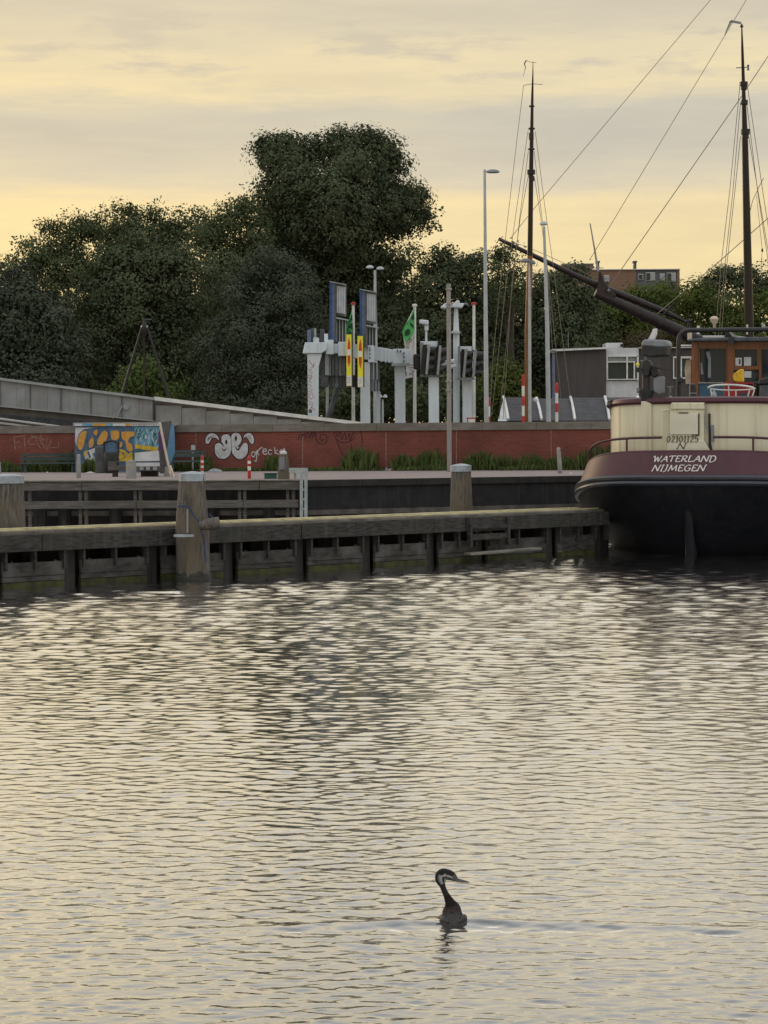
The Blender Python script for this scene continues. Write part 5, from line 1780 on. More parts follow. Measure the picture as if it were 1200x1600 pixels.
rings = []
for i in range(11):
    w = i / 10
    o = outline(1.5 * (1 - w) ** 1.25, 2.6 + 5.4 * (1 - w) ** 1.3, 2.85 - 0.12 * (1 - w), 2.3 - 0.75 * (1 - w), 25)
    rings.append([Lp(t, b, -0.6 + (z_rb(t) + 0.6) * w) for t, b in o])
loft(mb, rings)
mb.build('hull', 'hull', wb, smooth=True, fix=False)
# rub rail: two rounded ridges
O_rub = outline(0, 2.6, 2.85, 2.3, 25)
def offset_out(o, d):
    q = []
    for i, (t, b) in enumerate(o):
        a, c = o[max(i - 1, 0)], o[min(i + 1, len(o) - 1)]
        dt, db = c[0] - a[0], c[1] - a[1]
        l = math.hypot(dt, db) or 1
        q.append((t - db / l * d, b + dt / l * d))
    return q
sgn = 1
test = offset_out(O_rub, 0.1)
if test[len(test) // 2][0] > O_rub[len(O_rub) // 2][0]:
    sgn = -1
mb = MB()
prof = [(-0.02, -0.03), (0.05, -0.02), (0.075, 0.03), (0.06, 0.075), (0.035, 0.09), (0.065, 0.115), (0.07, 0.16), (0.04, 0.20), (-0.03, 0.205)]
loft(mb, [[Lp(t, b, z_rb(t0) + dz) for (t, b), (t0, b0) in zip(offset_out(O_rub, sgn * d), O_rub)] for d, dz in prof])
mb.build('rub_rail', 'rub', wb, smooth=True, fix=False)
# maroon bulwark
def bul_ring(h, extra=0.0):
    ins = 0.02 + 0.17 * h
    return [(Lp(t, b, z_rt(t0) + (z_bt(t0) - z_rt(t0)) * h)) for (t, b), (t0, b0) in zip(offset_out(O_rub, -sgn * (ins - extra)), O_rub)]
mb = MB()
loft(mb, [bul_ring(h / 6) for h in range(7)])
inner = [p + Vector((0, 0, 0)) for p in bul_ring(1.0, -0.07)]
loft(mb, [bul_ring(1.0), inner, [Vector((p.x, p.y, p.z - 0.35)) for p in inner]])
mb.build('bulwark', 'maroon', wb, smooth=True, fix=False)
mb = MB()
mb.tube(bul_ring(1.0, -0.03), 0.035, 8)
mb.build('bulwark_cap', 'maroon', wb, smooth=True)
mb = MB()
dk = bul_ring(0.2, -0.05)
nh = len(dk) // 2
fs = []
mb.add(dk, [(k, k + 1, len(dk) - 2 - k, len(dk) - 1 - k) for k in range(nh)])
mb.build('deck', 'rudder', wb, fix=False)
# cream aft house
O_house = outline(0.5, 1.9, 2.05, 2.4, 6.9, bow=False)
z_ht = lambda t: 3.235 - 0.20 * (1 - math.exp(-(max(t - 0.4, 0) / 2.4) ** 2))
mb = MB()
loft(mb, [[Lp(t, b, 1.0) for t, b in O_house], [Lp(t, b, z_ht(t)) for t, b in O_house], [Lp(t, b, z_ht(t)) for t, b in offset_out(O_house, -sgn * 0.08)], [Lp(t, b, 2.5) for t, b in offset_out(O_house, -sgn * 0.08)]])
mb.build('aft_house', 'cream', wb, smooth=True, fix=False)
mb = MB()
dk = [Lp(t, b, 2.62) for t, b in offset_out(O_house, -sgn * 0.05)]
mb.add(dk, [(k, k + 1, len(dk) - 2 - k, len(dk) - 1 - k) for k in range(len(dk) // 2)])
mb.build('house_deck', 'rudder', wb, fix=False)
mb = MB()
cap_prof = [(0.04, -0.05), (0.075, 0.0), (0.06, 0.07), (-0.02, 0.10), (-0.10, 0.06), (-0.10, -0.03)]
loft(mb, [[Lp(t, b, z_ht(t0) + dz) for (t, b), (t0, b0) in zip(offset_out(O_house, sgn * d), O_house)] for d, dz in cap_prof])
mb.build('house_cap_rail', 'maroon', wb, smooth=True, fix=False)
mb = MB()
for d, dz in ((0.085, 0.0), (0.07, 0.065)):
    mb.tube([Lp(t, b, z_ht(t) + dz) for t, b in offset_out(O_house, sgn * d)[:22]], 0.03, 6)
mb.build('fender_hose', 'blackplastic', wb, smooth=True)
for k in (8, 13, 18, 23, 32, 38, 45, 52, 57):
    t_, b_ = offset_out(O_house, sgn * 0.006)[k]
    m2 = MB()
    m2.tube([Lp(t_, b_, 1.3), Lp(t_, b_, z_ht(t_) - 0.06)], 0.008, 5)
    m2.build('weld_seam', 'cream', wb)
# stern plane fittings
SPL = Plane(Lp(0.42, 0, 0), -bu)
def pbox(name, quad, pl, off, depth, m, parent=wb, bevel=0.0):
    """prism: photograph polygon on a plane of the boat, depth metres forward"""
    m2 = MB()
    m2.prism([pl.p(x, y, off) for x, y in quad], -pl.n * depth)
    return m2.build(name, m, parent, bevel=bevel)
def R4(x0, x1, y0, y1):
    return [(x0, y0), (x1, y0), (x1, y1), (x0, y1)]
pbox('steering_housing', [(1046, 640), (1100, 640), (1100, 690), (1046, 690)], SPL, 0.0, 0.5, 'cream', bevel=0.012)
pbox('steering_housing_top', [(1048.5, 629), (1101, 629), (1102, 640), (1046.5, 640)], SPL, 0.03, 0.5, 'cream', bevel=0.02)
pbox('housing_base', [(1044, 689), (1100, 688.5), (1107, 700), (1120, 726), (1036, 726), (1041, 705)], SPL, 0.02, 0.55, 'creamd', bevel=0.01)
pbox('housing_door', R4(1046, 1090.5, 646.5, 679), SPL, 0.035, 0.05, 'creamd', bevel=0.008)
pbox('hinge', R4(1091, 1092.5, 646, 680), SPL, 0.03, 0.04, 'letterdk')
pbox('catch', R4(1060, 1075, 644.2, 645.6), SPL, 0.04, 0.04, 'letterdk')
pbox('door_lip', R4(1081, 1092, 678.5, 680), SPL, 0.05, 0.03, 'letterdk')
pbox('housing_cap', [(1069, 628), (1073, 621.5), (1098, 622), (1101, 629)], SPL, -0.1, 0.35, 'cream', bevel=0.03)
pbox('side_plate', [(1106.5, 646), (1109, 646), (1109.5, 690), (1116, 722), (1112, 724), (1107, 700)], SPL, -0.02, 0.12, 'rudder')
pbox('side_plate', [(1110, 664), (1114, 664), (1115, 690), (1112, 690)], SPL, -0.02, 0.12, 'midgrey')
pbox('stern_post', R4(1001.5, 1018, 627, 727), SPL, -0.12, 0.25, 'cream', bevel=0.015)
pbox('stern_strip', R4(1022, 1026, 640, 726), SPL, -0.28, 0.06, 'lath')
pbox('stern_strip', R4(1034, 1035.5, 660, 726), SPL, -0.28, 0.06, 'lath')
pbox('scupper', R4(1018.5, 1023.5, 702, 707), SPL, -0.25, 0.06, 'black')
pbox('scupper', R4(1121, 1172, 703, 708), SPL, -0.45, 0.06, 'maroon')
m2 = MB()
m2.tube([SPL.p(x, y, 0.02) for x, y in smooth_pts([(1046, 640.5), (1038, 641), (1034.5, 645), (1034, 655), (1034, 690)], 4)], 0.02, 6)
m2.build('grab_rail', 'cream', wb, smooth=True)
m2 = MB()
m2.tube([SPL.p(x, y, 0.03) for x, y in smooth_pts([(1101, 630), (1103.5, 640), (1102, 655), (1104, 666), (1107, 672)], 4)], 0.012, 6)
m2.build('cable', 'midgrey', wb, smooth=True)
# calligraphic lettering
G = {'W': (1.05, [[(-.12, .82), (0, 1), (.1, .95), (.25, 0), (.52, .85), (.72, 0), (1.05, 1.02)]]),
     'A': (.9, [[(-.1, .06), (.02, 0), (.55, 1), (.82, 0)], [(.2, .36), (.74, .36)]]), 'T': (.8, [[(-.08, .82), (.05, .97), (.85, 1)], [(.4, 1), (.33, 0)]]),
     'E': (.68, [[(.66, .88), (.6, 1), (.12, .98), (.06, 0), (.62, .02), (.68, .16)], [(.1, .52), (.5, .54)]]), 'R': (.8, [[(.13, 1), (.06, 0)], [(.0, .93), (.5, 1), (.64, .76), (.46, .53), (.12, .5)], [(.32, .5), (.6, .08), (.82, 0)]]),
     'L': (.66, [[(.3, .98), (.14, 1), (.06, .03), (.5, 0), (.7, .14)]]), 'N': (.98, [[(-.12, .02), (.0, 0), (.16, 1), (.74, 0), (.9, 1), (1.05, 1.0)]]),
     'D': (.86, [[(.16, .98), (.06, .02), (.45, 0), (.76, .35), (.68, .82), (.4, 1), (-.06, .94)]]), 'I': (.36, [[(.2, 1), (.1, 0)], [(.06, 1), (.36, 1)], [(-.04, 0), (.26, 0)]]),
     'J': (.48, [[(.12, 1), (.42, 1)], [(.3, 1), (.22, .05), (-.08, -.18)]]), 'M': (1.12, [[(-.12, .02), (.0, 0), (.18, 1), (.48, .12), (.92, 1), (.98, 0)]]),
     'G': (.88, [[(.78, .86), (.45, 1), (.1, .72), (.08, .26), (.42, 0), (.72, .12), (.74, .46)], [(.46, .46), (.82, .46)]]),
     '0': (.66, [[(.3, 1), (.08, .72), (.08, .28), (.3, 0), (.54, .28), (.54, .72), (.3, 1)]]), '2': (.64, [[(.08, .74), (.3, 1), (.54, .78), (.34, .4), (.04, .03)], [(.04, .03), (.62, .03)]]),
     '1': (.42, [[(.06, .82), (.24, 1), (.22, 0)], [(.06, 0), (.4, 0)]]), '5': (.62, [[(.58, 1), (.18, .98), (.14, .56), (.42, .62), (.56, .34), (.36, 0), (.04, .1)]])}
def lettering(text, width, height, place, pen, gap=0.13, slant=0.22):
    """quads of broad-pen strokes placed by place(u, v): u across, v up, metres"""
    adv = [G[c][0] + gap for c in text]
    sc = width / sum(adv)
    mb = MB()
    x = -width / 2
    for c, a in zip(text, adv):
        for st in G[c][1]:
            pts = [(x + (px_ * sc) + slant * height * py_, (py_ - 0.5) * height) for px_, py_ in st]
            for qd in (stroke2d(pts, pen, True, (R(20), 0.45)) if len(st) > 3 and c in '0GDR5CJ' else stroke_sharp(pts, pen, (R(20), 0.45))):
                n = len(mb.v)
                mb.v.extend([tuple(place(u, v)) for u, v in qd])
                mb.f.append((n, n + 1, n + 2, n + 3))
        x += a * sc
    return mb
fine = outline(0, 2.6, 2.85, 2.3, 5, na=400, ns=2)
fine = offset_out(fine, -sgn * 0.11)
mid = len(fine) // 2
acc = [0.0]
for a, b in zip(fine[:-1], fine[1:]):
    acc.append(acc[-1] + math.hypot(b[0] - a[0], b[1] - a[1]))
acc = np.array(acc) - acc[mid]
def on_bulwark(s, h, off=0.006):
    t = float(np.interp(s, acc, [p[0] for p in fine]))
    b = float(np.interp(s, acc, [p[1] for p in fine]))
    t2 = float(np.interp(s + 0.02, acc, [p[0] for p in fine]))
    b2 = float(np.interp(s + 0.02, acc, [p[1] for p in fine]))
    d = Vector((t2 - t, b2 - b, 0)).normalized()
    nrm = Vector((-d.y, d.x, 0)) * sgn          # outward in (t, b)
    nrm = Vector((-abs(nrm.x) if s else -1, nrm.y, 0)) if nrm.x > 0 else nrm
    ins = (h - 0.5) * 0.17 + 0.02 - 0.11 + 0.085
    t, b = t - nrm.x * ins + nrm.x * off, b - nrm.y * ins + nrm.y * off
    return Lp(t, b, z_rt(t) + (z_bt(t) - z_rt(t)) * h)
bh = z_bt(0) - z_rt(0)
lettering('WATERLAND', 1.34, 0.125, lambda u, v: on_bulwark(u - 0.03, 0.71 + v / bh, 0.02), 0.027).build('name_lettering', 'letter', wb, fix=False)
lettering('NIJMEGEN', 1.12, 0.125, lambda u, v: on_bulwark(u - 0.13, 0.31 + v / bh, 0.02), 0.027).build('home_port_lettering', 'letter', wb, fix=False)
def on_plate(cx, cy):
    c = SPL.p(cx, cy, 0.028)
    return lambda u, v: c + bv * u + Vector((0, 0, v))
lettering('02101125', 0.68, 0.13, on_plate(1066.5, 686), 0.022, slant=0.1).build('registration_number', 'letterdk', wb, fix=False)
lettering('N', 0.17, 0.12, on_plate(1064.5, 697), 0.022, gap=0.0).build('registration_letter', 'letterdk', wb, fix=False)
# stern railing
rail = bul_ring(1.0, -0.06)
rpts = [p + Vector((0, 0, 0.30)) for p in rail]
def px_of(p):
    q = CM.inverted() @ p
    return 600 + F * q.x / -q.z
first = [p for p in rpts[12:] if px_of(p) < 1043][:]
idx = [i for i, p in enumerate(rpts) if 10 < i < len(rpts) - 10]
half = len(rpts) // 2
left = [rpts[i] for i in range(18, half + 12) if px_of(rpts[i]) < 1044]
right = [rpts[i] for i in range(half - 12, len(rpts) - 8) if px_of(rpts[i]) > 1098]
m2 = MB()
e0 = left[0]
m2.tube([e0 + Vector((0.02, 0.05, -0.24)), e0 + Vector((0, 0.02, -0.06))] + left, 0.028, 8)
m2.build('stern_rail', 'maroon', wb, smooth=True)
m2 = MB()
m2.tube(right, 0.028, 8)
m2.build('stern_rail', 'maroon', wb, smooth=True)
for xx in (976, 1175, 931):
    p = min(left + right, key=lambda q: abs(px_of(q) - xx))
    m2 = MB()
    m2.tube([p, p - Vector((0, 0, 0.31))], 0.024, 8)
    m2.build('rail_stanchion', 'maroon', wb, smooth=True)
# rudder
m2 = MB()
m2.prism([Lp(0.55, -0.06, -0.5), Lp(1.3, -0.06, -0.5), Lp(1.3, -0.06, 1.25), Lp(0.75, -0.06, 1.25)], bv * 0.12)
m2.build('rudder', 'rudder', wb)
m2 = MB()
m2.tube([Lp(0.62, 0, -0.3), Lp(0.42, 0, 0.6), Lp(0.30, 0, 1.45)], 0.1, 10)
m2.build('rudder_stock', 'hull', wb, smooth=True)
# machinery head on the cream stern post
mh = thing('deck_machine', 'dark hooded machine on a cream stern post with grey box beside it', 'deck machine', SPL.p(1010, 627, -0.1))
m2 = MB()
c = SPL.p(1009.5, 627, -0.24)
m2.lathe(c, [(0.10, 0), (0.12, 0.08), (0.17, 0.20), (0.17, 0.235), (0.085, 0.24), (0.075, 0.70)], 14)
m2.build('flared_foot', 'blackplastic', mh, smooth=True)
pbox('hood', [(1002, 534), (1005, 530.5), (1040, 531.5), (1043, 535), (1042, 545), (1040, 556), (1016, 558), (1003, 555), (1001, 545)], SPL, -0.05, 0.45, 'blackplastic', mh, 0.03)
pbox('hood_top', [(1001.5, 541), (1002.5, 534), (1006, 530), (1039, 531), (1043.3, 535), (1042.5, 542), (1038, 543), (1006, 541)], SPL, -0.03, 0.49, 'midgrey', mh, 0.03)
pbox('gear_case', [(1003, 564), (1012, 562), (1017, 570), (1012, 588), (1004, 588), (1002, 575)], SPL, -0.08, 0.3, 'blackplastic', mh, 0.02)
pbox('neck', R4(1007, 1010.5, 555, 566), SPL, -0.15, 0.1, 'midgrey', mh)
pbox('collar', R4(1000.5, 1014, 562.5, 565), SPL, -0.1, 0.2, 'midgrey', mh)
pbox('lever', [(1014, 571), (1030, 574.5), (1047, 578.5), (1047, 580), (1029, 577), (1014, 574)], SPL, -0.2, 0.05, 'rudder', mh)
pbox('clamp', [(1015, 575), (1028, 577), (1028, 586), (1022, 590), (1016, 586)], SPL, -0.15, 0.2, 'black', mh, 0.02)
pbox('grey_box', [(1020.5, 590), (1025, 588), (1035.5, 588), (1035, 614), (1031, 617), (1020.5, 612)], SPL, -0.2, 0.25, 'midgrey', mh, 0.02)
m2 = MB()
m2.tube([SPL.p(997, 578, -0.12), SPL.p(997, 578, 0.02)], 0.055, 12)
m2.build('work_lamp', 'black', mh, smooth=True)
m2 = MB()
m2.lathe(SPL.p(996.5, 571, -0.1), [(0.03, -0.02), (0.045, 0.02), (0.02, 0.06)], 10)
m2.build('lamp_glass', 'yellowprint', mh, smooth=True)
pbox('crutch_plate', [(1012, 531), (1018, 520), (1020, 514), (1025.5, 513), (1025, 522), (1021, 532)], SPL, -0.2, 0.12, 'offwhite', mh, 0.01)
pbox('small_bracket', R4(994.5, 999, 606, 614), SPL, -0.2, 0.1, 'midgrey', mh)
# wheelhouse
WT_ = 7.2
WPL = Plane(Lp(WT_, 0, 0), -bu)
wh = thing('wheelhouse', 'varnished brown wheelhouse with dark roof on the moored barge', 'wheelhouse', Lp(WT_ + 1, 0, 2.6))
def wq(name, x0, x1, y0, y1, m, off=0.0, depth=0.12, parent=wh):
    return pbox(name, R4(x0, x1, y0, y1), WPL, off, depth, m, parent)
wq('corner_post', 1080.5, 1091, 533, 640, 'varnish', 0.03, 0.12)
wq('centre_post', 1137, 1146.5, 533, 640, 'varnish', 0.03, 0.12)
wq('door_post', 1185.5, 1190, 533, 640, 'varnish', 0.03, 0.1)
wq('end_post', 1236, 1246, 533, 640, 'varnish', 0.03, 0.12)
wq('head_board', 1091.2, 1136.8, 533, 544.5, 'varnish', 0.02, 0.1)
wq('head_board', 1146.7, 1236, 533, 546, 'varnish', 0.02, 0.1)
wq('sill_board', 1146.7, 1185.3, 572, 577.5, 'varnish', 0.02, 0.1)
wq('sill_rail', 1091.2, 1136.8, 597, 599, 'polewood', 0.04, 0.1)
wq('lower_panel', 1091.2, 1136.8, 599.2, 640, 'bluepanel', 0.0, 0.08)
wq('lower_panel', 1146.7, 1185.3, 598, 640, 'varnish', 0.0, 0.08)
wq('lower_panel', 1190.2, 1235.8, 590, 640, 'varnish', 0.0, 0.08)
wq('side_stile', 1091.2, 1093.5, 544.7, 597, 'varnish', 0.01, 0.1)
wq('side_stile', 1134.5, 1136.8, 544.7, 597, 'varnish', 0.01, 0.1)
wq('side_stile', 1146.7, 1148.5, 546.2, 571.8, 'varnish', 0.01, 0.1)
wq('side_stile', 1183, 1185.3, 546.2, 571.8, 'varnish', 0.01, 0.1)
wq('pane', 1093.7, 1134.3, 544.7, 596.8, 'panewh', -0.03, 0.02)
wq('pane', 1148.7, 1182.8, 546.2, 571.8, 'panewh', -0.03, 0.02)
wq('pane', 1146.7, 1185.3, 577.7, 597.8, 'panewh', -0.03, 0.02)
wq('pane', 1190.2, 1235.8, 546.2, 589.8, 'panewh', -0.03, 0.02)
# things seen in and through the glass
pbox('curtain', [(1104, 549), (1109, 549), (1111, 560), (1111, 590), (1106, 590), (1106.5, 562), (1103, 552)], WPL, -0.012, 0.012, 'midgrey', wh)
pbox('curtain', [(1094, 568), (1097, 566), (1099, 585), (1095, 585)], WPL, -0.012, 0.012, 'midgrey', wh)
for x0, x1, y0, y1 in ((1149, 1159, 559, 571.5), (1162.5, 1173.5, 558, 571.5), (1163, 1174, 580, 590)):
    wq('paper_notice', x0, x1, y0, y1, 'offwhite', -0.005, 0.01)
wq('notice_print', 1154.5, 1157, 561, 569, 'letterdk', 0.0, 0.004)
mb = MB()
for b in (-1.32, 1.32):
    mb.prism([Lp(WT_ + 0.14, b, 2.5), Lp(WT_ + 2.6, b, 2.5), Lp(WT_ + 2.6, b, 4.7), Lp(WT_ + 0.14, b, 4.7)], bv * (0.08 if b < 0 else -0.08))
mb.prism([Lp(WT_ + 2.5, -1.3, 2.5), Lp(WT_ + 2.5, 1.3, 2.5), Lp(WT_ + 2.5, 1.3, 4.7), Lp(WT_ + 2.5, -1.3, 4.7)], bu * 0.08)
mb.build('side_wall', 'varnish', wh)
pbox('roof', [(1074, 533.2), (1075, 529.5), (1100, 528), (1144, 527), (1260, 525), (1260, 533.2)], WPL, 0.35, 3.2, 'dkgrey', wh, 0.02)
pbox('roof_lip', [(1137, 535), (1139, 526), (1146, 526), (1147, 537)], WPL, 0.4, 0.15, 'blackplastic', wh)
pbox('roof_hatch', R4(1098, 1132, 524.3, 527.8), WPL, -0.4, 0.8, 'offwhite', wh, 0.01)
pbox('roof_hatch', R4(1133, 1143, 519, 527), WPL, -0.3, 0.5, 'black', wh, 0.01)
m2 = MB()
m2.tube([WPL.p(x, y, 1.6) for x, y in smooth_pts([(1060, 632), (1060, 580), (1060.5, 535), (1064, 522), (1074, 516.5), (1090, 516), (1140, 515.5), (1240, 514.5)], 6)], 0.055, 10)
m2.build('pipe_arch', 'blackplastic', wh, smooth=True)
pbox('junction_box', R4(1058, 1066, 591, 598), WPL, 1.7, 0.15, 'blackplastic', wh, 0.01)
pbox('cream_pole', [(1072.5, 562), (1079.5, 562), (1079.5, 600), (1071.5, 600), (1069.5, 576)], WPL, -0.3, 0.1, 'lath', wh)
pbox('cream_pole', R4(1074, 1080, 519, 531), WPL, -0.2, 0.1, 'lath', wh)
pbox('awning_bar', R4(1062, 1081, 538.5, 541), WPL, -0.2, 0.1, 'whitep', wh)
pbox('awning_bar', R4(1062, 1081, 557.5, 560), WPL, -0.2, 0.1, 'whitep', wh)
m2 = MB()
c = WPL.p(1116, 510, -0.5)
m2.lathe(c, [(0.03, -0.15), (0.03, 0.05), (0.09, 0.12), (0.11, 0.18), (0.06, 0.24), (0.01, 0.25)], 12)
m2.build('dome_antenna', 'lath', wh, smooth=True)
for x, y0, y1 in ((1091, 509, 514), (1167.5, 507, 514.5)):
    m2 = MB()
    m2.tube([WPL.p(x, y1 + 8, 0.2), WPL.p(x, y0, 0.2)], 0.035 if x < 1100 else 0.02, 8)
    m2.build('stub_antenna', 'whitep', wh, smooth=True)
m2 = MB()
m2.tube([WPL.p(x, y, 0.3) for x, y in ((1139, 517), (1145, 525), (1175, 529), (1200, 527))], 0.02, 6)
m2.tube([WPL.p(x, y, 0.3) for x, y in ((1140, 517.5), (1155, 518.5), (1190, 517))], 0.016, 6)
m2.tube([WPL.p(x, y, 0.3) for x, y in ((1199, 518), (1190, 505))], 0.03, 6)
m2.build('roof_rail', 'steel', wh, smooth=True)
m2 = MB()
c = WPL.p(1076, 517, 1.2)
m2.tube([c, c + Vector((0, 0, 0.2))], 0.04, 8)
m2.tube([c + Vector((-0.08, 0, 0.22)), c + Vector((0.08, 0, 0.24))], 0.03, 8)
m2.build('horn', 'black', wh, smooth=True)
# things standing on the aft house deck
DPL = Plane(Lp(3.4, 0, 0), -bu)
t = thing('yellow_jug', 'yellow plastic jug standing on the red box before the wheelhouse', 'jug', DPL.p(1153, 597, 0))
m2 = MB()
m2.prism([DPL.p(x, y, 0.0) for x, y in ((1148, 597), (1147.5, 588), (1150, 581), (1155, 577.5), (1160, 576.5), (1160.5, 597))], bu * 0.2)
m2.build('jug_body', 'yellow', t, bevel=0.02)
m2 = MB()
m2.tube([DPL.p(x, y, 0.02) for x, y in smooth_pts([(1150, 583), (1147, 586), (1147, 592), (1149.5, 595)], 4)], 0.018, 6)
m2.build('jug_handle', 'yellow', t, smooth=True)
t = thing('red_box', 'red box on the aft deck behind the white tubular chair', 'box', DPL.p(1156, 640, -0.1))
pbox('body', R4(1131, 1178, 600, 645), DPL, -0.05, 0.5, 'redbox', t, 0.015)
pbox('lid', R4(1130, 1179, 597.2, 599.8), DPL, 0.0, 0.58, 'redbox', t)
pbox('label_plate', R4(1156, 1172, 614, 624), DPL, -0.045, 0.02, 'dkgrey', t)
t = thing('tubular_chair', 'white tubular chair on the aft deck of the barge', 'chair', DPL.p(1143, 640, 0.6))
CPL = Plane(Lp(2.6, 0, 0), -bu)
def ctube(name, pts, r=0.015):
    m2 = MB()
    m2.tube([CPL.p(x, y, 0) for x, y in smooth_pts(pts, 4)], r, 8)
    m2.build(name, 'whitep', t, smooth=True)
ctube('top_rail', [(1106, 606), (1114, 602.5), (1135, 601.2), (1160, 602.5), (1174, 605), (1180, 608)], 0.022)
ctube('middle_rail', [(1110, 607.5), (1130, 609.5), (1155, 609.5), (1178, 608)])
ctube('leg', [(1110, 607), (1113, 622), (1113, 640)])
ctube('leg', [(1138.5, 602), (1139, 620), (1139, 640)])
ctube('leg', [(1172, 607), (1167, 626), (1166, 640)])
ctube('leg', [(1179, 609), (1173, 628), (1172, 640)])
ctube('leg', [(1150, 610), (1149.5, 640)])
ctube('seat_rail', [(1113, 628.5), (1140, 628), (1170, 628.5)])
t = thing('water_bottle', 'clear plastic bottle standing on the cream aft house rail', 'bottle', CPL.p(1115, 636, 0.3))
m2 = MB()
c = CPL.p(1115.5, 630, 0.3)
m2.lathe(c, [(0.065, -0.05), (0.07, 0.02), (0.062, 0.08), (0.068, 0.16), (0.05, 0.22), (0.02, 0.26), (0.02, 0.29)], 12)
m2.build('bottle_body', 'panelit', t, smooth=True)
m2 = MB()
m2.lathe(c + Vector((0, 0, 0.29)), [(0.024, 0), (0.024, 0.03)], 10)
m2.build('bottle_cap', 'offwhite', t)
m2 = MB()
m2.lathe(c + Vector((0, 0, 0.08)), [(0.07, 0), (0.07, 0.07)], 12)
m2.build('bottle_label', 'offwhite', t)
t = thing('waste_bin', 'dark plastic bin with lid at the edge of the aft deck', 'bin', CPL.p(1196, 640, 0))
pbox('bin_body', [(1187, 601), (1225, 598), (1222, 645), (1185, 645)], CPL, 0.0, 0.6, 'dkgrey', t, 0.02)
pbox('bin_lid', [(1183.5, 600.5), (1186, 593), (1196, 589.5), (1230, 588), (1230, 600)], CPL, 0.05, 0.7, 'blackplastic', t, 0.02)
pbox('bin_recess', [(1176, 596), (1184, 596), (1184, 630), (1178, 630)], CPL, -0.1, 0.5, 'black', t, 0.02)
t = thing('stern_lantern', 'black cylinder lantern beside the wheelhouse corner post', 'lantern', CPL.p(1082, 622, 0))
m2 = MB()
c = CPL.p(1082.5, 630, 0.2)
m2.lathe(c, [(0.12, -0.1), (0.12, 0.08), (0.07, 0.14), (0.075, 0.36), (0.06, 0.41), (0.02, 0.43)], 12)
m2.build('body', 'black', t, smooth=True)
m2 = MB()
m2.lathe(c + Vector((0, 0, 0.2)), [(0.079, 0), (0.079, 0.03)], 12)
m2.build('brass_ring', 'midgrey', t)
t = thing('deck_valve', 'small grey valve standing on the house rail beside the pipe arch', 'valve', CPL.p(1047, 628, 0.2))
pbox('handle', R4(1042, 1051.5, 603.5, 605), CPL, 0.2, 0.05, 'midgrey', t)
pbox('stem', R4(1046, 1048, 605, 614), CPL, 0.2, 0.05, 'midgrey', t)
m2 = MB()
m2.lathe(CPL.p(1048, 622, 0.2), [(0.05, -0.1), (0.05, 0), (0.03, 0.08), (0.03, 0.12)], 10)
m2.build('body', 'dkgrey', t, smooth=True)
m2 = MB()
m2.lathe(CPL.p(1048, 621.5, 0.3), [(0.01, -0.04), (0.026, 0), (0.01, 0.04)], 8)
m2.build('white_knob', 'offwhite', t, smooth=True)

# ------------------------------------------------------------------ sailing ships behind the wall
def broadside_hull(parent, px0, px1, D, beam, zt, m='hull', sheer=0.5):
    a, b = foot(px0, D, 0), foot(px1, D, 0)
    rings = []
    for i in range(5):
        w = i / 4
        ring = []
        n = 36
        for k in range(n):
            an = k * 2 * math.pi / n
            x = math.copysign(abs(math.cos(an)) ** 0.6, math.cos(an))
            y = math.copysign(abs(math.sin(an)) ** 0.9, math.sin(an))
            f = 0.90 + 0.10 * w
            ring.append(Vector(((a.x + b.x) / 2 + x * f * (b.x - a.x) / 2, D + y * (0.8 + 0.2 * w) * beam / 2, -0.7 + (zt + sheer * x * x + 0.7) * w)))
        rings.append(ring)
    m2 = MB()
    loft(m2, rings, True)
    m2.f.append(tuple(range(4 * 36, 5 * 36)))
    return m2.build('hull', m, parent, smooth=True, fix=False)
def rig(parent, D, pts, r, name='shroud', m='wire'):
    m2 = MB()
    m2.tube([at(x, y, D) for x, y in pts], r, 5)
    return m2.build(name, m, parent)
def bands(parent, D, lst):
    for x, y, w, h in lst:
        m2 = MB()
        p = at(x, y, D)
        m2.lathe(p, [(mpx(w, D) / 2, -mpx(h, D) / 2), (mpx(w, D) / 2, mpx(h, D) / 2)], 10)
        m2.build('mast_band', 'black', parent)
AD = 83.0
sa = thing('sailing_barge', 'sailing barge behind the wall with slim dark mast and ribbed dark hatch cover', 'sailing barge', foot(890, AD, 0), 'sailing ships behind the wall')
broadside_hull(sa, 745, 1030, AD + 1.6, 4.8, 1.6)
m2 = MB()
m2.tube([Vector((*at(824.5, 650, AD).xy, 1.4)), at(825, 520, AD), at(828, 400, AD)], [0.135, 0.128, 0.105], 14)
m2.build('lower_mast', 'varnish', sa, smooth=True)
m2 = MB()
m2.tube([at(828, 400, AD), at(829.5, 290, AD), at(830.5, 220, AD), at(831.7, 150, AD), at(832.6, 115, AD), at(832.8, 95, AD)], [0.105, 0.092, 0.078, 0.05, 0.024, 0.008], 12)
m2.build('topmast', 'mast', sa, smooth=True)
bands(sa, AD, [(830.7, 166, 9, 2), (830.5, 201, 11, 2), (830, 213, 8, 10), (830, 233, 11, 2), (829.8, 269, 13, 7), (830.5, 279, 9, 8)])
rig(sa, AD, [(818, 134), (824, 132), (832, 131), (848, 132)], 0.012, 'spreader')
rig(sa, AD, [(823, 95), (832, 98), (838, 98)], 0.01, 'vane_arm')
m2 = MB()
pts = smooth_pts([(822.5, 94), (819.5, 100), (821, 106), (817, 120)], 5)
for i in range(len(pts) - 1):
    w0, w1 = 2.4 * (1 - i / len(pts)) + 0.3, 2.4 * (1 - (i + 1) / len(pts)) + 0.3
    m2.prism([at(pts[i][0] - w0 / 2, pts[i][1], AD), at(pts[i][0] + w0 / 2, pts[i][1], AD), at(pts[i + 1][0] + w1 / 2, pts[i + 1][1], AD), at(pts[i + 1][0] - w1 / 2, pts[i + 1][1], AD)], (0, 0.02, 0))
m2.build('pennant', 'midgrey', sa)
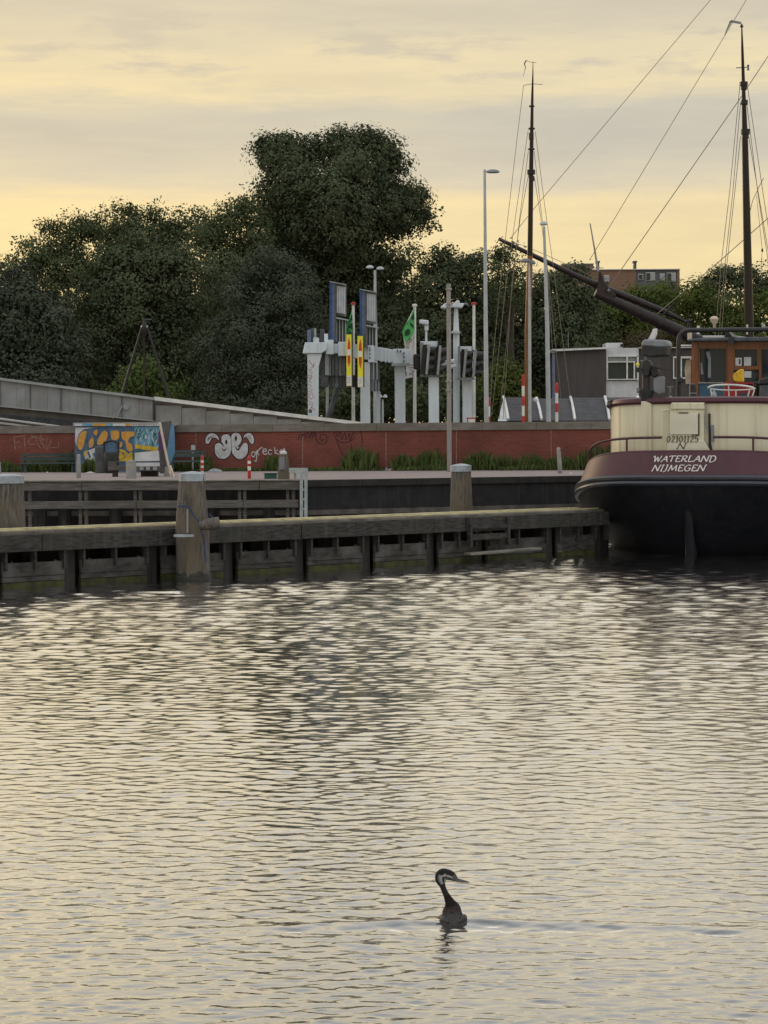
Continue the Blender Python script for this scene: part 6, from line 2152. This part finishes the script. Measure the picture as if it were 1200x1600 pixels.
for pts in ([(818, 134), (808, 215), (797, 310), (784, 420), (770, 560), (765, 655)], [(825, 205), (808, 320), (790, 450), (768, 650)], [(825.5, 236), (812, 340), (795, 500), (780, 655)], [(826, 272), (813, 340), (800, 440), (786, 655)],
            [(836.5, 206), (851, 320), (865, 420), (895, 655)], [(834.5, 236), (848, 350), (862, 480), (880, 655)], [(835, 277), (845, 340), (856, 430), (870, 655)]):
    rig(sa, AD, pts, 0.011)
# ribbed hatch cover: sloping dark slats between white ribs
def cov(px, py, f):
    """point of the cover: photograph column and row, f = 0 at the eave, 1 at the ridge"""
    return at(px, py, AD + 0.5 + 1.6 * f)
ribs = [(794, 658, 786.5, 622), (846, 658, 838, 624), (898, 658, 891, 622.5), (952, 658, 945, 622), (1004, 658, 996, 622)]
nsl = 11
for (xa, ya, xb, yb), (xc, yc, xd, yd) in zip(ribs[:-1], ribs[1:]):
    for k in range(nsl):
        f0, f1 = k / nsl, (k + 0.88) / nsl
        def pt(f, s):
            x0, x1 = xa + (xb - xa) * f, xc + (xd - xc) * f
            return cov(x0 + (x1 - x0) * s, ya + (yb - ya) * f, f)
        m2 = MB()
        q = [pt(f0, 0.02), pt(f0, 0.98), pt(f1, 0.98), pt(f1, 0.02)]
        m2.prism(q, (0, 0.02, 0.04))
        m2.build('cover_slat', 'roofdark', sa)
for xa, ya, xb, yb in ribs:
    m2 = MB()
    pts = []
    for k in range(7):
        f = k / 6
        pts.append(cov(xa + (xb - xa) * f + 0.8 * math.sin(f * math.pi), ya + (yb - ya) * f, f) + Vector((0, -0.05, 0.06)))
    m2.tube(pts, 0.055, 8)
    m2.build('cover_rib', 'whitep', sa, smooth=True)
m2 = MB()
m2.prism([cov(778, 658, 0), cov(793, 658, 0), cov(786.5, 623, 1)], (0, 0.05, 0))
m2.build('cover_gable', 'offwhite', sa)
m2 = MB()
m2.prism([cov(788, 660, 0) + Vector((0, 0.15, 0)), cov(1004, 660, 0) + Vector((0, 0.15, 0)), cov(996, 624, 1) + Vector((0, 0.12, -0.06)), cov(787, 624, 1) + Vector((0, 0.12, -0.06))], (0, 0.4, -0.2))
m2.build('cover_sheet', 'black', sa)
m2 = MB()
m2.lathe(at(836, 626, AD + 0.2), [(0.02, -0.1), (0.09, -0.03), (0.09, 0.05), (0.03, 0.1)], 10)
m2.build('cover_knob', 'offwhite', sa, smooth=True)

BDp = 88.0
sb = thing('sailing_barge', 'sailing ship with the taller dark mast at the right edge, hull hidden by the barge', 'sailing ship', foot(1170, BDp, 0), 'sailing ships behind the wall')
broadside_hull(sb, 1080, 1330, BDp + 1.0, 5.0, 1.5)
m2 = MB()
m2.tube([Vector((*at(1171, 640, BDp).xy, 1.3)), at(1170.5, 510, BDp), at(1167, 350, BDp), at(1164, 220, BDp), at(1161.8, 140, BDp), at(1160, 80, BDp), at(1159, 42, BDp)], [0.20, 0.185, 0.155, 0.125, 0.075, 0.055, 0.025], 14)
m2.build('mast', 'mast', sb, smooth=True)
m2 = MB()
m2.lathe(at(1159, 42, BDp), [(0.03, -0.03), (0.075, 0.0), (0.05, 0.06), (0.01, 0.14)], 10)
m2.build('finial', 'black', sb, smooth=True)
bands(sb, BDp, [(1162, 131, 13, 6), (1162.3, 136, 10, 8), (1163, 160, 11, 7), (1164.5, 206, 14, 8), (1164.5, 212, 11, 8)])
rig(sb, BDp, [(1150, 106), (1160, 105.5), (1169, 105)], 0.02, 'spreader')
m2 = MB()
m2.lathe(at(1169, 106, BDp), [(0.05, -0.1), (0.03, 0), (0.04, 0.06), (0.05, 0.12)], 8)
m2.build('anemometer', 'dkgrey', sb)
m2 = MB()
for (x0, y0, w0, x1, y1, w1) in ((1158, 36, 3.5, 1142, 33, 4), (1142, 33, 4, 1140, 38, 3), (1140, 38, 3, 1136, 46, 2.0), (1136, 46, 2, 1132, 55, 0.5)):
    dx, dy = x1 - x0, y1 - y0
    l = math.hypot(dx, dy)
    nx, ny = -dy / l, dx / l
    m2.prism([at(x0 + nx * w0 / 2, y0 + ny * w0 / 2, BDp), at(x0 - nx * w0 / 2, y0 - ny * w0 / 2, BDp), at(x1 - nx * w1 / 2, y1 - ny * w1 / 2, BDp), at(x1 + nx * w1 / 2, y1 + ny * w1 / 2, BDp)], (0, 0.02, 0))
m2.build('pennant', 'midgrey', sb)
for pts in ([(1156, 133), (1153, 165), (1140, 300), (1127, 410), (1108, 640)], [(1157, 160), (1145, 300), (1132, 420), (1112, 640)], [(1157, 213), (1148, 300), (1135, 420), (1118, 640)],
            [(1168, 135), (1176, 190), (1192, 300), (1206, 390), (1240, 640)], [(1167, 163), (1184, 300), (1202, 420), (1232, 640)], [(1170, 214), (1183, 290), (1200, 390), (1228, 640)]):
    rig(sb, BDp, pts, 0.014)
rig(sb, BDp, smooth_pts([(1193, 278), (1186, 292), (1181, 303), (1176, 314), (1172, 330)], 4), 0.014, 'loose_line')
rig(sb, BDp, [(1182, 305), (1191, 390), (1189, 425)], 0.01, 'loose_line')
m2 = MB()
m2.lathe(at(1191, 391, BDp), [(0.01, -0.08), (0.05, -0.03), (0.02, 0.08)], 8)
m2.build('block', 'black', sb)

TDp = 96.0
ts = thing('tall_ship', 'tall ship whose thick dark bowsprit reaches up to the left above the dark house', 'tall ship', foot(1250, TDp, 0), 'sailing ships behind the wall')
broadside_hull(ts, 1128, 1700, TDp + 0.6, 6.5, 4.6, sheer=0.8)
def spar(pts, rad, name, m='spar'):
    m2 = MB()
    m2.tube([at(x, y, TDp) for x, y in pts], rad, 14)
    return m2.build(name, m, ts, smooth=True)
spar([(1190, 578), (1110, 541), (1030, 503), (980, 480), (931, 458)], [0.30, 0.29, 0.27, 0.24, 0.20], 'bowsprit')
spar([(931.5, 458.3), (929.5, 457.4)], [0.17, 0.17], 'bowsprit_end', 'lath')
jb = [at(x, y, TDp + 0.25) for x, y in ((1075, 505), (1040, 488), (985, 466), (940, 449), (900, 431), (860, 412), (820, 393), (779, 373))]
m2 = MB()
m2.tube(jb, [0.05, 0.14, 0.16, 0.15, 0.125, 0.115, 0.10, 0.075], 12)
m2.build('jib_boom', 'spar', ts, smooth=True)
m2 = MB()
m2.prism([at(x, y, TDp - 0.2) for x, y in ((933, 455), (935, 441), (935.5, 424), (938.5, 423), (945, 440), (953, 452), (963, 461), (958, 468), (940, 461))], (0, 0.4, 0))
m2.build('spar_cap', 'spar', ts, bevel=0.03)
m2 = MB()
m2.lathe(at(951, 454, TDp - 0.3), [(0.01, -0.08), (0.07, 0), (0.01, 0.08)], 8)
m2.build('shackle', 'midgrey', ts)
spar([(934.5, 424), (930, 395), (922, 349)], [0.05, 0.04, 0.025], 'spike_pole', 'polewood')
for a, b in (((1001, 486), (1010, 497)), ((1026, 495), (1040, 506))):
    m2 = MB()
    m2.tube([at(x, 458 + (x - 931) * 0.4665, TDp) for x in (a[0] + 2, a[0] + 8)], 0.285, 14)
    m2.build('spar_band', 'black', ts, smooth=True)
spar([(1020, 503), (1042, 487), (1054, 472)], [0.05, 0.045, 0.02], 'boom_guy', 'black')
spar([(1075, 498), (1076, 525)], [0.06, 0.06], 'post', 'black')
for pts, r_ in (([(798, 372), (835, 325), (1110, 0), (1330, -262)], 0.014), ([(922, 405), (1166, 0), (1330, -272)], 0.014), ([(953, 447), (975, 415), (1155, 156), (1200, 88), (1330, -106)], 0.019), ([(1012, 503), (1120, 412), (1200, 341), (1330, 227)], 0.02), ([(780, 374), (820, 384), (861, 402), (935, 436)], 0.012)):
    rig(ts, TDp, pts, r_, 'stay')
m2 = MB()
m2.tube([Vector((*at(1332, 640, TDp).xy, 4.5)), at(1331, 200, TDp), at(1330, -300, TDp)], [0.32, 0.27, 0.12], 14)
m2.build('foremast', 'mast', ts, smooth=True)
# ------------------------------------------------------------------ things on the quay
def gp(px, py):
    return on_z(px, py, Q)
def bench(x0, x1, y0, yseat, yfoot, label, D):
    t = thing('park_bench', label, 'bench', foot((x0 + x1) / 2, D, Q), 'green benches along the wall')
    def bb(name, xa, xb, ya, yb, dd, depth):
        m2 = MB()
        boxpx(m2, xa, xb, ya, yb, D + dd, depth)
        m2.build(name, 'bench', t)
    bb('back_plank', x0 + 2, x1, y0, y0 + 4.2, 0.28, 0.05)
    bb('back_plank', x0 + 2, x1, y0 + 5, y0 + 11.5, 0.25, 0.05)
    for k in range(3):
        bb('seat_plank', x0, x1 - 1, yseat - 0.2 * k, yseat + 2.6, -0.25 + 0.16 * k, 0.14)
    z0 = at(x0, yseat + 2.6, D).z
    for x in (x0 + 3, x0 + 8, x1 - 8, x1 - 3):
        m2 = MB()
        p = foot(x, D + (0.2 if x in (x0 + 3, x1 - 3) else -0.15), Q)
        m2.box((p.x, p.y, (Q + z0) / 2), (0.07, 0.07, z0 - Q))
        m2.build('leg', 'bench', t)
    for x in (x0 + 8, x1 - 8):
        m2 = MB()
        p, q = at(x, yseat, D + 0.33), at(x, y0 + 1, D + 0.36)
        m2.bar(p, q, 0.06, 0.06, up=(0, 1, 0))
        m2.build('back_support', 'bench', t)
    return t
bench(31, 121, 708.5, 722.5, 738, 'dark green bench in front of the faint white tag', 71.3)
bench(262, 321, 703, 719.5, 736, 'dark green bench behind the blue board, beside the bubble letters', 70.6)
# bin
BN = 68.6
t = thing('litter_bin', 'dark open topped litter bin in front of the painted block', 'litter bin', foot(172, BN, Q))
m2 = MB()
c = foot(174, BN, Q)
m2.lathe(c, [(0.20, 0), (0.235, 0.05), (0.235, 0.62), (0.22, 0.66)], 14)
m2.build('bin_body', 'blackplastic', t, smooth=True)
m2 = MB()
m2.tube([c + Vector((0.225 * math.cos(k * math.pi / 8), 0.225 * math.sin(k * math.pi / 8), 0.98 - 0.04 * math.cos(k * math.pi / 4))) for k in range(17)], 0.03, 6)
m2.build('hood_ring', 'blackplastic', t, smooth=True)
for sx in (-1, 1):
    m2 = MB()
    m2.box(c + Vector((sx * 0.22, 0, 0.8)), (0.05, 0.12, 0.4))
    m2.build('hood_strut', 'blackplastic', t)
m2 = MB()
pa = foot(156.5, BN + 0.4, Q)
m2.box((pa.x, pa.y, Q + 0.42), (0.28, 0.25, 0.84))
m2.build('side_cabinet', 'dkgrey', t, bevel=0.02)
# slim and fat bollards
def bollard(px, py, ytop_, w, label, m='concrete', lean=0.0, taper=0.75):
    p = gp(px, py)
    D = p.y
    h = at(px, ytop_, D).z - Q
    t = thing('bollard', label, 'bollard', p, 'grey bollards on the quay')
    m2 = MB()
    r_ = mpx(w, D) / 2
    m2.tube([p + Vector((0, 0, -0.05)), p + Vector((lean * 0.5, 0, h * 0.5)), p + Vector((lean, 0, h * 0.95))], [r_, r_ * (1 + taper) / 2, r_ * taper], 12)
    m2.build('shaft', m, t, smooth=True)
    m2 = MB()
    m2.lathe(p + Vector((lean, 0, h * 0.95)), [(r_ * taper * 1.04, -0.03), (r_ * taper * 1.04, 0.02), (r_ * taper * 0.6, h * 0.05), (0.01, h * 0.06)], 12)
    m2.build('cap', m, t, smooth=True)
    return t
bollard(123, 747, 710, 7.5, 'slim grey bollard between the bench and the bin', lean=0.0)
bollard(205, 748, 719.5, 16.5, 'squat grey bollard in front of the broken bench', taper=0.95)
bollard(875.5, 740, 699.5, 7.5, 'leaning grey bollard near the stern of the barge', lean=-0.05)
bollard(-1, 742, 722, 6, 'grey bollard half hidden at the frame edge by the capped pile')
# wooden bitt
p = on_z(443, 749, Q)
t = thing('wooden_bitt', 'weathered tapered wooden bitt by the quay ladder', 'bitt', p)
m2 = MB()
h = at(443, 708, p.y).z - Q
rr3 = mpx(19.5, p.y) / 2
m2.lathe(p, [(rr3, 0), (rr3 * 0.97, h * 0.35), (rr3 * 0.82, h * 0.75), (rr3 * 0.62, h * 0.95), (rr3 * 0.5, h)], 9)
m2.build('shaft', 'wood', t)
m2 = MB()
m2.box(p + Vector((-0.03, -rr3 * 0.9, h * 0.62)), (0.13, 0.06, h * 0.5))
m2.build('wear_plate', 'midgrey', t)
m2 = MB()
m2.lathe(p + Vector((0, 0, h)), [(rr3 * 0.58, -0.02), (rr3 * 0.55, 0.03), (rr3 * 0.2, 0.06)], 9)
m2.build('pale_top', 'offwhite', t)
# striped posts on the quay
striped_post(316, 715.5, 4.6, 62, [719, 723, 727.5, 731, 736, 740], 'short red and white post behind the rope tied pile', cross=False)
striped_post(389.5, 716, 5.0, gp(389, 748).y, [720, 724.5, 728.5, 735, 748], 'short red and white post on the quay edge below the bubble letters', cross=False)
# broken bench frame with white board on it
SD_ = gp(210, 745).y
t = thing('broken_bench', 'broken grey bench frame standing behind the squat bollard', 'bench', foot(209, SD_, Q))
for nm, x0, x1, y0, y1, dd, mm in (('seat_beam', 168.5, 204, 727.5, 735, 0.0, 'railwood'), ('seat_beam', 204.5, 249, 728.5, 735.5, 0.05, 'railwood'), ('back_beam', 169, 249, 720.5, 722.6, 0.4, 'bench'), ('low_beam', 220, 246, 735.7, 747, 0.3, 'darkwood'),
                                 ('leg', 175.5, 182.5, 735.2, 749, 0.05, 'darkwood'), ('arm_post', 168.5, 180, 722.8, 727.3, 0.1, 'railwood'), ('slat_end', 218, 224, 729, 734.5, -0.04, 'concrete'), ('slat_end', 228, 234, 729, 734.5, -0.04, 'concrete'), ('slat_end', 239, 245, 729, 734.5, -0.04, 'concrete')):
    m2 = MB()
    boxpx(m2, x0, x1, y0, y1, SD_ + dd, 0.15 if nm == 'slat_end' else 0.3)
    m2.build(nm, mm, t)
t = thing('white_board', 'large white board dumped on the broken bench', 'board', foot(230, SD_ + 0.5, Q))
m2 = MB()
slab(m2, [(210.5, 707.5), (247.5, 704), (249, 720), (210.5, 721)], SD_ + 0.45, 0.1)
m2.build('upper_panel', 'offwhite', t)
m2 = MB()
slab(m2, [(213, 723), (249, 722.8), (249.5, 728.4), (213, 729.5)], SD_ + 0.3, 0.08)
m2.build('lower_panel', 'offwhite', t)
t = tag(MB().add([], []).build('x', 'offwhite') if False else (lambda m2: (slab(m2, [(267.5, 664), (271.5, 662), (273, 690), (273, 707), (264, 731), (260, 707)], SD_ + 0.9, 0.05), m2.build('blue_board', 'bluesheet'))[1])(MB()), 'pale blue board leaning upright beside the wooden laths', 'board')
t = tag((lambda m2: (slab(m2, [(251, 659.5), (268, 658), (268, 700), (262, 740), (250, 740)], SD_ + 1.15, 0.08), m2.build('dark_door', 'girder'))[1])(MB()), 'dark brown door panel leaning behind the blue board', 'door panel')
for i, (a, b, lab) in enumerate((((249.5, 660), (266, 742), 'long pale lath leaning in front of the dark door panel'), ((266, 728), (272, 747), 'short pale lath at the foot of the blue board'))):
    m2 = MB()
    m2.bar(at(*a, SD_ + 0.7), at(*b, SD_ + 0.2), 0.05, 0.05)
    tag(m2.build('wooden_lath', 'lath'), lab, 'lath')
m2 = MB()
slab(m2, [(255, 746), (258.5, 728), (263, 740), (264, 746)], SD_ + 0.3, 0.3)
tag(m2.build('grey_wedge', 'concrete', bevel=0.02), 'grey wedge shaped block at the foot of the laths', 'block')
m2 = MB()
slab(m2, [(247, 676), (251, 672), (256, 690), (257, 700), (252, 706), (248, 700)], SD_ + 0.8, 0.05)
tag(m2.build('purple_board', 'inkpurp'), 'purple painted offcut leaning on the dark door panel', 'board')
# small loose things
def heap(px, py, w, h, name, label, cat, m, seed=1, n=9):
    r3 = np.random.default_rng(seed)
    c = gp(px, py)
    W, Hh = mpx(w, c.y), mpx(h, c.y)
    m2 = MB()
    vs, fs = [], []
    k1 = 10
    for i in range(5):
        f = i / 4
        for k in range(k1):
            a = k * 2 * math.pi / k1
            rr4 = (1 - f ** 1.6) * (0.85 + 0.3 * r3.random())
            vs.append(c + Vector((W / 2 * rr4 * math.cos(a), W / 3 * rr4 * math.sin(a), -0.01 + Hh * f * (0.85 + 0.3 * r3.random()))))
    for i in range(4):
        for k in range(k1):
            k2 = (k + 1) % k1
            fs.append((i * k1 + k, i * k1 + k2, (i + 1) * k1 + k2, (i + 1) * k1 + k))
    fs.append(tuple(4 * k1 + k for k in range(k1)))
    m2.add(vs, fs)
    return tag(m2.build(name, m), label, cat)
heap(336, 738, 29, 7, 'tarpaulin', 'grey crumpled tarpaulin on the pavement below the bubble letters', 'tarpaulin', 'tarp', 3)
heap(162, 739, 12, 15, 'rag_heap', 'pinkish rag heap against the litter bin', 'rag', 'pink', 4)
heap(141, 738.5, 16, 2.2, 'paper_sheet', 'white paper sheet lying between the slim bollard and the bin', 'litter', 'litter', 5)
heap(612, 735.5, 22, 5, 'rubbish_heap', 'small pale rubbish heap in the weeds left of the timber pole', 'rubbish', 'pink', 6)
heap(604, 735.5, 6, 6, 'rubbish_bag', 'small bluish bag beside the pale rubbish heap', 'bag', 'zinc', 7)
heap(421, 734, 7, 5, 'litter_scrap', 'pale scrap in the grass left of the wooden bitt', 'litter', 'litter', 8)
heap(379, 734.5, 5, 3, 'litter_scrap', 'pale scrap in the grass beside the tarpaulin', 'litter', 'litter', 9)
heap(385.5, 732.5, 5, 3, 'litter_scrap', 'pale scrap in the grass above the quay edge striped post', 'litter', 'litter', 10)
heap(57, 737, 12, 3, 'litter_scrap', 'pale scrap under the bench by the faint tag', 'litter', 'litter', 11)
heap(74, 738.5, 4, 2, 'litter_scrap', 'tiny white scrap in front of that same bench', 'litter', 'litter', 12)
heap(680, 735, 4, 2, 'litter_scrap', 'tiny white scrap just left of the timber pole foot', 'litter', 'litter', 13)
heap(687, 734, 5, 2.5, 'litter_scrap', 'white scrap nearest the timber pole foot', 'litter', 'litter', 14)
heap(892, 740, 5, 2, 'litter_scrap', 'white scrap right of the leaning bollard', 'litter', 'litter', 15)
heap(810, 731, 4, 4, 'litter_scrap', 'white scrap in the tall grass behind the wall foot', 'litter', 'litter', 16)
p = gp(423, 748)
t = thing('green_crate', 'small dark green crate beside the wooden bitt', 'crate', p)
m2 = MB()
m2.box(p + Vector((0, 0, 0.06)), (mpx(19, p.y), 0.3, 0.12))
m2.build('body', 'green', t, bevel=0.01)
m2 = MB()
m2.box(p + Vector((0, 0, 0.135)), (mpx(20.5, p.y), 0.33, 0.025))
m2.build('rim', 'green', t)
m2 = MB()
boxpx(m2, 298.5, 304.5, 695.5, 704, 71.6, 0.15)
boxpx(m2, 300, 302.5, 704, 736, 71.65, 0.06)
tag(m2.build('meter_post', 'signback'), 'small pale meter box on a post beside the bench and bubble letters', 'meter box')

# ------------------------------------------------------------------ weeds along the foot of the wall
def weeds(name, label, x0, x1, ytop_, n, D0, D1, cat='weeds', material='weed', blade=0.05):
    P, S, T, V = [], [], [], []
    vs, fs, tint = [], [], []
    for k in range(int(n * 0.7)):
        x = x0 + (x1 - x0) * rng.random()
        D = D0 + (D1 - D0) * rng.random()
        b = foot(x, D, Q)
        prof = max(0.15, 1 - abs((x - (x0 + x1) / 2) / ((x1 - x0) / 2 + 1e-6)) ** 2.5)
        hmax = at(x, ytop_, D).z - Q
        h = max(0.06, hmax * (0.35 + 0.65 * rng.random()) * (0.55 + 0.45 * prof))
        lean = Vector((rng.normal() * 0.22, rng.normal() * 0.15, 0)) * h
        w = blade * (0.5 + rng.random())
        a = rng.random() * 6.28
        d = Vector((math.cos(a), math.sin(a), 0)) * w / 2
        i = len(vs)
        mid = b + lean * 0.35 + Vector((0, 0, h * 0.6))
        top = b + lean + Vector((0, 0, h))
        vs += [b - d * 0.5, b + d * 0.5, mid + d, mid - d, top]
        fs += [(i, i + 1, i + 2, i + 3), (i + 3, i + 2, i + 4)]
        tint += [float(0.2 + 0.6 * rng.random())] * 5
    me = bpy.data.meshes.new(name)
    c = foot((x0 + x1) / 2, (D0 + D1) / 2, Q)
    me.from_pydata([tuple(v - c) for v in vs], [], fs)
    a_ = me.attributes.new('tint', 'FLOAT', 'POINT')
    a_.data.foreach_set('value', tint)
    me.materials.append(M[material])
    o = bpy.data.objects.new(name, me)
    COL.objects.link(o)
    o.location = c
    o['label'], o['category'] = label, cat
    return o
def wd(px):
    """depth of the brick wall under column px"""
    return on_pl(px, 735, WALL_A, wall_n).y
g_ = weeds('grass_strip', 'low grass strip growing along the foot of the brick wall', -40, 985, 727, 5200, 0, 0) if False else None
vsn = 0
strip = [(-30, 120, 728), (120, 300, 729), (300, 470, 729), (470, 620, 728), (620, 780, 724), (780, 930, 724), (930, 1000, 724)]
allw = []
for x0, x1, yt in strip:
    w0 = wd((x0 + x1) / 2)
    o = weeds('grass_strip', 'low grass growing along the foot of the brick wall', x0, x1, yt, 1300, w0 - 0.9, w0 - 0.1, 'grass', 'weed', 0.05)
    allw.append(o)
bm = bmesh.new()
tl = []
for o in allw:
    me = o.data
    off = len(bm.verts)
    vv = [bm.verts.new(v.co + o.location) for v in me.vertices]
    tl += [d.value for d in me.attributes['tint'].data]
    for p_ in me.polygons:
        bm.faces.new([vv[i] for i in p_.vertices])
    bpy.data.objects.remove(o)
me = bpy.data.meshes.new('grass')
bm.to_mesh(me)
bm.free()
at__ = me.attributes.new('tint', 'FLOAT', 'POINT')
at__.data.foreach_set('value', tl)
me.materials.append(M['weed'])
go = bpy.data.objects.new('grass', me)
COL.objects.link(go)
go['kind'], go['label'], go['category'] = 'stuff', 'low grass growing along the foot of the brick wall', 'grass'
clumps = [(536, 590, 694, 'tall dark weed clump right of the dark purple tag', 300, 0.10), (612, 650, 704, 'weed clump left of the timber pole by the rubbish heap', 260, 0.08), (648, 696, 698, 'dense weed clump touching the timber pole', 420, 0.08),
          (726, 775, 700, 'weed clump round the foot of the tallest street lamp', 420, 0.07), (772, 812, 706, 'loose tall grass clump right of the tallest street lamp', 320, 0.05), (806, 850, 703, 'tall grass clump in the middle right of the wall foot', 340, 0.05),
          (846, 905, 708, 'grass clump behind the leaning bollard', 380, 0.06), (900, 985, 690, 'tall weed clump beside the stern rail of the barge', 560, 0.08), (298, 332, 705, 'weed clump left of the bubble letters', 260, 0.09), (412, 440, 706, 'weed clump behind the wooden bitt', 160, 0.07),
          (88, 122, 699, 'weed clump behind the bench end by the painted block', 200, 0.10), (128, 152, 712, 'weed clump against the painted block', 200, 0.09), (40, 90, 712, 'weeds growing behind the bench below the faint tag', 260, 0.08), (270, 300, 718, 'weeds under the bench by the meter box', 200, 0.08), (-20, 30, 716, 'weeds at the frame edge left of the bench', 200, 0.08)]
for x0, x1, yt, lab, n, bl in clumps:
    w0 = wd((x0 + x1) / 2)
    if 120 < (x0 + x1) / 2 < 260:
        w0 = BD
    weeds('weed_clump', lab, x0, x1, yt, n, w0 - 0.75, w0 - 0.15, 'weeds', 'weed', bl)['group'] = 'weed clumps along the wall'

# ------------------------------------------------------------------ grebe
def grebe():
    K = [(0.012, -.125, .010, .006, .006), (.010, -.112, .009, .036, .018), (.006, -.075, .003, .074, .032), (.002, -.01, -.002, .094, .041), (0, .045, -.002, .088, .044), (-.001, .085, .014, .058, .048),
         (-.004, .104, .058, .043, .042), (-.012, .105, .085, .027, .028), (-.024, .102, .112, .0185, .0195), (-.038, .098, .142, .0145, .0155), (-.049, .094, .170, .0145, .0160), (-.0545, .092, .195, .0190, .0200),
         (-.048, .091, .222, .0235, .0265), (-.026, .090, .2310, .0245, .0280), (-.002, .090, .2220, .0205, .0225), (.016, .090, .2090, .0135, .0140), (.026, .090, .2030, .0095, .0098), (.046, .090, .1985, .0078, .0078), (.070, .090, .1945, .0055, .0052), (.088, .090, .1910, .0014, .0014)]
    pts = smooth_pts([tuple(k) for k in K], 7)
    n = 28
    vs, cols, fs = [], [], []
    N = len(pts)
    prev = Vector((1, 0, 0))
    for i, p in enumerate(pts):
        a, b = Vector(pts[max(i - 1, 0)][:3]), Vector(pts[min(i + 1, N - 1)][:3])
        d = (b - a).normalized()
        f = i / (N - 1) * (len(K) - 1)
        # frame: side vector starts as +X on the body, becomes -Y (towards us) on the head
        blend = min(1, max(0, (f - 9) / 3))
        side = (Vector((1, 0, 0)) * (1 - blend) + Vector((0, -1, 0)) * blend)
        side = (side - d * side.dot(d)).normalized()
        up = side.cross(d).normalized()
        for k in range(n):
            an = k * 2 * math.pi / n
            c_, s_ = math.cos(an), math.sin(an)
            jit = 1 + 0.05 * math.sin(9 * an + i * 0.9) * (1 if f < 7 else 0.3)
            q = Vector(p[:3]) + (side * (c_ * p[3]) + up * (s_ * p[4])) * jit
            if 10.7 < f < 13.2 and s_ > 0.6:
                q += up * 0.011 * math.sin((f - 10.7) / 2.5 * math.pi) + (-d) * 0.009
            vs.append(BIRD + q + Vector((0, 0, -0.012)))
            r1 = random.random()
            if f < 5.3:
                g = 0.036 + 0.022 * math.sin(an * 13 + i * 1.7) * math.sin(i * 0.8) + 0.018 * r1
                if s_ < 0.15:
                    g += 0.015
                col = (g * 1.05, g * 0.98, g * 0.92)
            elif f < 8.5:
                g = 0.012 + 0.010 * r1
                col = (g * 1.25, g * 0.95, g * 0.85)
                if f < 6.6:
                    col = tuple(c * (1 + 1.4 * (6.6 - f)) for c in col)
            elif f < 10.6:
                pale = 0.5 + 0.5 * math.sin(an * 1 + 2.6 * blend + 3.6)
                g = 0.03 + 0.30 * max(0, (f - 8.9) / 1.7) * pale ** 3
                col = (g * 1.05, g, g * 0.95)
            elif f < 15.2:
                if s_ > 0.62:
                    g = 0.022
                elif s_ < -0.75:
                    g = 0.32
                else:
                    w = math.sin((s_ * 8.0) + (f - 12) * 1.5 + 0.4 * math.sin(f * 3))
                    g = 0.34 if w > -0.1 else 0.022
                if f > 14.2:
                    g = g * 0.35 + 0.05
                col = (g * 1.02, g * 0.98, g * 0.93)
            else:
                g = 0.10 if s_ > 0 else 0.16
                col = (g * 1.1, g * 0.95, g * 0.9)
            cols.append((*col, 1))
    for i in range(N - 1):
        for k in range(n):
            k2 = (k + 1) % n
            fs.append((i * n + k, i * n + k2, (i + 1) * n + k2, (i + 1) * n + k))
    fs.append(tuple(range(n - 1, -1, -1)))
    fs.append(tuple((N - 1) * n + k for k in range(n)))
    t = thing('grebe', 'young grebe with striped head swimming alone on the open water', 'bird', BIRD)
    me = bpy.data.meshes.new('body')
    me.from_pydata([tuple(v - BIRD) for v in vs], [], fs)
    ca = me.color_attributes.new('Col', 'FLOAT_COLOR', 'POINT')
    ca.data.foreach_set('color', np.array(cols, dtype=np.float32).ravel())
    bm = bmesh.new()
    bm.from_mesh(me)
    bmesh.ops.recalc_face_normals(bm, faces=bm.faces)
    bm.to_mesh(me)
    bm.free()
    me.polygons.foreach_set('use_smooth', [True] * len(me.polygons))
    m = bpy.data.materials.new('grebe_plumage')
    m.use_nodes = True
    nt = m.node_tree
    b = nt.nodes['Principled BSDF']
    a = nt.nodes.new('ShaderNodeAttribute')
    a.attribute_name = 'Col'
    nt.links.new(a.outputs['Color'], b.inputs['Base Color'])
    b.inputs['Roughness'].default_value = 0.8
    b.inputs['Specular IOR Level'].default_value = 0.08
    nz = nt.nodes.new('ShaderNodeTexNoise')
    nz.inputs['Scale'].default_value = 160
    bp = nt.nodes.new('ShaderNodeBump')
    bp.inputs['Strength'].default_value = 0.4
    bp.inputs['Distance'].default_value = 0.004
    nt.links.new(nz.outputs[0], bp.inputs['Height'])
    nt.links.new(bp.outputs[0], b.inputs['Normal'])
    me.materials.append(m)
    o = bpy.data.objects.new('body', me)
    COL.objects.link(o)
    o.parent = t
    for sy in (-1,):
        m2 = MB()
        m2.lathe(BIRD + Vector((0.004, 0.090 + sy * 0.0185, 0.2125)), [(0.001, -0.0035), (0.0034, 0), (0.001, 0.0035)], 8)
        m2.build('eye', 'black', t, smooth=True)
    # folded wing feathers lying on the back
    for sx in (-1, 1):
        m2 = MB()
        pr = []
        for k in range(9):
            f = k / 8
            pr.append((BIRD + Vector((sx * (0.046 + 0.018 * math.sin(f * math.pi) - 0.02 * f), 0.06 - 0.16 * f, 0.012 + 0.012 * math.sin(f * math.pi * 0.9))), 0.014 * math.sin(0.25 + f * 2.6) + 0.002))
        m2.tube([q for q, _ in pr], [r_ for _, r_ in pr], 8)
        m2.build('wing', 'rudder', t, smooth=True)
grebe()
